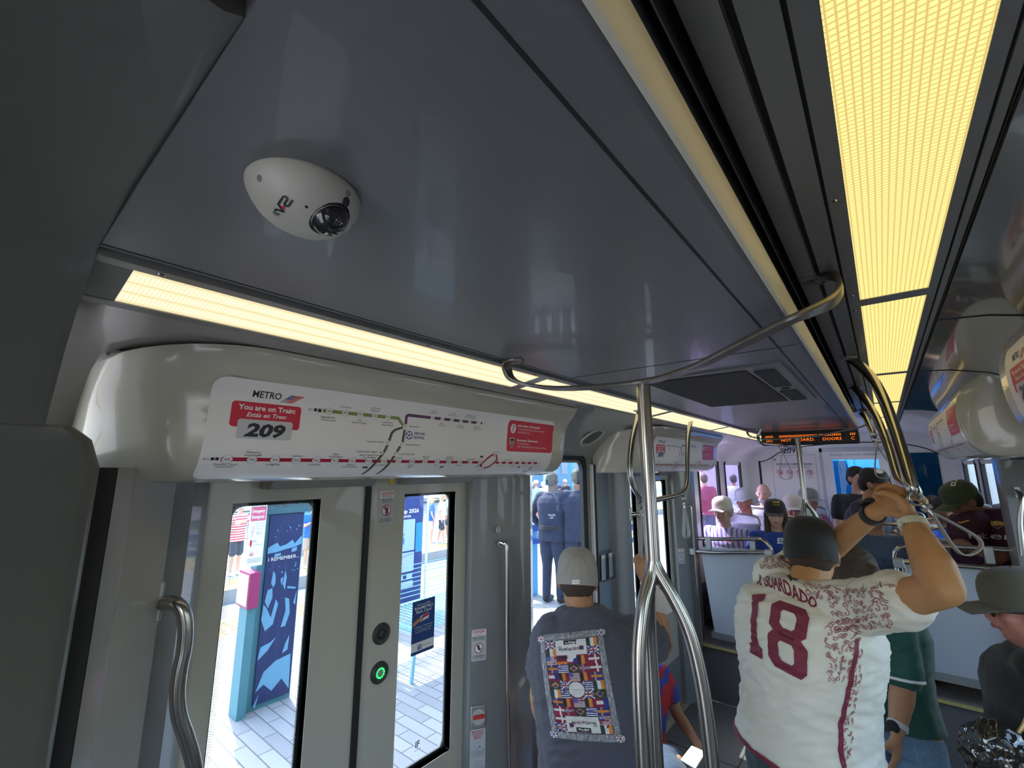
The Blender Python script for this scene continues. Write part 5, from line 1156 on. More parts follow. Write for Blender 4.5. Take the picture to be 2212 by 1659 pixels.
W1 = person('person', (J['pelvis'].x, J['pelvis'].y, 0), 'man in a cream number 18 football shirt and black cap gripping the overhead rail', S_GOLD, J, WHJ, DKT, sc=1.04, bulk=1.16, vox=.008, sleeve=.50, short=False,
            hands={'R': (P(1957, 1072, y=1.84) - J['wrR'], (-.9, .3, .1), 1.0, 1), 'L': (P(1948, 1060, y=1.96) - J['wrL'], (.1, .5, -.8), .9, -1)}, fold=.009, hem=.03, shoes=CAPK, collar=WHJ, girth=1.14, depth=1.18, hem_band=MAR, armb=.90, slv=.90)
t = W1['t']; bv = bvh_of(W1['shirt'])
CF, CU = V((-.03, .99, -.10)), V((0, .10, .99)); cp = cap(t, J['head'], CF, CU, 1.02, CAPK, back=False, low=-.058, flatcap=1.50)
hair(t, J['head'] + V((0, -.0, -.006)), J['face'], J['up'], .97, mat('hair_stubble', (.05, .03, .022), .8, 0, .3, 200), front=0, nape=True)
bh = bvh_of(cp); r_, f_, u_ = frame(CF, CU)
a = Art(); a.disc(.06, .022, .052, mat('cap_opening', (.035, .022, .016), .8), 1, 28, .030); a.rect(.018, -.016, .046, -.006, mat('patch_pink', (.5, .38, .36), .7), 3); a.rect(.056, -.018, .092, -.008, MATS['patch_pink'], 3); a.line([(.005, .03), (.02, .05), (.06, .058), (.10, .05), (.115, .03)], .006, CAPK, 2)
a.build('strap_opening', quad_on(bh, [(1706, 1180), (1798, 1184), (1796, 1218), (1706, 1214)], .12, .05, .001), t, step=.02)
# number, name and ornament
a = Art()
a.poly([(.010, .245), (.055, .270), (.055, .235), (.040, .225), (.040, .045), (.058, .040), (.058, .0), (.002, .0), (.002, .04), (.014, .045), (.014, .225), (.010, .22)], MAR, 1)
x0, x1 = .085, .212
def o8(cy, h, w):
    cx = (x0 + x1) / 2; o = [(cx - w / 2 + .02, cy - h / 2), (cx + w / 2 - .02, cy - h / 2), (cx + w / 2, cy - h / 2 + .028), (cx + w / 2, cy + h / 2 - .028), (cx + w / 2 - .02, cy + h / 2), (cx - w / 2 + .02, cy + h / 2), (cx - w / 2, cy + h / 2 - .028), (cx - w / 2, cy - h / 2 + .028)]
    i = [(cx + (x - cx) * .42, cy + (y - cy) * .52) for x, y in o]; vs = o + i; a.faces(vs, [(k, (k + 1) % 8, 8 + (k + 1) % 8, 8 + k) for k in range(8)], MAR, 1)
o8(.070, .142, .127); o8(.195, .138, .118)
a.build('number_print', quad_on(bv, [(1630, 1275), (1764, 1322), (1750, 1478), (1621, 1410)], .215, .27, .0032), t, step=.008)
a = Art(); a.text('A. GUARDADO', .10, 0, .034, MAR, 1, fit=.20, bold=.03)
a.build('name_print', quad_on(bv, [(1634, 1236), (1764, 1290), (1763, 1316), (1634, 1262)], .20, .036), t, step=.01)
a = Art(); a.poly([(0, .02), (.012, .03), (.02, .022), (.03, .034), (.034, .02), (.046, .018), (.03, .006), (.022, .012), (.014, 0)], BK, 1); a.build('neck_emblem', quad_on(bv, [(1700, 1232), (1728, 1240), (1726, 1266), (1700, 1256)], .046, .036), t, step=.01)
ORN = cloth('ornament_thread', (0.30, 0.07, 0.08), .7)
def scroll(a, W_, H_, n, seed, w=.0021, s0=.012):
    """embroidered scrolls, rings and feather strokes that fill the field cell by cell"""
    rnd = random.Random(seed); cols_ = max(1, round(W_ / .021)); rows_ = max(1, round(H_ / .021)); cw_, ch_ = W_ / cols_, H_ / rows_
    for i_ in range(cols_):
        for j_ in range(rows_):
            cx, cy = (i_ + .5) * cw_ + rnd.uniform(-.002, .002), (j_ + .5) * ch_ + rnd.uniform(-.002, .002); typ = rnd.choice((0, 0, 1, 2, 2, 3)); sz = min(cw_, ch_) * .5; an = rnd.choice((.4, .8, 1.2, -.5, 2.4)); sg = rnd.choice((-1, 1))
            if typ == 0:
                pts = [(cx + math.cos(an + sg * q_ * .6) * sz * (q_ / 12), cy + math.sin(an + sg * q_ * .6) * sz * (q_ / 12)) for q_ in range(13)]; pts.append((cx + math.cos(an + 1) * sz * 1.9, cy + math.sin(an + 1) * sz * 1.9)); a.line(pts, w, ORN, 1)
            elif typ == 1: a.ring(cx, cy, sz * .8, w, ORN, 1, 12); a.ring(cx, cy, sz * .38, w, ORN, 1, 10)
            elif typ == 2:
                for k in range(3):
                    rr_ = sz * (.45 + .38 * k); a.line([(cx + math.cos(an + sg * q_ * .22) * rr_, cy + math.sin(an + sg * q_ * .22) * rr_) for q_ in range(4 + 3 * k)], w, ORN, 1)
            else:
                for k in range(2): a.line([(cx + (q_ - 4) * sz * .28, cy + (k - .5) * sz * .7 + math.sin(q_ * .75 + an) * sz * .42) for q_ in range(9)], w, ORN, 1)
for nm, cs, W_, H_, n_, sd in (('sleeve_ornament', [(1786, 1272), (1938, 1262), (1938, 1352), (1800, 1366)], .20, .13, 46, 3), ('flank_ornament', [(1788, 1345), (1858, 1335), (1832, 1470), (1790, 1478)], .10, .19, 42, 8), ('shoulder_ornament', [(1650, 1205), (1712, 1200), (1716, 1238), (1642, 1236)], .10, .06, 22, 5), ('collar_ornament', [(1738, 1258), (1800, 1262), (1795, 1300), (1745, 1292)], .09, .05, 16, 9), ('side_ornament', [(1842, 1400), (1858, 1395), (1838, 1640), (1816, 1650)], .035, .30, 34, 11)):
    a = Art(); scroll(a, W_, H_, n_, sd); a.build(nm, quad_on(bv, cs, W_, H_), t, step=.012)
a = Art(); a.line([(.02, .33), (.012, .28), (.006, .2), (.004, .1), (.008, .04), (.018, .0)], .012, MAR, 1); a.build('side_piping', quad_on(bv, [(1832, 1375), (1856, 1372), (1832, 1655), (1806, 1655)], .028, .34), t, step=.012)
def wrist_band(par, e, w, r, wd, m, name, back=.03, text=None):
    d = (V(w) - V(e)).normalized(); c = V(w) - d * back; q = MB(); q.lathe([(r, -wd / 2), (r + .0025, -wd / 2), (r + .003, 0), (r + .0025, wd / 2), (r, wd / 2)], c, m, axis=d, seg=28); o = q.build(name, par); return c, d, o
c_, d_, o_ = wrist_band(t, J['elR'], J['wrR'], .033, .020, mat('band_cream', (.72, .68, .5), .6), 'wristband', .015)
a = Art(); a.text('NRG SBL IN', .04, .002, .010, mat('band_print', (.08, .13, .10), .6), 1, fit=.07, bold=.02); a.build('band_lettering', quad_on(bvh_of(o_), [(1942, 1122), (1990, 1120), (1990, 1137), (1944, 1140)], .08, .014, .0008), t, step=.01)
c_, d_, o_ = wrist_band(t, J['elL'], J['wrL'], .033, .026, BLKT, 'watch_strap', .03)
q = MB(); q.loft([[c_ + d_ * x + V((-.2, -.2, .95)).normalized() * (.034 + z_) + d_.cross(V((0, 0, 1))).normalized() * y_ for x, y_ in ((-.02, -.02), (.02, -.02), (.02, .02), (-.02, .02))] for z_ in (0, .010)], BK); q.build('watch_case', t, bevel=.003)

# man in the charcoal tee, seen from behind
J = {'rgt': (.92, .38, 0), 'pelvis': P(1296, 1740, y=1.66), 'neck': P(1258, 1318, y=1.70), 'head': P(1247, 1252, y=1.76), 'face': (-.54, .84, -.08), 'up': (0, .05, 1), 'jaw': 1.08}
J['shL'] = P(1198, 1372, y=1.62); J['elL'] = P(1166, 1500, y=1.60); J['wrL'] = P(1186, 1590, y=1.78); J['shR'] = P(1362, 1376, y=1.80); J['elR'] = P(1432, 1392, x=-.80); J['wrR'] = P(1398, 1256, x=-.885)
for S_, s_ in (('R', 1), ('L', -1)):
    hp = J['pelvis'] + V(J['rgt']) * s_ * .10; J['hip' + S_] = hp; J['kn' + S_] = V((hp.x, hp.y + .02, .44)); J['an' + S_] = V((hp.x, hp.y, .09))
G1 = person('person', (J['pelvis'].x, J['pelvis'].y, 0), 'man in a charcoal tee with a flag patchwork print on the back, pale grey cap', S_TAN, J, NAVT, JEAND, sc=1.0, bulk=1.20, vox=.008, sleeve=.55, hands={'R': (P(1384, 1200, x=-.9) - J['wrR'], (-.55, .8, .2), 1.05, -1)}, fold=.008, shoes=CAPK, girth=1.22, depth=1.1)
t = G1['t']; bv = bvh_of(G1['shirt'])
hair(t, J['head'] + V((0, 0, -.0)), J['face'], J['up'], .95, MATS['hair_stubble'], front=0, nape=True)
cp = cap(t, J['head'], J['face'], J['up'], 1.00, CAPG, low=-.052, flatcap=1.42); bh = bvh_of(cp)
a = Art(); a.rect(0, 0, .034, .020, WH, 1, .003); a.text('NEW', .017, .005, .011, mat('label_brown', (.3, .2, .15), .6), 2, fit=.026); a.build('cap_label', quad_on(bh, [(1236, 1253), (1252, 1252), (1252, 1261), (1236, 1262)], .034, .02, .001), t, step=.01)
a = Art()
for k in range(6):
    an = math.pi * (k / 5) ; a.line([(.06 + .055 * math.cos(an) * (1 - j / 7) , .002 + .075 * math.sin(math.pi / 2 * j / 7) ) for j in range(8)], .0009, mat('cap_seam', (.22, .20, .18), .9), 1)
a.build('panel_seams', quad_on(bh, [(1210, 1196), (1284, 1192), (1284, 1250), (1210, 1252)], .12, .08, .0008), t, step=.012)
wrist_band(t, J['elR'], J['wrR'], .031, .02, MATS['band_cream'], 'wristband', .012)
# printed patchwork
FL_R, FL_B, FL_G, FL_O, FL_W, FL_K = [mat('ink_' + n, c, .8) for n, c in (('red', (.21, .012, .04)), ('blue', (.03, .035, .19)), ('green', (.015, .05, .04)), ('orange', (.60, .21, .035)), ('white', (.62, .60, .58)), ('black', (.02, .02, .02)))]
a = Art(); W_, H_ = .42, .80
a.rect(.03, .75, .39, .80, mat('ink_scuff', (.25, .25, .27), .85, 0, .95, 70, stretch=(3, 1, 1)), 1); a.rect(.03, .0, .39, .05, MATS['ink_scuff'], 1); a.rect(.0, .04, .035, .76, MATS['ink_scuff'], 1); a.rect(.385, .04, .42, .76, MATS['ink_scuff'], 1)
rnd = random.Random(5)
for k in range(150):
    sd = rnd.random(); m_ = rnd.choice((FL_K, FL_W, FL_W))
    if sd < .5: x = rnd.choice((rnd.uniform(.0, .03), rnd.uniform(.387, .415))); y = rnd.uniform(.05, .72); a.line([(x, y), (x + rnd.uniform(-.006, .008), y + rnd.uniform(.01, .04))], rnd.uniform(.001, .003), m_, 2)
    else: y = rnd.choice((rnd.uniform(.002, .03), rnd.uniform(.752, .78))); x = rnd.uniform(.035, .38); a.line([(x, y), (x + rnd.uniform(-.003, .006), y + rnd.uniform(.008, .02))], rnd.uniform(.001, .003), m_, 2)
gx0, gx1, gy0, gy1 = .04, .38, .055, .745; a.rect(gx0, gy0, gx1, gy1, FL_R, 1)
cols, rows = 5, 11; cw, ch = (gx1 - gx0) / cols, (gy1 - gy0) / rows
def flag(kind, x, y, w, h):
    R_ = a.rect
    if kind == 0:
        R_(x, y, x + w, y + h, FL_B, 2); a.line([(x, y), (x + w, y + h)], .008, FL_W, 3); a.line([(x, y + h), (x + w, y)], .008, FL_W, 3); R_(x + w * .40, y, x + w * .6, y + h, FL_W, 4); R_(x, y + h * .36, x + w, y + h * .64, FL_W, 4); R_(x + w * .44, y, x + w * .56, y + h, FL_R, 5); R_(x, y + h * .42, x + w, y + h * .58, FL_R, 5)
    elif kind == 1:
        for k in range(7): R_(x, y + h * k / 7, x + w, y + h * (k + .5) / 7, FL_W, 2)
        R_(x, y + h * .48, x + w * .42, y + h, mat('ink_steel', (.08, .10, .32), .8), 3)
    elif kind == 2:
        R_(x, y, x + w, y + h, FL_G, 2); a.poly([(x + w * .1, y + h / 2), (x + w / 2, y + h * .12), (x + w * .9, y + h / 2), (x + w / 2, y + h * .88)], FL_O, 3); a.disc(x + w / 2, y + h / 2, h * .22, FL_B, 4, 14)
    elif kind == 3:
        R_(x, y, x + w, y + h, FL_B, 2)
        for k in range(4): R_(x, y + h * (k + .12) / 4.2, x + w, y + h * (k + .6) / 4.2, FL_W, 3)
        R_(x, y + h * .5, x + w * .36, y + h, FL_B, 4); R_(x + w * .15, y + h * .5, x + w * .21, y + h, FL_W, 5); R_(x, y + h * .71, x + w * .36, y + h * .79, FL_W, 5)
    elif kind == 4: R_(x, y, x + w / 3, y + h, FL_K, 2); R_(x + w / 3, y, x + w * .66, y + h, FL_O, 2)
    elif kind == 5: R_(x, y + h * .40, x + w, y + h * .62, FL_W, 2); R_(x + w * .3, y, x + w * .42, y + h, FL_W, 2); R_(x, y + h * .46, x + w, y + h * .56, FL_B, 3); R_(x + w * .33, y, x + w * .39, y + h, FL_B, 3)
    elif kind == 6: R_(x, y, x + w, y + h, FL_B, 2); R_(x, y + h * .38, x + w, y + h * .64, FL_O, 3); R_(x + w * .3, y, x + w * .46, y + h, FL_O, 3)
    elif kind == 7: R_(x, y, x + w / 3, y + h, FL_G, 2); R_(x + w / 3, y, x + w * .67, y + h, FL_W, 2); R_(x + w * .67, y, x + w, y + h, FL_O, 2)
    elif kind == 8: R_(x, y + h * .4, x + w, y + h * .66, FL_W, 2); R_(x + w * .55, y, x + w * .72, y + h, FL_W, 2)
    elif kind == 9: R_(x, y, x + w, y + h * .35, FL_O, 2); R_(x, y + h * .66, x + w, y + h, FL_K, 2)
    elif kind == 10: R_(x, y + h * .3, x + w * .6, y + h * .72, FL_W, 2); R_(x + w * .6, y, x + w, y + h, FL_B, 2)
lay = [[0, 7, None, None, 7], [7, None, None, None, 0], [1, 9, 10, 4, 8], [6, 3, 2, 5, 8], [10, 4, 1, 4, 6], [2, 0, None, 3, 7], [7, 3, None, 0, 2], [6, 4, 1, 4, 10], [8, 5, 2, 3, 6], [8, 10, 5, 9, 1], [0, None, None, None, 7]]
for r_ in range(rows):
    for c_ in range(cols):
        k = lay[r_][c_]
        if k is not None: flag(k, gx0 + c_ * cw + (r_ % 2) * .004, gy1 - (r_ + 1) * ch, cw * .98, ch)
cxm = (gx0 + gx1) / 2; cym = gy0 + (rows - 6) * ch + .0
a.disc(cxm, gy0 + 5.0 * ch, .052, FL_K, 6, 28, .060); a.disc(cxm, gy0 + 5.0 * ch, .049, FL_W, 7, 28, .057); a.line([(cxm - .05, gy0 + 5.0 * ch), (cxm + .05, gy0 + 5.0 * ch)], .002, FL_K, 8)
a.disc(cxm, gy1 - 2.0 * ch, .03, FL_W, 6, 20, .025); a.disc(cxm, gy0 + 1.25 * ch, .03, FL_W, 6, 20, .025)
def board(y0, rot):
    s_ = -1 if rot else 1; cy = y0 + .058; T = lambda t_, u, v, h, m_, fit, L=9: a.text(t_, cxm + s_ * u, cy + s_ * v, h, m_, L, fit=fit, bold=.03, rot=PI if rot else 0)
    a.rect(cxm - .10, y0, cxm + .10, y0 + .116, FL_W, 7); ky = (cy + .022, cy + .056) if not rot else (cy - .056, cy - .022)
    a.rect(cxm - .045, ky[0], cxm + .045, ky[1], FL_K, 8); T('adidas', 0, .030, .018, FL_W, .066); T('WorldCup', -.040, -.022, .022, FL_K, .085); T('USA', .022, -.022, .022, FL_R, .034); T('94', .052, -.022, .022, FL_K, .022); T('FIFA', -.072, .002, .010, FL_K, .022)
    a.rect(cxm + s_ * .068 - .013 * 1, cy - .024, cxm + s_ * .068 + .013, cy + .008, FL_R, 8); a.rect(cxm + s_ * .068 - .009, cy - .016, cxm + s_ * .068 + .009, cy - .002, FL_B, 9)
board(gy1 - .118, False); board(gy0 + .004, True)
for u, v, c_ in ((.012, .765, FL_R), (.408, .775, FL_B), (.012, .025, FL_B), (.412, .022, FL_R)):
    a.disc(u, v, .030, FL_K, 6); a.disc(u, v, .027, FL_W, 7)
    a.disc(u, v, .0085, c_, 8, 6)
    for k in range(6): an = k * PI / 3; a.disc(u + .019 * math.cos(an), v + .019 * math.sin(an), .0058, c_, 8, 6)
a.build('back_print', quad_on(bv, [(1166, 1372), (1302, 1358), (1345, 1602), (1194, 1592)], W_, H_, .002), t, step=.02, lift=.00025)

# ---------------------------------------------------------------- other passengers
def fit(J, u, v, y):
    d = P(u, v, y=y) - V(J['head']); return {k: (V(q_) + d if k[:2] in ('pe', 'ne', 'he', 'sh', 'el', 'wr', 'hi', 'kn', 'an') else q_) for k, q_ in J.items()}
def passenger(u, v, y, yaw, label, skin, top, low=JEAND, h=1.75, capm=None, capb=None, hairm=None, armR='lap', armL='lap', nod=.1, lean=.05, look=None, bulk=1.0, long=0, glasses=False, sleeve=.55, seated=True, short=False, grp='passengers on the raised seats', vox=.011, capsc=1.06, sc=None):
    J = pose((0, 0, 0), yaw, h, seated, .45, lean, armR, armL, look, nod); J = fit(J, u, v, y); sc = sc or h / 1.75
    base = V((J['pelvis'].x, J['pelvis'].y, FAR))
    R_ = person('person', base, label, skin, J, top, low, sc=sc, bulk=bulk, vox=vox, sleeve=sleeve, short=short, group=grp, fold=.004)
    t = R_['t']
    if hairm: hair(t, J['head'], J['face'], J['up'], sc * 1.0, hairm, long=long, front=0 if capm else .02, vox=.009)
    if capm: R_['cap'] = cap(t, J['head'], J['face'], J['up'], sc * capsc, capm, capb)
    face_parts(t, J['head'], J['face'], J['up'], sc, glasses=glasses); R_['J'] = J
    return R_
def stripes(name, cols, scale, ang=0.0, axis='X'):
    if name in MATS: return MATS[name]
    m = mat(name, cols[0], .85); nt = m.node_tree; b = nt.nodes['Principled BSDF']; tc = nt.nodes.new('ShaderNodeTexCoord'); mp = nt.nodes.new('ShaderNodeMapping'); mp.inputs['Rotation'].default_value = (0, ang, ang)
    w = nt.nodes.new('ShaderNodeTexWave'); w.bands_direction = axis; w.inputs['Scale'].default_value = scale; w.inputs['Distortion'].default_value = 1.2; cr = nt.nodes.new('ShaderNodeValToRGB'); cr.color_ramp.interpolation = 'CONSTANT'
    cr.color_ramp.elements[0].color = (*cols[0], 1); cr.color_ramp.elements[1].color = (*cols[-1], 1); cr.color_ramp.elements[1].position = 1 - 1 / len(cols)
    for k in range(1, len(cols) - 1): e = cr.color_ramp.elements.new(k / len(cols)); e.color = (*cols[k], 1)
    nt.links.new(tc.outputs['Object'], mp.inputs[0]); nt.links.new(mp.outputs[0], w.inputs['Vector']); nt.links.new(w.outputs['Fac'], cr.inputs[0]); nt.links.new(cr.outputs[0], b.inputs['Base Color']); return m
STR = stripes('cloth_wavy_stripes', [(.75, .72, .85), (.12, .16, .5), (.8, .78, .88), (.35, .22, .55), (.75, .72, .85), (.10, .12, .35)], 7, .2)
CAPW = cloth('cap_white', (.70, .66, .58)); CAPLG = cloth('cap_light_grey', (.5, .52, .55)); CAMO = cloth('cap_camouflage', (.20, .21, .19), na=.8, ns=45); CAPGR = cloth('cap_green', (.045, .075, .03)); BLUP = cloth('polo_blue', (.015, .06, .30)); NAVY2 = cloth('navy_tee', (.03, .03, .055)); MARS = stripes('cloth_maroon_stripes', [(.075, .012, .03), (.03, .012, .035)], 14)
HEN = cloth('henley_denim_blue', (.075, .11, .17), na=.35, ns=500); LGT = cloth('tee_pale_grey', (.42, .44, .46)); WJ = cloth('jersey_white', (.7, .7, .74)); BEARD = mat('beard_grey', (.38, .36, .34), .9)
A1 = passenger(1561, 1104, 5.0, PI - .25, 'seated passenger in a striped red, white and blue jersey and white cap', S_LIGHT, STR, capm=CAPW, hairm=H_GRY, armR='fold')
ab = bvh_of(A1['shirt']); a = Art(); a.poly([(0, .05), (.04, .055), (.08, .05), (.08, .02), (.04, 0), (0, .02)], WH, 1); a.rect(.004, .036, .076, .05, BLU, 2)
for k in range(5): a.rect(.008 + k * .014, .012, .015 + k * .014, .036, RD, 2)
a.build('crest', quad_on(ab, [(1570, 1158), (1585, 1158), (1585, 1176), (1570, 1176)], .08, .055), A1['t'], step=.02)
B1 = passenger(1608, 1082, 5.75, PI - .35, 'seated passenger in a white jersey and light grey cap behind the striped jersey', S_RED, WJ, capm=CAPLG, armR='phone', bulk=1.1)
C1 = passenger(1649, 1066, 6.55, PI, 'bald passenger with a grey beard at the back wall', S_LIGHT, LGT, armR='fold', armL='fold')
q = Soft(); r_, f_, u_ = frame(C1['J']['face'], C1['J']['up']); q.ell(C1['J']['head'] + f_ * .045 - u_ * .075, (.058, .045, .05)); q.build('beard', C1['t'], BEARD, .01, 2)
D1 = passenger(1675, 1112, 4.85, PI + .15, 'long haired passenger in a blue polo and black cap with a yellow patch', S_LIGHT, BLUP, capm=CAPK, hairm=H_BRN, long=.20, h=1.68)
db = bvh_of(D1['cap']); a = Art(); a.rect(0, 0, .05, .035, mat('patch_yellow', (.5, .45, .03), .6), 1); a.build('yellow_patch', quad_on(db, [(1669, 1083), (1683, 1083), (1683, 1092), (1669, 1092)], .05, .035, .001), D1['t'], step=.02)
db = bvh_of(D1['shirt']); a = Art(); a.text('ES', .04, .0, .05, WH, 1, fit=.08, bold=.04); a.build('chest_letters', quad_on(db, [(1679, 1162), (1697, 1162), (1697, 1174), (1679, 1174)], .08, .05), D1['t'], step=.02)
E1 = passenger(1715, 1100, 5.5, PI + .25, 'ruddy passenger in a white cap beside the far forked pole', S_RED, NAVY2, capm=CAPW, bulk=1.15)
F1 = passenger(1748, 1082, 6.3, PI + .9, 'passenger in a camouflage cap and dark red shirt behind the far pole', S_RED, MAR, capm=CAMO, nod=.05, bulk=1.1)
K1 = passenger(1903, 1045, 6.75, PI - .3, 'passenger in a pale grey sweater, mostly hidden behind the two-tone cap', S_TAN, LGT, hairm=H_BLK, sleeve=1.9)
H1 = passenger(1853, 1034, 6.0, PI + .55, 'black haired passenger just left of the two-tone cap', S_LIGHT, BLKT, hairm=H_BLK)
G2 = passenger(1887, 1046, 5.35, PI + 1.25, 'passenger in a navy tee and black cap with white front, head turned right', S_TAN, NAVY2, hairm=H_BLK, capm=CAPK, capb=CAPK, nod=.2, lean=.22, bulk=1.15, armR='fold', armL='fold')
gbv = bvh_of(G2['cap']); a = Art(); a.disc(.05, .03, .05, WH, 1, 20, .034); a.rect(.045, .02, .06, .045, BK, 2); a.build('white_front', quad_on(gbv, [(1889, 1008), (1911, 1010), (1909, 1024), (1888, 1020)], .1, .065, .001), G2['t'], step=.02)
I1 = passenger(1888, 1112, 4.72, PI + .1, 'passenger in a denim blue henley with sunglasses hooked at the neck, head bowed', S_TAN, HEN, hairm=H_BLK, nod=.55, lean=.08, bulk=1.08, sleeve=.8, armR='phone', armL='lap')
i0 = I1['nk'] + I1['fw'] * .14 - I1['ax'] * .13; q = MB()
for s_ in (-1, 1): q.add(*uvell(i0 + I1['rt'] * s_ * .012 - I1['ax'] * .02, (.010, .006, .022), None, 12, 8), RUB); q.tube([i0 + I1['rt'] * s_ * .01, i0 + I1['rt'] * s_ * .014 - I1['ax'] * .11], .0025, RUB, 6)
q.build('hooked_sunglasses', I1['t'])
M1 = passenger(2018, 1098, 6.45, PI + .3, 'passenger in a light grey tee whose shoulder shows behind the swinging strap', S_TAN, LGT, hairm=H_BRN)
L1 = passenger(2046, 1104, 5.6, PI + .5, 'passenger in a bright blue shirt hidden behind the green cap', S_BROWN, BLUP, hairm=H_BLK, armR='fold', armL='fold')
# man in the green cap leaning over
J = pose((0, 0, 0), PI + .0, 1.78, True, .45, .1); J.update({'rgt': V((-.75, .66, 0)), 'pelvis': P(2160, 1335, y=4.98), 'neck': P(2128, 1098, y=4.86), 'head': P(2080, 1082, y=4.76), 'face': V((-.78, -.42, -.46)), 'up': V((-.35, -.2, .9))})
J['shR'] = P(2100, 1130, y=4.70); J['elR'] = P(2075, 1178, y=4.55); J['wrR'] = P(2094, 1184, y=4.34); J['shL'] = P(2172, 1112, y=5.0); J['elL'] = P(2182, 1180, y=4.8); J['wrL'] = P(2150, 1215, y=4.6)
for S_, s_ in (('R', 1), ('L', -1)): hp = J['pelvis'] + V(J['rgt']) * s_ * .1; J['hip' + S_] = hp; J['kn' + S_] = hp + V((-.25, -.3, 0)); J['an' + S_] = V((hp.x - .25, hp.y - .3, .54))
K2 = person('person', (J['pelvis'].x, J['pelvis'].y, FAR), 'passenger in a dark maroon striped jersey and green cap bending forward at right', S_BROWN, J, MARS, JEAND, sc=1.03, bulk=1.2, vox=.009, sleeve=.62, short=False, hands={'R': (V((.8, -.3, -.35)), (0, .3, -1), .55, 1)}, fold=.005, group='passengers on the raised seats')
t = K2['t']; face_parts(t, J['head'], J['face'], J['up'], 1.03); hair(t, J['head'], J['face'], J['up'], 1.0, H_BLK, front=0); cpk = cap(t, J['head'], J['face'], J['up'], 1.12, CAPGR, low=-.01)
kb = bvh_of(K2['shirt']); a = Art(); YEL = mat('ink_yellow', (.6, .38, .05), .6)
a.poly([(0, .06), (.03, .068), (.06, .06), (.06, .03), (.03, 0), (0, .03)], YEL, 1); a.rect(.005, .035, .028, .058, WH, 2); a.rect(.005, .043, .028, .049, RD, 3); a.rect(.013, .035, .019, .058, RD, 3); a.poly([(.005, .03), (.055, .03), (.03, .006)], mat('ink_navy', (.03, .03, .15), .6), 2)
a.build('crest', quad_on(kb, [(2138, 1123), (2168, 1126), (2170, 1142), (2142, 1144)], .06, .068), t, step=.02)
a = Art(); a.text('Rakuten', .12, .015, .05, WH, 1, fit=.23, bold=.0); a.build('sponsor_lettering', quad_on(kb, [(2086, 1150), (2190, 1152), (2190, 1172), (2090, 1166)], .24, .06), t, step=.02)
a = Art(); a.line([(0, .008), (.02, .003), (.06, .016)], .006, YEL, 1); a.build('small_mark', quad_on(kb, [(2070, 1123), (2094, 1123), (2092, 1132), (2070, 1132)], .06, .02), t, step=.02)
kb = bvh_of(cpk); a = Art(); a.rect(.0, 0, .022, .034, WH, 1, .004); a.rect(.006, .006, .016, .014, CAPGR, 2); a.rect(.006, .02, .016, .028, CAPGR, 2); a.build('cap_badge', quad_on(kb, [(2050, 1035), (2063, 1035), (2064, 1050), (2053, 1050)], .022, .034, .001), t, step=.01)
a = Art(); a.rect(0, 0, .05, .004, WH, 1); a.rect(0, .008, .03, .012, WH, 1); a.build('cap_lettering', quad_on(kb, [(2009, 1043), (2030, 1048), (2029, 1054), (2009, 1050)], .05, .014, .001), t, step=.01)

# passenger in the green shirt beyond the number 18 shirt
J = pose((0, 0, 0), 0, 1.66); J.update({'rgt': V((.93, -.36, 0)), 'pelvis': P(1918, 1560, y=2.62), 'neck': P(1880, 1300, y=2.66), 'head': P(1852, 1250, y=2.72), 'face': V((.3, .9, -.5)), 'up': V((-.1, .4, .9))})
J['shR'] = P(1932, 1352, y=2.54); J['elR'] = P(1952, 1478, y=2.50); J['wrR'] = P(1937, 1580, y=2.40); J['shL'] = P(1842, 1335, y=2.78); J['elL'] = P(1838, 1450, y=2.85); J['wrL'] = P(1850, 1540, y=2.95)
for S_, s_ in (('R', 1), ('L', -1)): hp = J['pelvis'] + V(J['rgt']) * s_ * .09; J['hip' + S_] = hp; J['kn' + S_] = V((hp.x + .02, hp.y + .03, .45)); J['an' + S_] = V((hp.x, hp.y, .09))
N1 = person('person', (J['pelvis'].x, J['pelvis'].y, 0), 'passenger in a dark green shirt and ripped denim shorts with a round wristwatch', S_TAN, J, GRNT, JEAN, sc=.96, bulk=1.02, vox=.009, sleeve=.80, hands={'R': (V((-.1, -.15, -1)), (-.9, .2, 0), .35, -1)}, fold=.004, hem=.012, shoes=CAPW)
t = N1['t']; hair(t, J['head'], J['face'], J['up'], 1.12, H_BRN, long=.06, vox=.008)
d_ = (J['elR'] - J['shR']).normalized(); c_ = J['shR'].lerp(J['elR'], .80); q = MB(); q.lathe([(.067, .015), (.070, .018), (.070, .024), (.066, .026)], c_, WH, axis=d_, seg=28); q.build('white_sleeve_trim', t)
c_, d_, o_ = wrist_band(t, J['elR'], J['wrR'], .030, .02, LGRY, 'watch_band', .02)
q = MB(); ax2 = V((-.45, -.85, .1)).normalized(); q.lathe([(.021, .022), (.022, .032), (.018, .036), (.0001, .037)], c_, BLKT, axis=ax2, seg=24); q.build('watch_case', t)

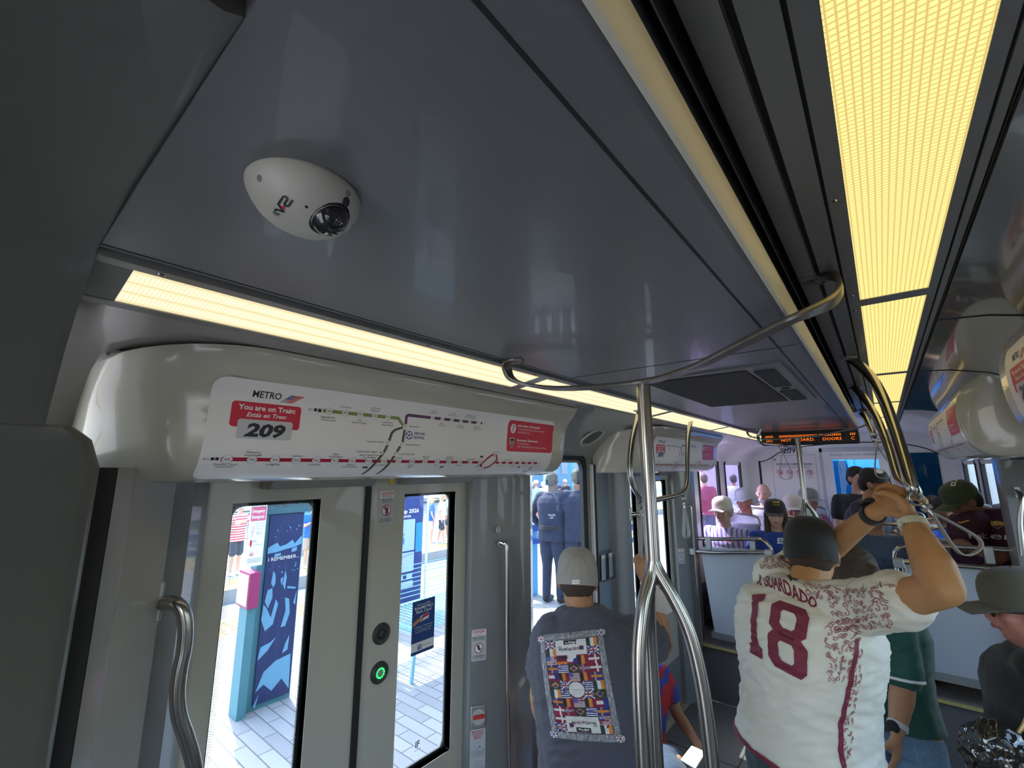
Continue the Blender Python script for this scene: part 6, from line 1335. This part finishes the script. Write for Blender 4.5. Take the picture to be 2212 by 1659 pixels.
# man at the right edge
J = pose((0, 0, 0), PI / 2, 1.72); J.update({'rgt': V((.1, 1, 0)), 'pelvis': P(2262, 1620, y=2.42), 'neck': P(2246, 1412, y=2.42), 'head': P(2214, 1318, y=2.42), 'face': V((-.98, -.12, -.12)), 'up': V((-.1, 0, 1))})
J['shR'] = P(2236, 1440, y=2.56); J['elR'] = P(2226, 1510, y=2.58); J['wrR'] = P(2228, 1570, y=2.5); J['shL'] = P(2256, 1455, y=2.27); J['elL'] = P(2240, 1540, y=2.27); J['wrL'] = P(2228, 1600, y=2.3)
for S_, s_ in (('R', 1), ('L', -1)): hp = J['pelvis'] + V(J['rgt']) * s_ * .09; J['hip' + S_] = hp; J['kn' + S_] = V((hp.x - .03, hp.y, .45)); J['an' + S_] = V((hp.x, hp.y, .09))
Q1 = person('person', (J['pelvis'].x, J['pelvis'].y, 0), 'person in a black top and olive cap cut off by the right edge', S_RED, J, BLKT, JEAND, sc=.98, bulk=1.12, vox=.009, sleeve=1.95, short=False, fold=.003, shoes=CAPK, girth=1.1)
t = Q1['t']; face_parts(t, J['head'], J['face'], J['up'], .98, glasses=True); cap(t, J['head'], J['face'], J['up'], 1.10, OLV, low=-.012); hair(t, J['head'], J['face'], J['up'], .98, H_GRY, front=0)
c0 = P(2158, 1640, y=2.15); t = thing('handbag', c0 - V((0, 0, .1)), 'shiny black and gold patent handbag at the lower right corner', 'bag')
s_ = Soft(); s_.ell(c0, (.085, .055, .10)); s_.ell(c0 + V((.05, .02, -.03)), (.07, .05, .09)); ob = s_.build('bag_body', t, mat('patent_black', (.015, .014, .012), .12, 0, 0, 1, .0, 1, coat=1.0), .006, 1, fold=.012, fscale=28)
q = MB(); q.tube(spline([c0 + V((.0, .0, .07)), c0.lerp(J['shL'], .35) + V((.0, -.03, .0)), c0.lerp(J['shL'], .7) + V((-.01, -.05, .0)), J['shL'] + V((-.04, -.06, .04)), J['shL'] + V((.0, -.03, .088)), J['shL'] + V((.06, -.05, .02)), c0.lerp(J['shL'], .45) + V((.09, -.04, 0)), c0 + V((.09, .02, .06))], 6), .006, mat('gold_metal', (.55, .42, .2), .25, 1), 8); q.build('shoulder_strap', t)

# seated passenger whose knee shows at the bottom
J = pose((-1.22, 2.62, -.12), -PI / 2 - .35, 1.3, True, .42, .15, armR='lap', armL='lap', nod=.5)
J['knR'] = P(1462, 1650, y=2.38); J['anR'] = V((J['knR'].x + .02, J['knR'].y, .09)); J['knL'] = P(1470, 1700, y=2.1); J['anL'] = V((J['knL'].x, J['knL'].y, .09))
X1 = person('person', (-1.22, 2.62, 0), 'seated passenger beyond the charcoal tee of whom a bare knee and hand show', S_TAN, J, stripes('cloth_red_blue', [(.5, .03, .04), (.05, .07, .35)], 8), JEAND, sc=.78, vox=.010, short=True, fold=.003, shoes=CAPW)
t = X1['t']; hair(t, J['head'], J['face'], J['up'], .9, H_BRN)
t = thing('bench_seat', (-1.27, 2.38, 0), 'grey bench seat under the window, hidden behind the charcoal tee', 'seat')
q = MB(); q.box((-1.47, 2.0, .36), (-1.05, 2.6, .42), SEATM); q.build('seat_cushion', t, bevel=.02); q = MB(); q.box((-1.465, 2.02, 0), (-1.12, 2.58, .36), SHELL); q.build('pedestal', t)
t = thing('mobile_phone', P(1498, 1640, y=2.3), 'white phone at the bottom edge beside the bare knee', 'phone')
c_ = P(1497, 1637, y=2.3); q = MB(); q.loft([[c_ + V((-.035, -.06, z_)), c_ + V((.035, -.075, z_ - .004)), c_ + V((.04, .06, z_ + .004)), c_ + V((-.03, .075, z_))] for z_ in (0, .009)], WH); q.build('phone_body', t, bevel=.003)

# ================================================================== outside
CONC = mat('concrete', (.34, .33, .31), .85, 0, .12, 3); TAC = mat('tactile_yellow', (.46, .32, .12), .8, 0, .15, 40); ASPH = mat('track_slab', (.16, .18, .20), .85, 0, .2, 5); TEAL = mat('teal_paint', (.06, .19, .23), .5); TEALD = mat('teal_dark', (.04, .12, .15), .5); CYAN = mat('cyan_paint', (.02, .30, .62), .45); BLUER = mat('blue_rail_paint', (.03, .10, .42), .4); RAILM = mat('rail_steel', (.3, .29, .28), .35, .8)
def paving(name, c1, c2, mortar, sc, bw=.5, rh=.25):
    m = mat(name, c1, .85); nt = m.node_tree; b = nt.nodes['Principled BSDF']; tc = nt.nodes.new('ShaderNodeTexCoord'); br = nt.nodes.new('ShaderNodeTexBrick'); br.inputs['Color1'].default_value = (*c1, 1); br.inputs['Color2'].default_value = (*c2, 1); br.inputs['Mortar'].default_value = (*mortar, 1)
    br.inputs['Scale'].default_value = sc; br.inputs['Mortar Size'].default_value = .005; br.inputs['Brick Width'].default_value = bw; br.inputs['Row Height'].default_value = rh; nt.links.new(tc.outputs['Object'], br.inputs['Vector']); nt.links.new(br.outputs['Color'], b.inputs['Base Color']); return m
PAVE = paving('platform_paving', (.34, .33, .32), (.26, .25, .25), (.14, .13, .13), 1.0, .36, .105)
m = MB(); m.box((-6.0, -12, -.6), (-1.66, 30, 0), PAVE); m.build('floor_platform', kind='structure')
m = MB(); m.box((-6.75, -12, -.6), (-6.0, 30, 0.0), TAC); m.build('trim_20', kind='structure')
m = MB()
for k in range(60):
    y = 1.5 + k * .12
    for j in range(5): m.box((-6.62 + j * .11, y, 0), (-6.56 + j * .11, y + .06, .006), TAC)
m.build('trim_21', kind='structure')
m = MB(); m.box((-10.8, -12, -1.0), (-6.75, 40, -.85), ASPH); m.build('floor_track', kind='structure')
m = MB(); m.box((-40, -20, -.9), (-10.8, 60, -.6), CONC); m.build('floor_far_platform', kind='structure')
m = MB(); m.box((-11.7, -12, -.6), (-10.8, 40, -.594), TAC); m.build('trim_22', kind='structure')
m = MB(); m.box((0.9, -30, -.4), (40, 45, -.2), CONC); m.box((-60, -60, -1.1), (60, 90, -1.0), CONC); m.build('floor_street', kind='structure')
for k, x in enumerate((-8.7, -7.3)):
    q = MB(); q.box((x, -10, -.85), (x + .07, 38, -.72), RAILM); tag(q.build('rail_track'), ('farther' if k == 0 else 'nearer') + ' steel rail set in the track bed between the platforms', 'rail')

# emergency totem with banner
t = thing('information_totem', (-4.15, 1.95, 0), 'teal totem with a dark blue picture banner on the near platform', 'totem')
q = MB(); q.box((-4.22, 1.68, 0), (-4.10, 2.045, 2.9), TEAL); q.build('post', t)
q = MB(); q.box((-4.10, 1.745, 0.04), (-4.085, 2.032, 1.50), mat('banner_navy', (.012, .025, .10), .6, 0, .2, 20)); q.build('banner', t)
CY2 = mat('banner_cyan', (.13, .32, .48), .6); a = Art()
a.text('I REMEMBER...', .19, 1.165, .030, WH, 2, fit=.35, vw=1.0)
sh_ = [[(.0, 1.30), (.05, 1.32), (.1, 1.335), (.13, 1.30), (.2, 1.31), (.27, 1.345), (.3, 1.31), (.36, 1.36), (.38, 1.37), (.38, 1.30), (.3, 1.28), (.2, 1.27), (.1, 1.255), (.0, 1.25)], [(.08, 1.215), (.15, 1.22), (.15, 1.245), (.08, 1.24)], [(.27, 1.235), (.33, 1.245), (.33, 1.28), (.27, 1.27)],
       [(.07, 1.0), (.10, .96), (.12, 1.0), (.11, 1.07), (.085, 1.10)], [(.02, .86), (.06, .80), (.10, .88), (.09, .96), (.04, .95)], [(.0, .72), (.05, .62), (.13, .66), (.17, .82), (.14, .86), (.10, .72), (.05, .80), (.01, .84)], [(.22, .62), (.26, .75), (.24, .86), (.29, .84), (.31, .72), (.27, .62)],
       [(.17, 1.02), (.19, .96), (.2, 1.04)], [(.2, .98), (.23, .92), (.24, 1.03), (.22, 1.09)], [(.26, .95), (.36, .93), (.35, .915), (.25, .935)], [(.34, .80), (.37, .90), (.365, .78)],
       [(.0, .40), (.1, .46), (.18, .55), (.12, .52), (.02, .5)], [(.26, .40), (.32, .42), (.33, .54), (.29, .48)], [(.01, .16), (.08, .30), (.2, .36), (.36, .38), (.37, .10), (.28, .20), (.18, .13), (.09, .20)], [(.0, .06), (.05, .14), (.02, .04)]]
for s_ in sh_: a.poly([(x, y - .02) for x, y in s_], CY2, 1)
rnd = random.Random(4)
for k in range(22): a.disc(rnd.uniform(.02, .36), rnd.uniform(1.36, 1.46) if k % 2 else rnd.uniform(1.05, 1.13), rnd.uniform(.003, .009), CY2, 1, 7)
a.build('banner_picture', (lambda u, v, h: V((-4.084 + h, 1.747 + u * .745, v * .965))), t, lift=.001)
q = MB(); q.box((-4.10, 1.68, 1.51), (-4.07, 2.12, 1.60), TEALD); q.build('cross_member', t)
q = MB(); q.box((-4.12, 1.66, 1.60), (-4.05, 2.25, 1.80), TEAL); q.build('header_beam', t); a = Art(); a.text('1', .08, 1.59, .05, RD, 1, bold=.03); a.text('2', .16, 1.59, .05, RD, 1, bold=.03); a.build('track_numbers', planefn((-4.049, 1.7, 0), (0, 1, 0), (0, 0, 1)), t)
t = thing('emergency_notice', (-4.0, 1.58, 1.2), 'tall white emergency notice with pink heading beside the totem', 'sign')
q = MB(); q.box((-4.02, 1.552, 1.12), (-4.01, 1.682, 1.60), WH); q.build('board', t, bevel=.004)
a = Art(); a.rect(.012, .345, .195, .455, mat('notice_pink', (.62, .12, .20), .5), 1, .01); a.text('Emergency', .10, .41, .026, WH, 2, fit=.15, bold=.02); a.text('Emergencia', .10, .365, .026, WH, 2, fit=.15, bold=.02)
for k, t_ in enumerate(('Press red button', 'below or call', '713-224-2677')): a.text(t_, .13, .32 - .022 * k, .012, GRY, 1, fit=.10)
a.text('911', .13, .235, .028, GRY, 1, fit=.06); a.ring(.05, .28, .018, .003, RD, 1); a.line([(.05, .26), (.05, .23)], .006, GRY, 1)
a.poly([(.03, .20), (.055, .2), (.055, .165), (.042, .145), (.03, .165)], RD, 1); a.text('MPD', .09, .18, .018, GRY, 1, fit=.04); a.text('713-224-2677', .13, .155, .012, GRY, 1, fit=.11); a.text('YOU ARE', .06, .10, .009, RD, 1); a.text('HERE', .06, .083, .014, RD, 1, bold=.03)
for k in range(3): a.rect(.02, .03 + k * .012, .185, .034 + k * .012, GRY, 1)
a.build('notice_print', (lambda u, v, h: V((-4.009 + h, 1.552 + u * .63, 1.12 + v * 1.02))), t)
q = MB(); q.box((-4.12, 1.66, 1.12), (-4.02, 1.68, 1.60), TEALD); q.build('bracket', t)
t = thing('emergency_phone_box', (-4.05, 1.58, .86), 'maroon and cream emergency call box under the notice', 'call box')
q = MB(); q.hexa([(-4.22, 1.595, .80), (-4.0, 1.595, .80), (-4.0, 1.678, .80), (-4.22, 1.678, .80), (-4.22, 1.595, 1.07), (-4.0, 1.595, 1.07), (-4.0, 1.678, 1.07), (-4.22, 1.678, 1.07)], mat('box_maroon', (.30, .03, .12), .4)); q.build('housing', t, bevel=.004)
q = MB(); q.box((-4.21, 1.589, .82), (-4.01, 1.594, 1.05), mat('box_cream', (.60, .50, .40), .5)); q.build('front_panel', t)
q = MB(); q.box((-4.15, 1.583, .87), (-4.08, 1.589, .90), WH); q.build('button_plate', t)
q = MB(); q.box((-4.18, 1.61, 0), (-4.03, 1.675, .80), TEAL); q.build('pedestal', t)

# map totem
t = thing('map_totem', (-5.35, 4.3, 0), 'navy map totem with a cyan edge seen through the right door pane', 'totem')
NV = mat('totem_navy', (.02, .05, .22), .5); q = MB(); q.box((-5.5, 3.62, .05), (-5.36, 4.47, 1.75), NV); q.build('cabinet', t)
MAPC = mat('map_pale', (.42, .58, .78), .5); a = Art(); a.rect(0.05, 1.0, .72, 1.58, MAPC, 1, .02); a.rect(.74, .95, .86, 1.50, mat('totem_cyan', (.03, .30, .75), .5), 1); a.rect(.05, .62, .72, .97, MAPC, 1, .02) ; a.rect(.05, .34, .72, .45, MAPC, 1, .02)
a.text('FIFA World Cup 2026', .78, 1.70, .075, WH, 2, al='r', bold=.03, fit=.82); a.text('Matches & Events', .64, 1.62, .055, WH, 2, al='r', bold=.02, fit=.6)
for p_ in ([(.30, 1.55), (.34, 1.48), (.34, 1.05)], [(.15, 1.30), (.3, 1.30), (.45, 1.28), (.55, 1.31)], [(.1, 1.2), (.25, 1.22), (.25, 1.3)], [(.1, .7), (.25, .82), (.45, .88), (.7, .94)], [(.5, .95), (.5, .70)]): a.line(p_, .008, NV, 2)
a.rect(.16, 1.33, .28, 1.41, mat('map_green', (.25, .50, .35), .5), 2); a.rect(.44, 1.26, .53, 1.34, MATS['map_green'], 2); a.rect(.44, 1.13, .54, 1.25, mat('map_blue', (.06, .20, .60), .5), 2); a.poly([(.3, .66), (.5, .66), (.5, .84), (.45, .86), (.45, .9), (.38, .88), (.30, .86), (.3, .78), (.22, .76), (.22, .73), (.3, .74)], MATS['map_blue'], 2)
for k in range(3): a.rect(.28 + k * .16, .48, .38 + k * .16, .58, MAPC, 1, .01)
a.build('map_print', (lambda u, v, h: V((-5.355 + h, 3.60 + u, v * .74))), t, lift=.001)
q = MB(); q.tube([(-5.3, 4.50, 0), (-5.3, 4.50, 1.75)], .018, WH, 10); q.build('edge_post', t)
# wire bench
t = thing('wire_bench', (-3.8, 3.3, 0), 'pale cyan wire mesh bench on the near platform', 'bench'); WIR = mat('wire_cyan', (.22, .50, .62), .4)
q = MB()
for k in range(20): x = -4.2 + k * .042; q.tube([(x, 2.75, .45), (x, 4.1, .45)], .004, WIR, 5)
for k in range(24): y = 2.75 + k * .058; q.tube([(-4.2, y, .45), (-3.4, y, .45)], .004, WIR, 5)
q.build('seat_mesh', t)
for y in (2.85, 4.0):
    q = MB(); q.tube([(-4.1, y, 0), (-4.15, y, .44), (-3.45, y, .44), (-3.5, y, 0)], .018, WIR, 8); q.build('leg_frame', t)
q = MB()
for k in range(8): z = .5 + k * .045; q.tube([(-4.22 - k * .006, 2.75, z), (-4.22 - k * .006, 4.1, z)], .004, WIR, 5)
q.build('back_mesh', t)
# railing by the officers
t = thing('platform_railing', (-4.2, 5.8, 0), 'blue platform railing with a cyan post behind the police officer', 'railing')
q = MB(); q.hexa([(-4.95, 5.22, .93), (-3.2, 6.9, .93), (-3.15, 6.85, .93), (-4.9, 5.17, .93), (-4.95, 5.22, 1.03), (-3.2, 6.9, 1.03), (-3.15, 6.85, 1.03), (-4.9, 5.17, 1.03)], BLUER); q.build('top_rail', t)
q = MB(); q.hexa([(-4.95, 5.22, .75), (-3.2, 6.9, .75), (-3.15, 6.85, .75), (-4.9, 5.17, .75), (-4.95, 5.22, .82), (-3.2, 6.9, .82), (-3.15, 6.85, .82), (-4.9, 5.17, .82)], BLUER); q.build('lower_rail', t)
for x, y in ((-4.33, 5.76), (-3.25, 6.83)):
    q = MB(); q.box((x - .03, y - .12, 0), (x + .03, y + .12, .93), CYAN); q.build('post', t)
# station columns, fence, buildings
for k, (x, y, w, lab) in enumerate(((-12.6, 24.5, .7, 'large pale cyan station column behind the right police officer'), (-14.5, 28, .4, 'thinner cyan column among the far crowd'), (-12.4, 20, .14, 'slim steel column on the far platform'), (-13.5, 6.6, .35, 'teal column behind the totem banner'))):
    q = MB(); q.box((x - w / 2, y - w / 2, -.6), (x + w / 2, y + w / 2, 6), mat('cyan_column', (.05, .26, .42), .5)); q.box((x - w / 2 - .04, y - w / 2 - .04, -.6), (x + w / 2 + .04, y + w / 2 + .04, -.4), CONC); tag(q.build('station_column'), lab, 'column')
t = thing('platform_fence', (-12, 8, 0), 'grey metal fence along the back of the far platform', 'fence')
for z in (-.25, .15, .5):
    q = MB(); q.tube([(-15.5, -4, z), (-15.5, 38, z)], .025, RAILM, 6); q.build('fence_rail', t)
for k in range(21):
    q = MB(); q.tube([(-15.5, -4 + 2 * k, -.6), (-15.5, -4 + 2 * k, .55)], .03, RAILM, 6); q.build('fence_post', t)
def block(x0, y0, x1, y1, h, c, lab, wc=(.12, .2, .28)):
    t = thing('building', ((x0 + x1) / 2, (y0 + y1) / 2, 0), lab, 'building'); q = MB(); q.box((x0, y0, 0), (x1, y1, h), mat('wall_' + lab[:8], c, .8, 0, .1, 2)); q.build('wall', t)
    wm = mat('block_window', wc, .2); n = int((y1 - y0) / 2.2)
    for k in range(n):
        for j in range(int(h / 3)):
            y = y0 + 1 + k * 2.2; q = MB(); q.box((x1, y - .6, 1.2 + 3 * j), (x1 + .05, y + .6, 2.8 + 3 * j), wm); q.build('window', t)
block(-30, 6, -25, 26, 9, (.14, .28, .38), 'pale blue building beyond the far platform'); block(-36, 30, -27, 56, 14, (.12, .24, .34), 'tall glass-blue building behind the crowd'); block(-30, -14, -24, 4, 7, (.45, .35, .33), 'brown low building across the tracks, left')
block(-12, 40, -5, 46, 13, (.40, .35, .52), 'lilac tower seen through the far side windows'); 
q = MB(); q.box((1.9, -4, -.2), (2.1, 3.6, 1.2), CONC); tag(q.build('parapet_wall'), 'low concrete wall outside the right-hand windows', 'wall')
t = thing('picket_sign', P(1186, 1032, y=16.5), 'small pale blue sign on a pole above the crowd', 'sign')
c_ = P(1186, 1032, y=16.5); q = MB(); q.box(c_ + V((-.3, -.01, -.22)), c_ + V((.3, .01, .22)), mat('sign_pale', (.35, .65, .85), .5)); q.build('board', t); q = MB(); q.tube([c_ + V((0, 0, -.2)), V((c_.x + .15, c_.y, -.6))], .02, WH, 8); q.build('pole', t)
a = Art(); a.text('STATION', 0, .03, .09, WH, 1, fit=.45); a.text('PLATFORM', 0, -.1, .09, WH, 1, fit=.45); a.build('sign_lettering', planefn(c_ + V((0, -.012, 0)), (1, 0, 0), (0, 0, 1)), t)
# unseen roof above the near platform, added to shade the paving under it
t = thing('platform_shade_roof', (-4.2, 5.4, 0), 'unseen flat roof on a teal post, added to shade the near platform', 'shelter')
q = MB(); q.box((-5.6, 2.35, 3.2), (-3.3, 4.9, 3.3), TEALD); q.build('roof', t)
for x, y in ((-5.05, 3.05),):
    q = MB(); q.box((x - .05, y - .05, 0), (x + .05, y + .05, 3.2), TEAL); q.build('post', t)

def outsider(u, v, yaw, label, skin, top, low, h=1.72, hairm=None, capm=None, armR='down', armL='down', long=0, short=True, z=0.0, bulk=1.0, grp='people waiting outside', x=None, shoes=WH, vox=.02, nod=.05, sleeve=.6, loc=None, step=0, name='person', top_v=None):
    L = V(loc) if loc else P(u, v, z=z)
    if loc is None and z < 0 and top_v: h = (v - top_v) / 962 * ((L - EYE).dot(V((ROWS[0].z, ROWS[1].z, ROWS[2].z))))
    J = pose(L, yaw, h, False, .45, 0, armR, armL, None, nod, step); sc = h / 1.75
    R_ = person(name, L, label, skin, J, top, low, sc=sc, bulk=bulk, vox=vox, sleeve=sleeve, short=short, group=grp, fold=.003, shoes=shoes)
    if hairm: hair(R_['t'], J['head'], J['face'], J['up'], sc * 1.03, hairm, long=long, vox=.014)
    if capm: cap(R_['t'], J['head'], J['face'], J['up'], sc * 1.1, capm)
    R_['J'] = J; return R_
RWS = stripes('cloth_red_white_bands', [(.70, .66, .66), (.55, .04, .08)], 5.5, 0, 'Z'); BLUS = cloth('bright_blue_polo', (.02, .14, .60)); KHA = cloth('khaki', (.45, .34, .27)); PNK = cloth('pale_pink', (.65, .45, .48)); LBL = cloth('light_blue_tee', (.35, .52, .72)); DKS = cloth('dark_shorts', (.04, .05, .08)); POL = cloth('police_navy', (.018, .024, .055)); PBL = cloth('white_blouse', (.62, .60, .58))
o = outsider(503, 1243, -PI / 2 + .3, 'person in a red and white striped shirt holding up a white tablet', S_LIGHT, RWS, DKS, 1.72, capm=CAPLG, armR='reach', armL='reach', z=-.6, top_v=1094)
c_ = (V(o['J']['wrR']) + V(o['J']['wrL'])) / 2 + V((.02, .16, .06)); q = MB(); q.box(c_ + V((-.10, -.005, -.02)), c_ + V((.10, .25, .0)), WH); tag(q.build('tablet'), 'white tablet held out by the striped-shirt person', 'tablet')
outsider(548, 1222, -PI / 2, 'person in a navy top and pale pink shorts half hidden by the notice', S_TAN, DKS, PNK, 1.66, H_BRN, long=.25, armR='phone', z=-.6, top_v=1098)
outsider(664, 1226, -PI / 2, 'man in a bright blue polo and khaki shorts right of the totem', S_LIGHT, BLUS, KHA, 1.76, H_BRN, armR='phone', armL='phone', z=-.6, top_v=1094)
outsider(930, 1172, -.6, 'woman in a blue top and patterned shorts with a bag', S_LIGHT, BLUS, PNK, 1.66, H_BLD, long=.2, z=-.6, top_v=1076)
outsider(952, 1173, -1.0, 'woman with long blond hair, white top and black shorts', S_LIGHT, PBL, DKS, 1.70, H_BLD, long=.4, step=.12, z=-.6, top_v=1072)
outsider(978, 1163, .4, 'woman in a white top and light denim shorts with a yellow bag', S_TAN, PBL, JEAN, 1.66, H_BRN, long=.25, z=-.6, top_v=1070)
outsider(966, 1160, 2.6, 'person in a pale top standing behind the blond woman', S_TAN, LBL, DKS, 1.70, H_BRN, z=-.6, top_v=1068)
outsider(1148, 1140, .5, 'man in a light blue tee and dark shorts at the left of the far crowd', S_LIGHT, LBL, DKS, 1.84, H_GRY, bulk=1.15, z=-.6, top_v=1044)
outsider(1160, 1130, 2.4, 'man in a white cap looking down in the far crowd', S_RED, LBL, KHA, 1.76, capm=CAPW, z=-.6, top_v=1042)
outsider(1174, 1130, .2, 'white haired person with a pale backpack in the far crowd', S_LIGHT, PBL, DKS, 1.74, mat('hair_white', (.75, .70, .55), .7), z=-.6, top_v=1044)
outsider(1186, 1122, 0, 'person in a grey hooded top under the pale blue sign', S_TAN, LGT, DKS, 1.85, H_BRN, z=-.6, top_v=1038)
outsider(1203, 1122, PI, 'bearded man in a dark shirt facing the train in the far crowd', S_TAN, NAVY2, DKS, 1.86, H_BLK, z=-.6, top_v=1038)
outsider(1211, 1150, .3, 'dark haired woman in a faded pink top with a shoulder strap', S_TAN, PNK, DKS, 1.72, H_BRN, long=.12, z=-.6, top_v=1060)
outsider(1222, 1122, .3, 'person in a black shirt and a blue and white cap in the far crowd', S_RED, BLKT, BLUS, 1.80, capm=CAPLG, z=-.6, top_v=1040)
O1 = outsider(1196, 1302, .12, 'police officer in dark uniform seen from behind on the platform', S_DARK, POL, POL, 1.80, H_BLK, armR='hip', armL='hip', short=False, sleeve=1.9, bulk=1.18, grp=None, shoes=CAPK, vox=.012, step=.03)
O2 = outsider(0, 0, .75, 'second police officer in dark uniform at the right edge of the window', S_BROWN, POL, POL, 1.84, H_BLK, armR='fold', armL='fold', short=False, sleeve=1.9, bulk=1.12, grp=None, shoes=CAPK, vox=.012, loc=(-3.50, 5.80, 0), nod=.12)
ob_ = bvh_of(O1['shirt']); a = Art(); a.text('POLICE', .08, .05, .035, LGRY, 1, fit=.15, bold=.02); a.text('CST', .08, 0, .03, LGRY, 1, fit=.08, bold=.02); a.build('back_lettering', quad_on(ob_, [(1184, 1110), (1200, 1110), (1200, 1120), (1184, 1120)], .16, .09, .004), O1['t'], step=.03)
ob_ = bvh_of(O2['shirt']); a = Art(); a.disc(.04, .05, .04, LGRY, 1, 16, .05); a.disc(.04, .05, .025, mat('badge_rose', (.5, .15, .3), .6), 2, 12, .035); a.build('shoulder_patch', quad_on(ob_, [(1255, 1079), (1262, 1079), (1262, 1090), (1255, 1090)], .08, .1, .004), O2['t'], step=.03)
q = MB(); b_ = O1['pe']; q.lathe([(.185, .03), (.195, .03), (.195, .085), (.185, .085)], b_ + V((0, 0, .03)), CAPK, seg=28); q.build('duty_belt', O1['t'])
outsider(0, 0, .4, 'person in a dark shirt outside the far left window', S_TAN, MAR, DKS, 1.72, H_BRN, loc=(-3.3, 11.2, 0)); outsider(0, 0, .4, 'dark haired person with a white bag strap outside the second far window', S_BROWN, LGT, DKS, 1.7, H_BLK, loc=(-2.9, 12.2, 0))
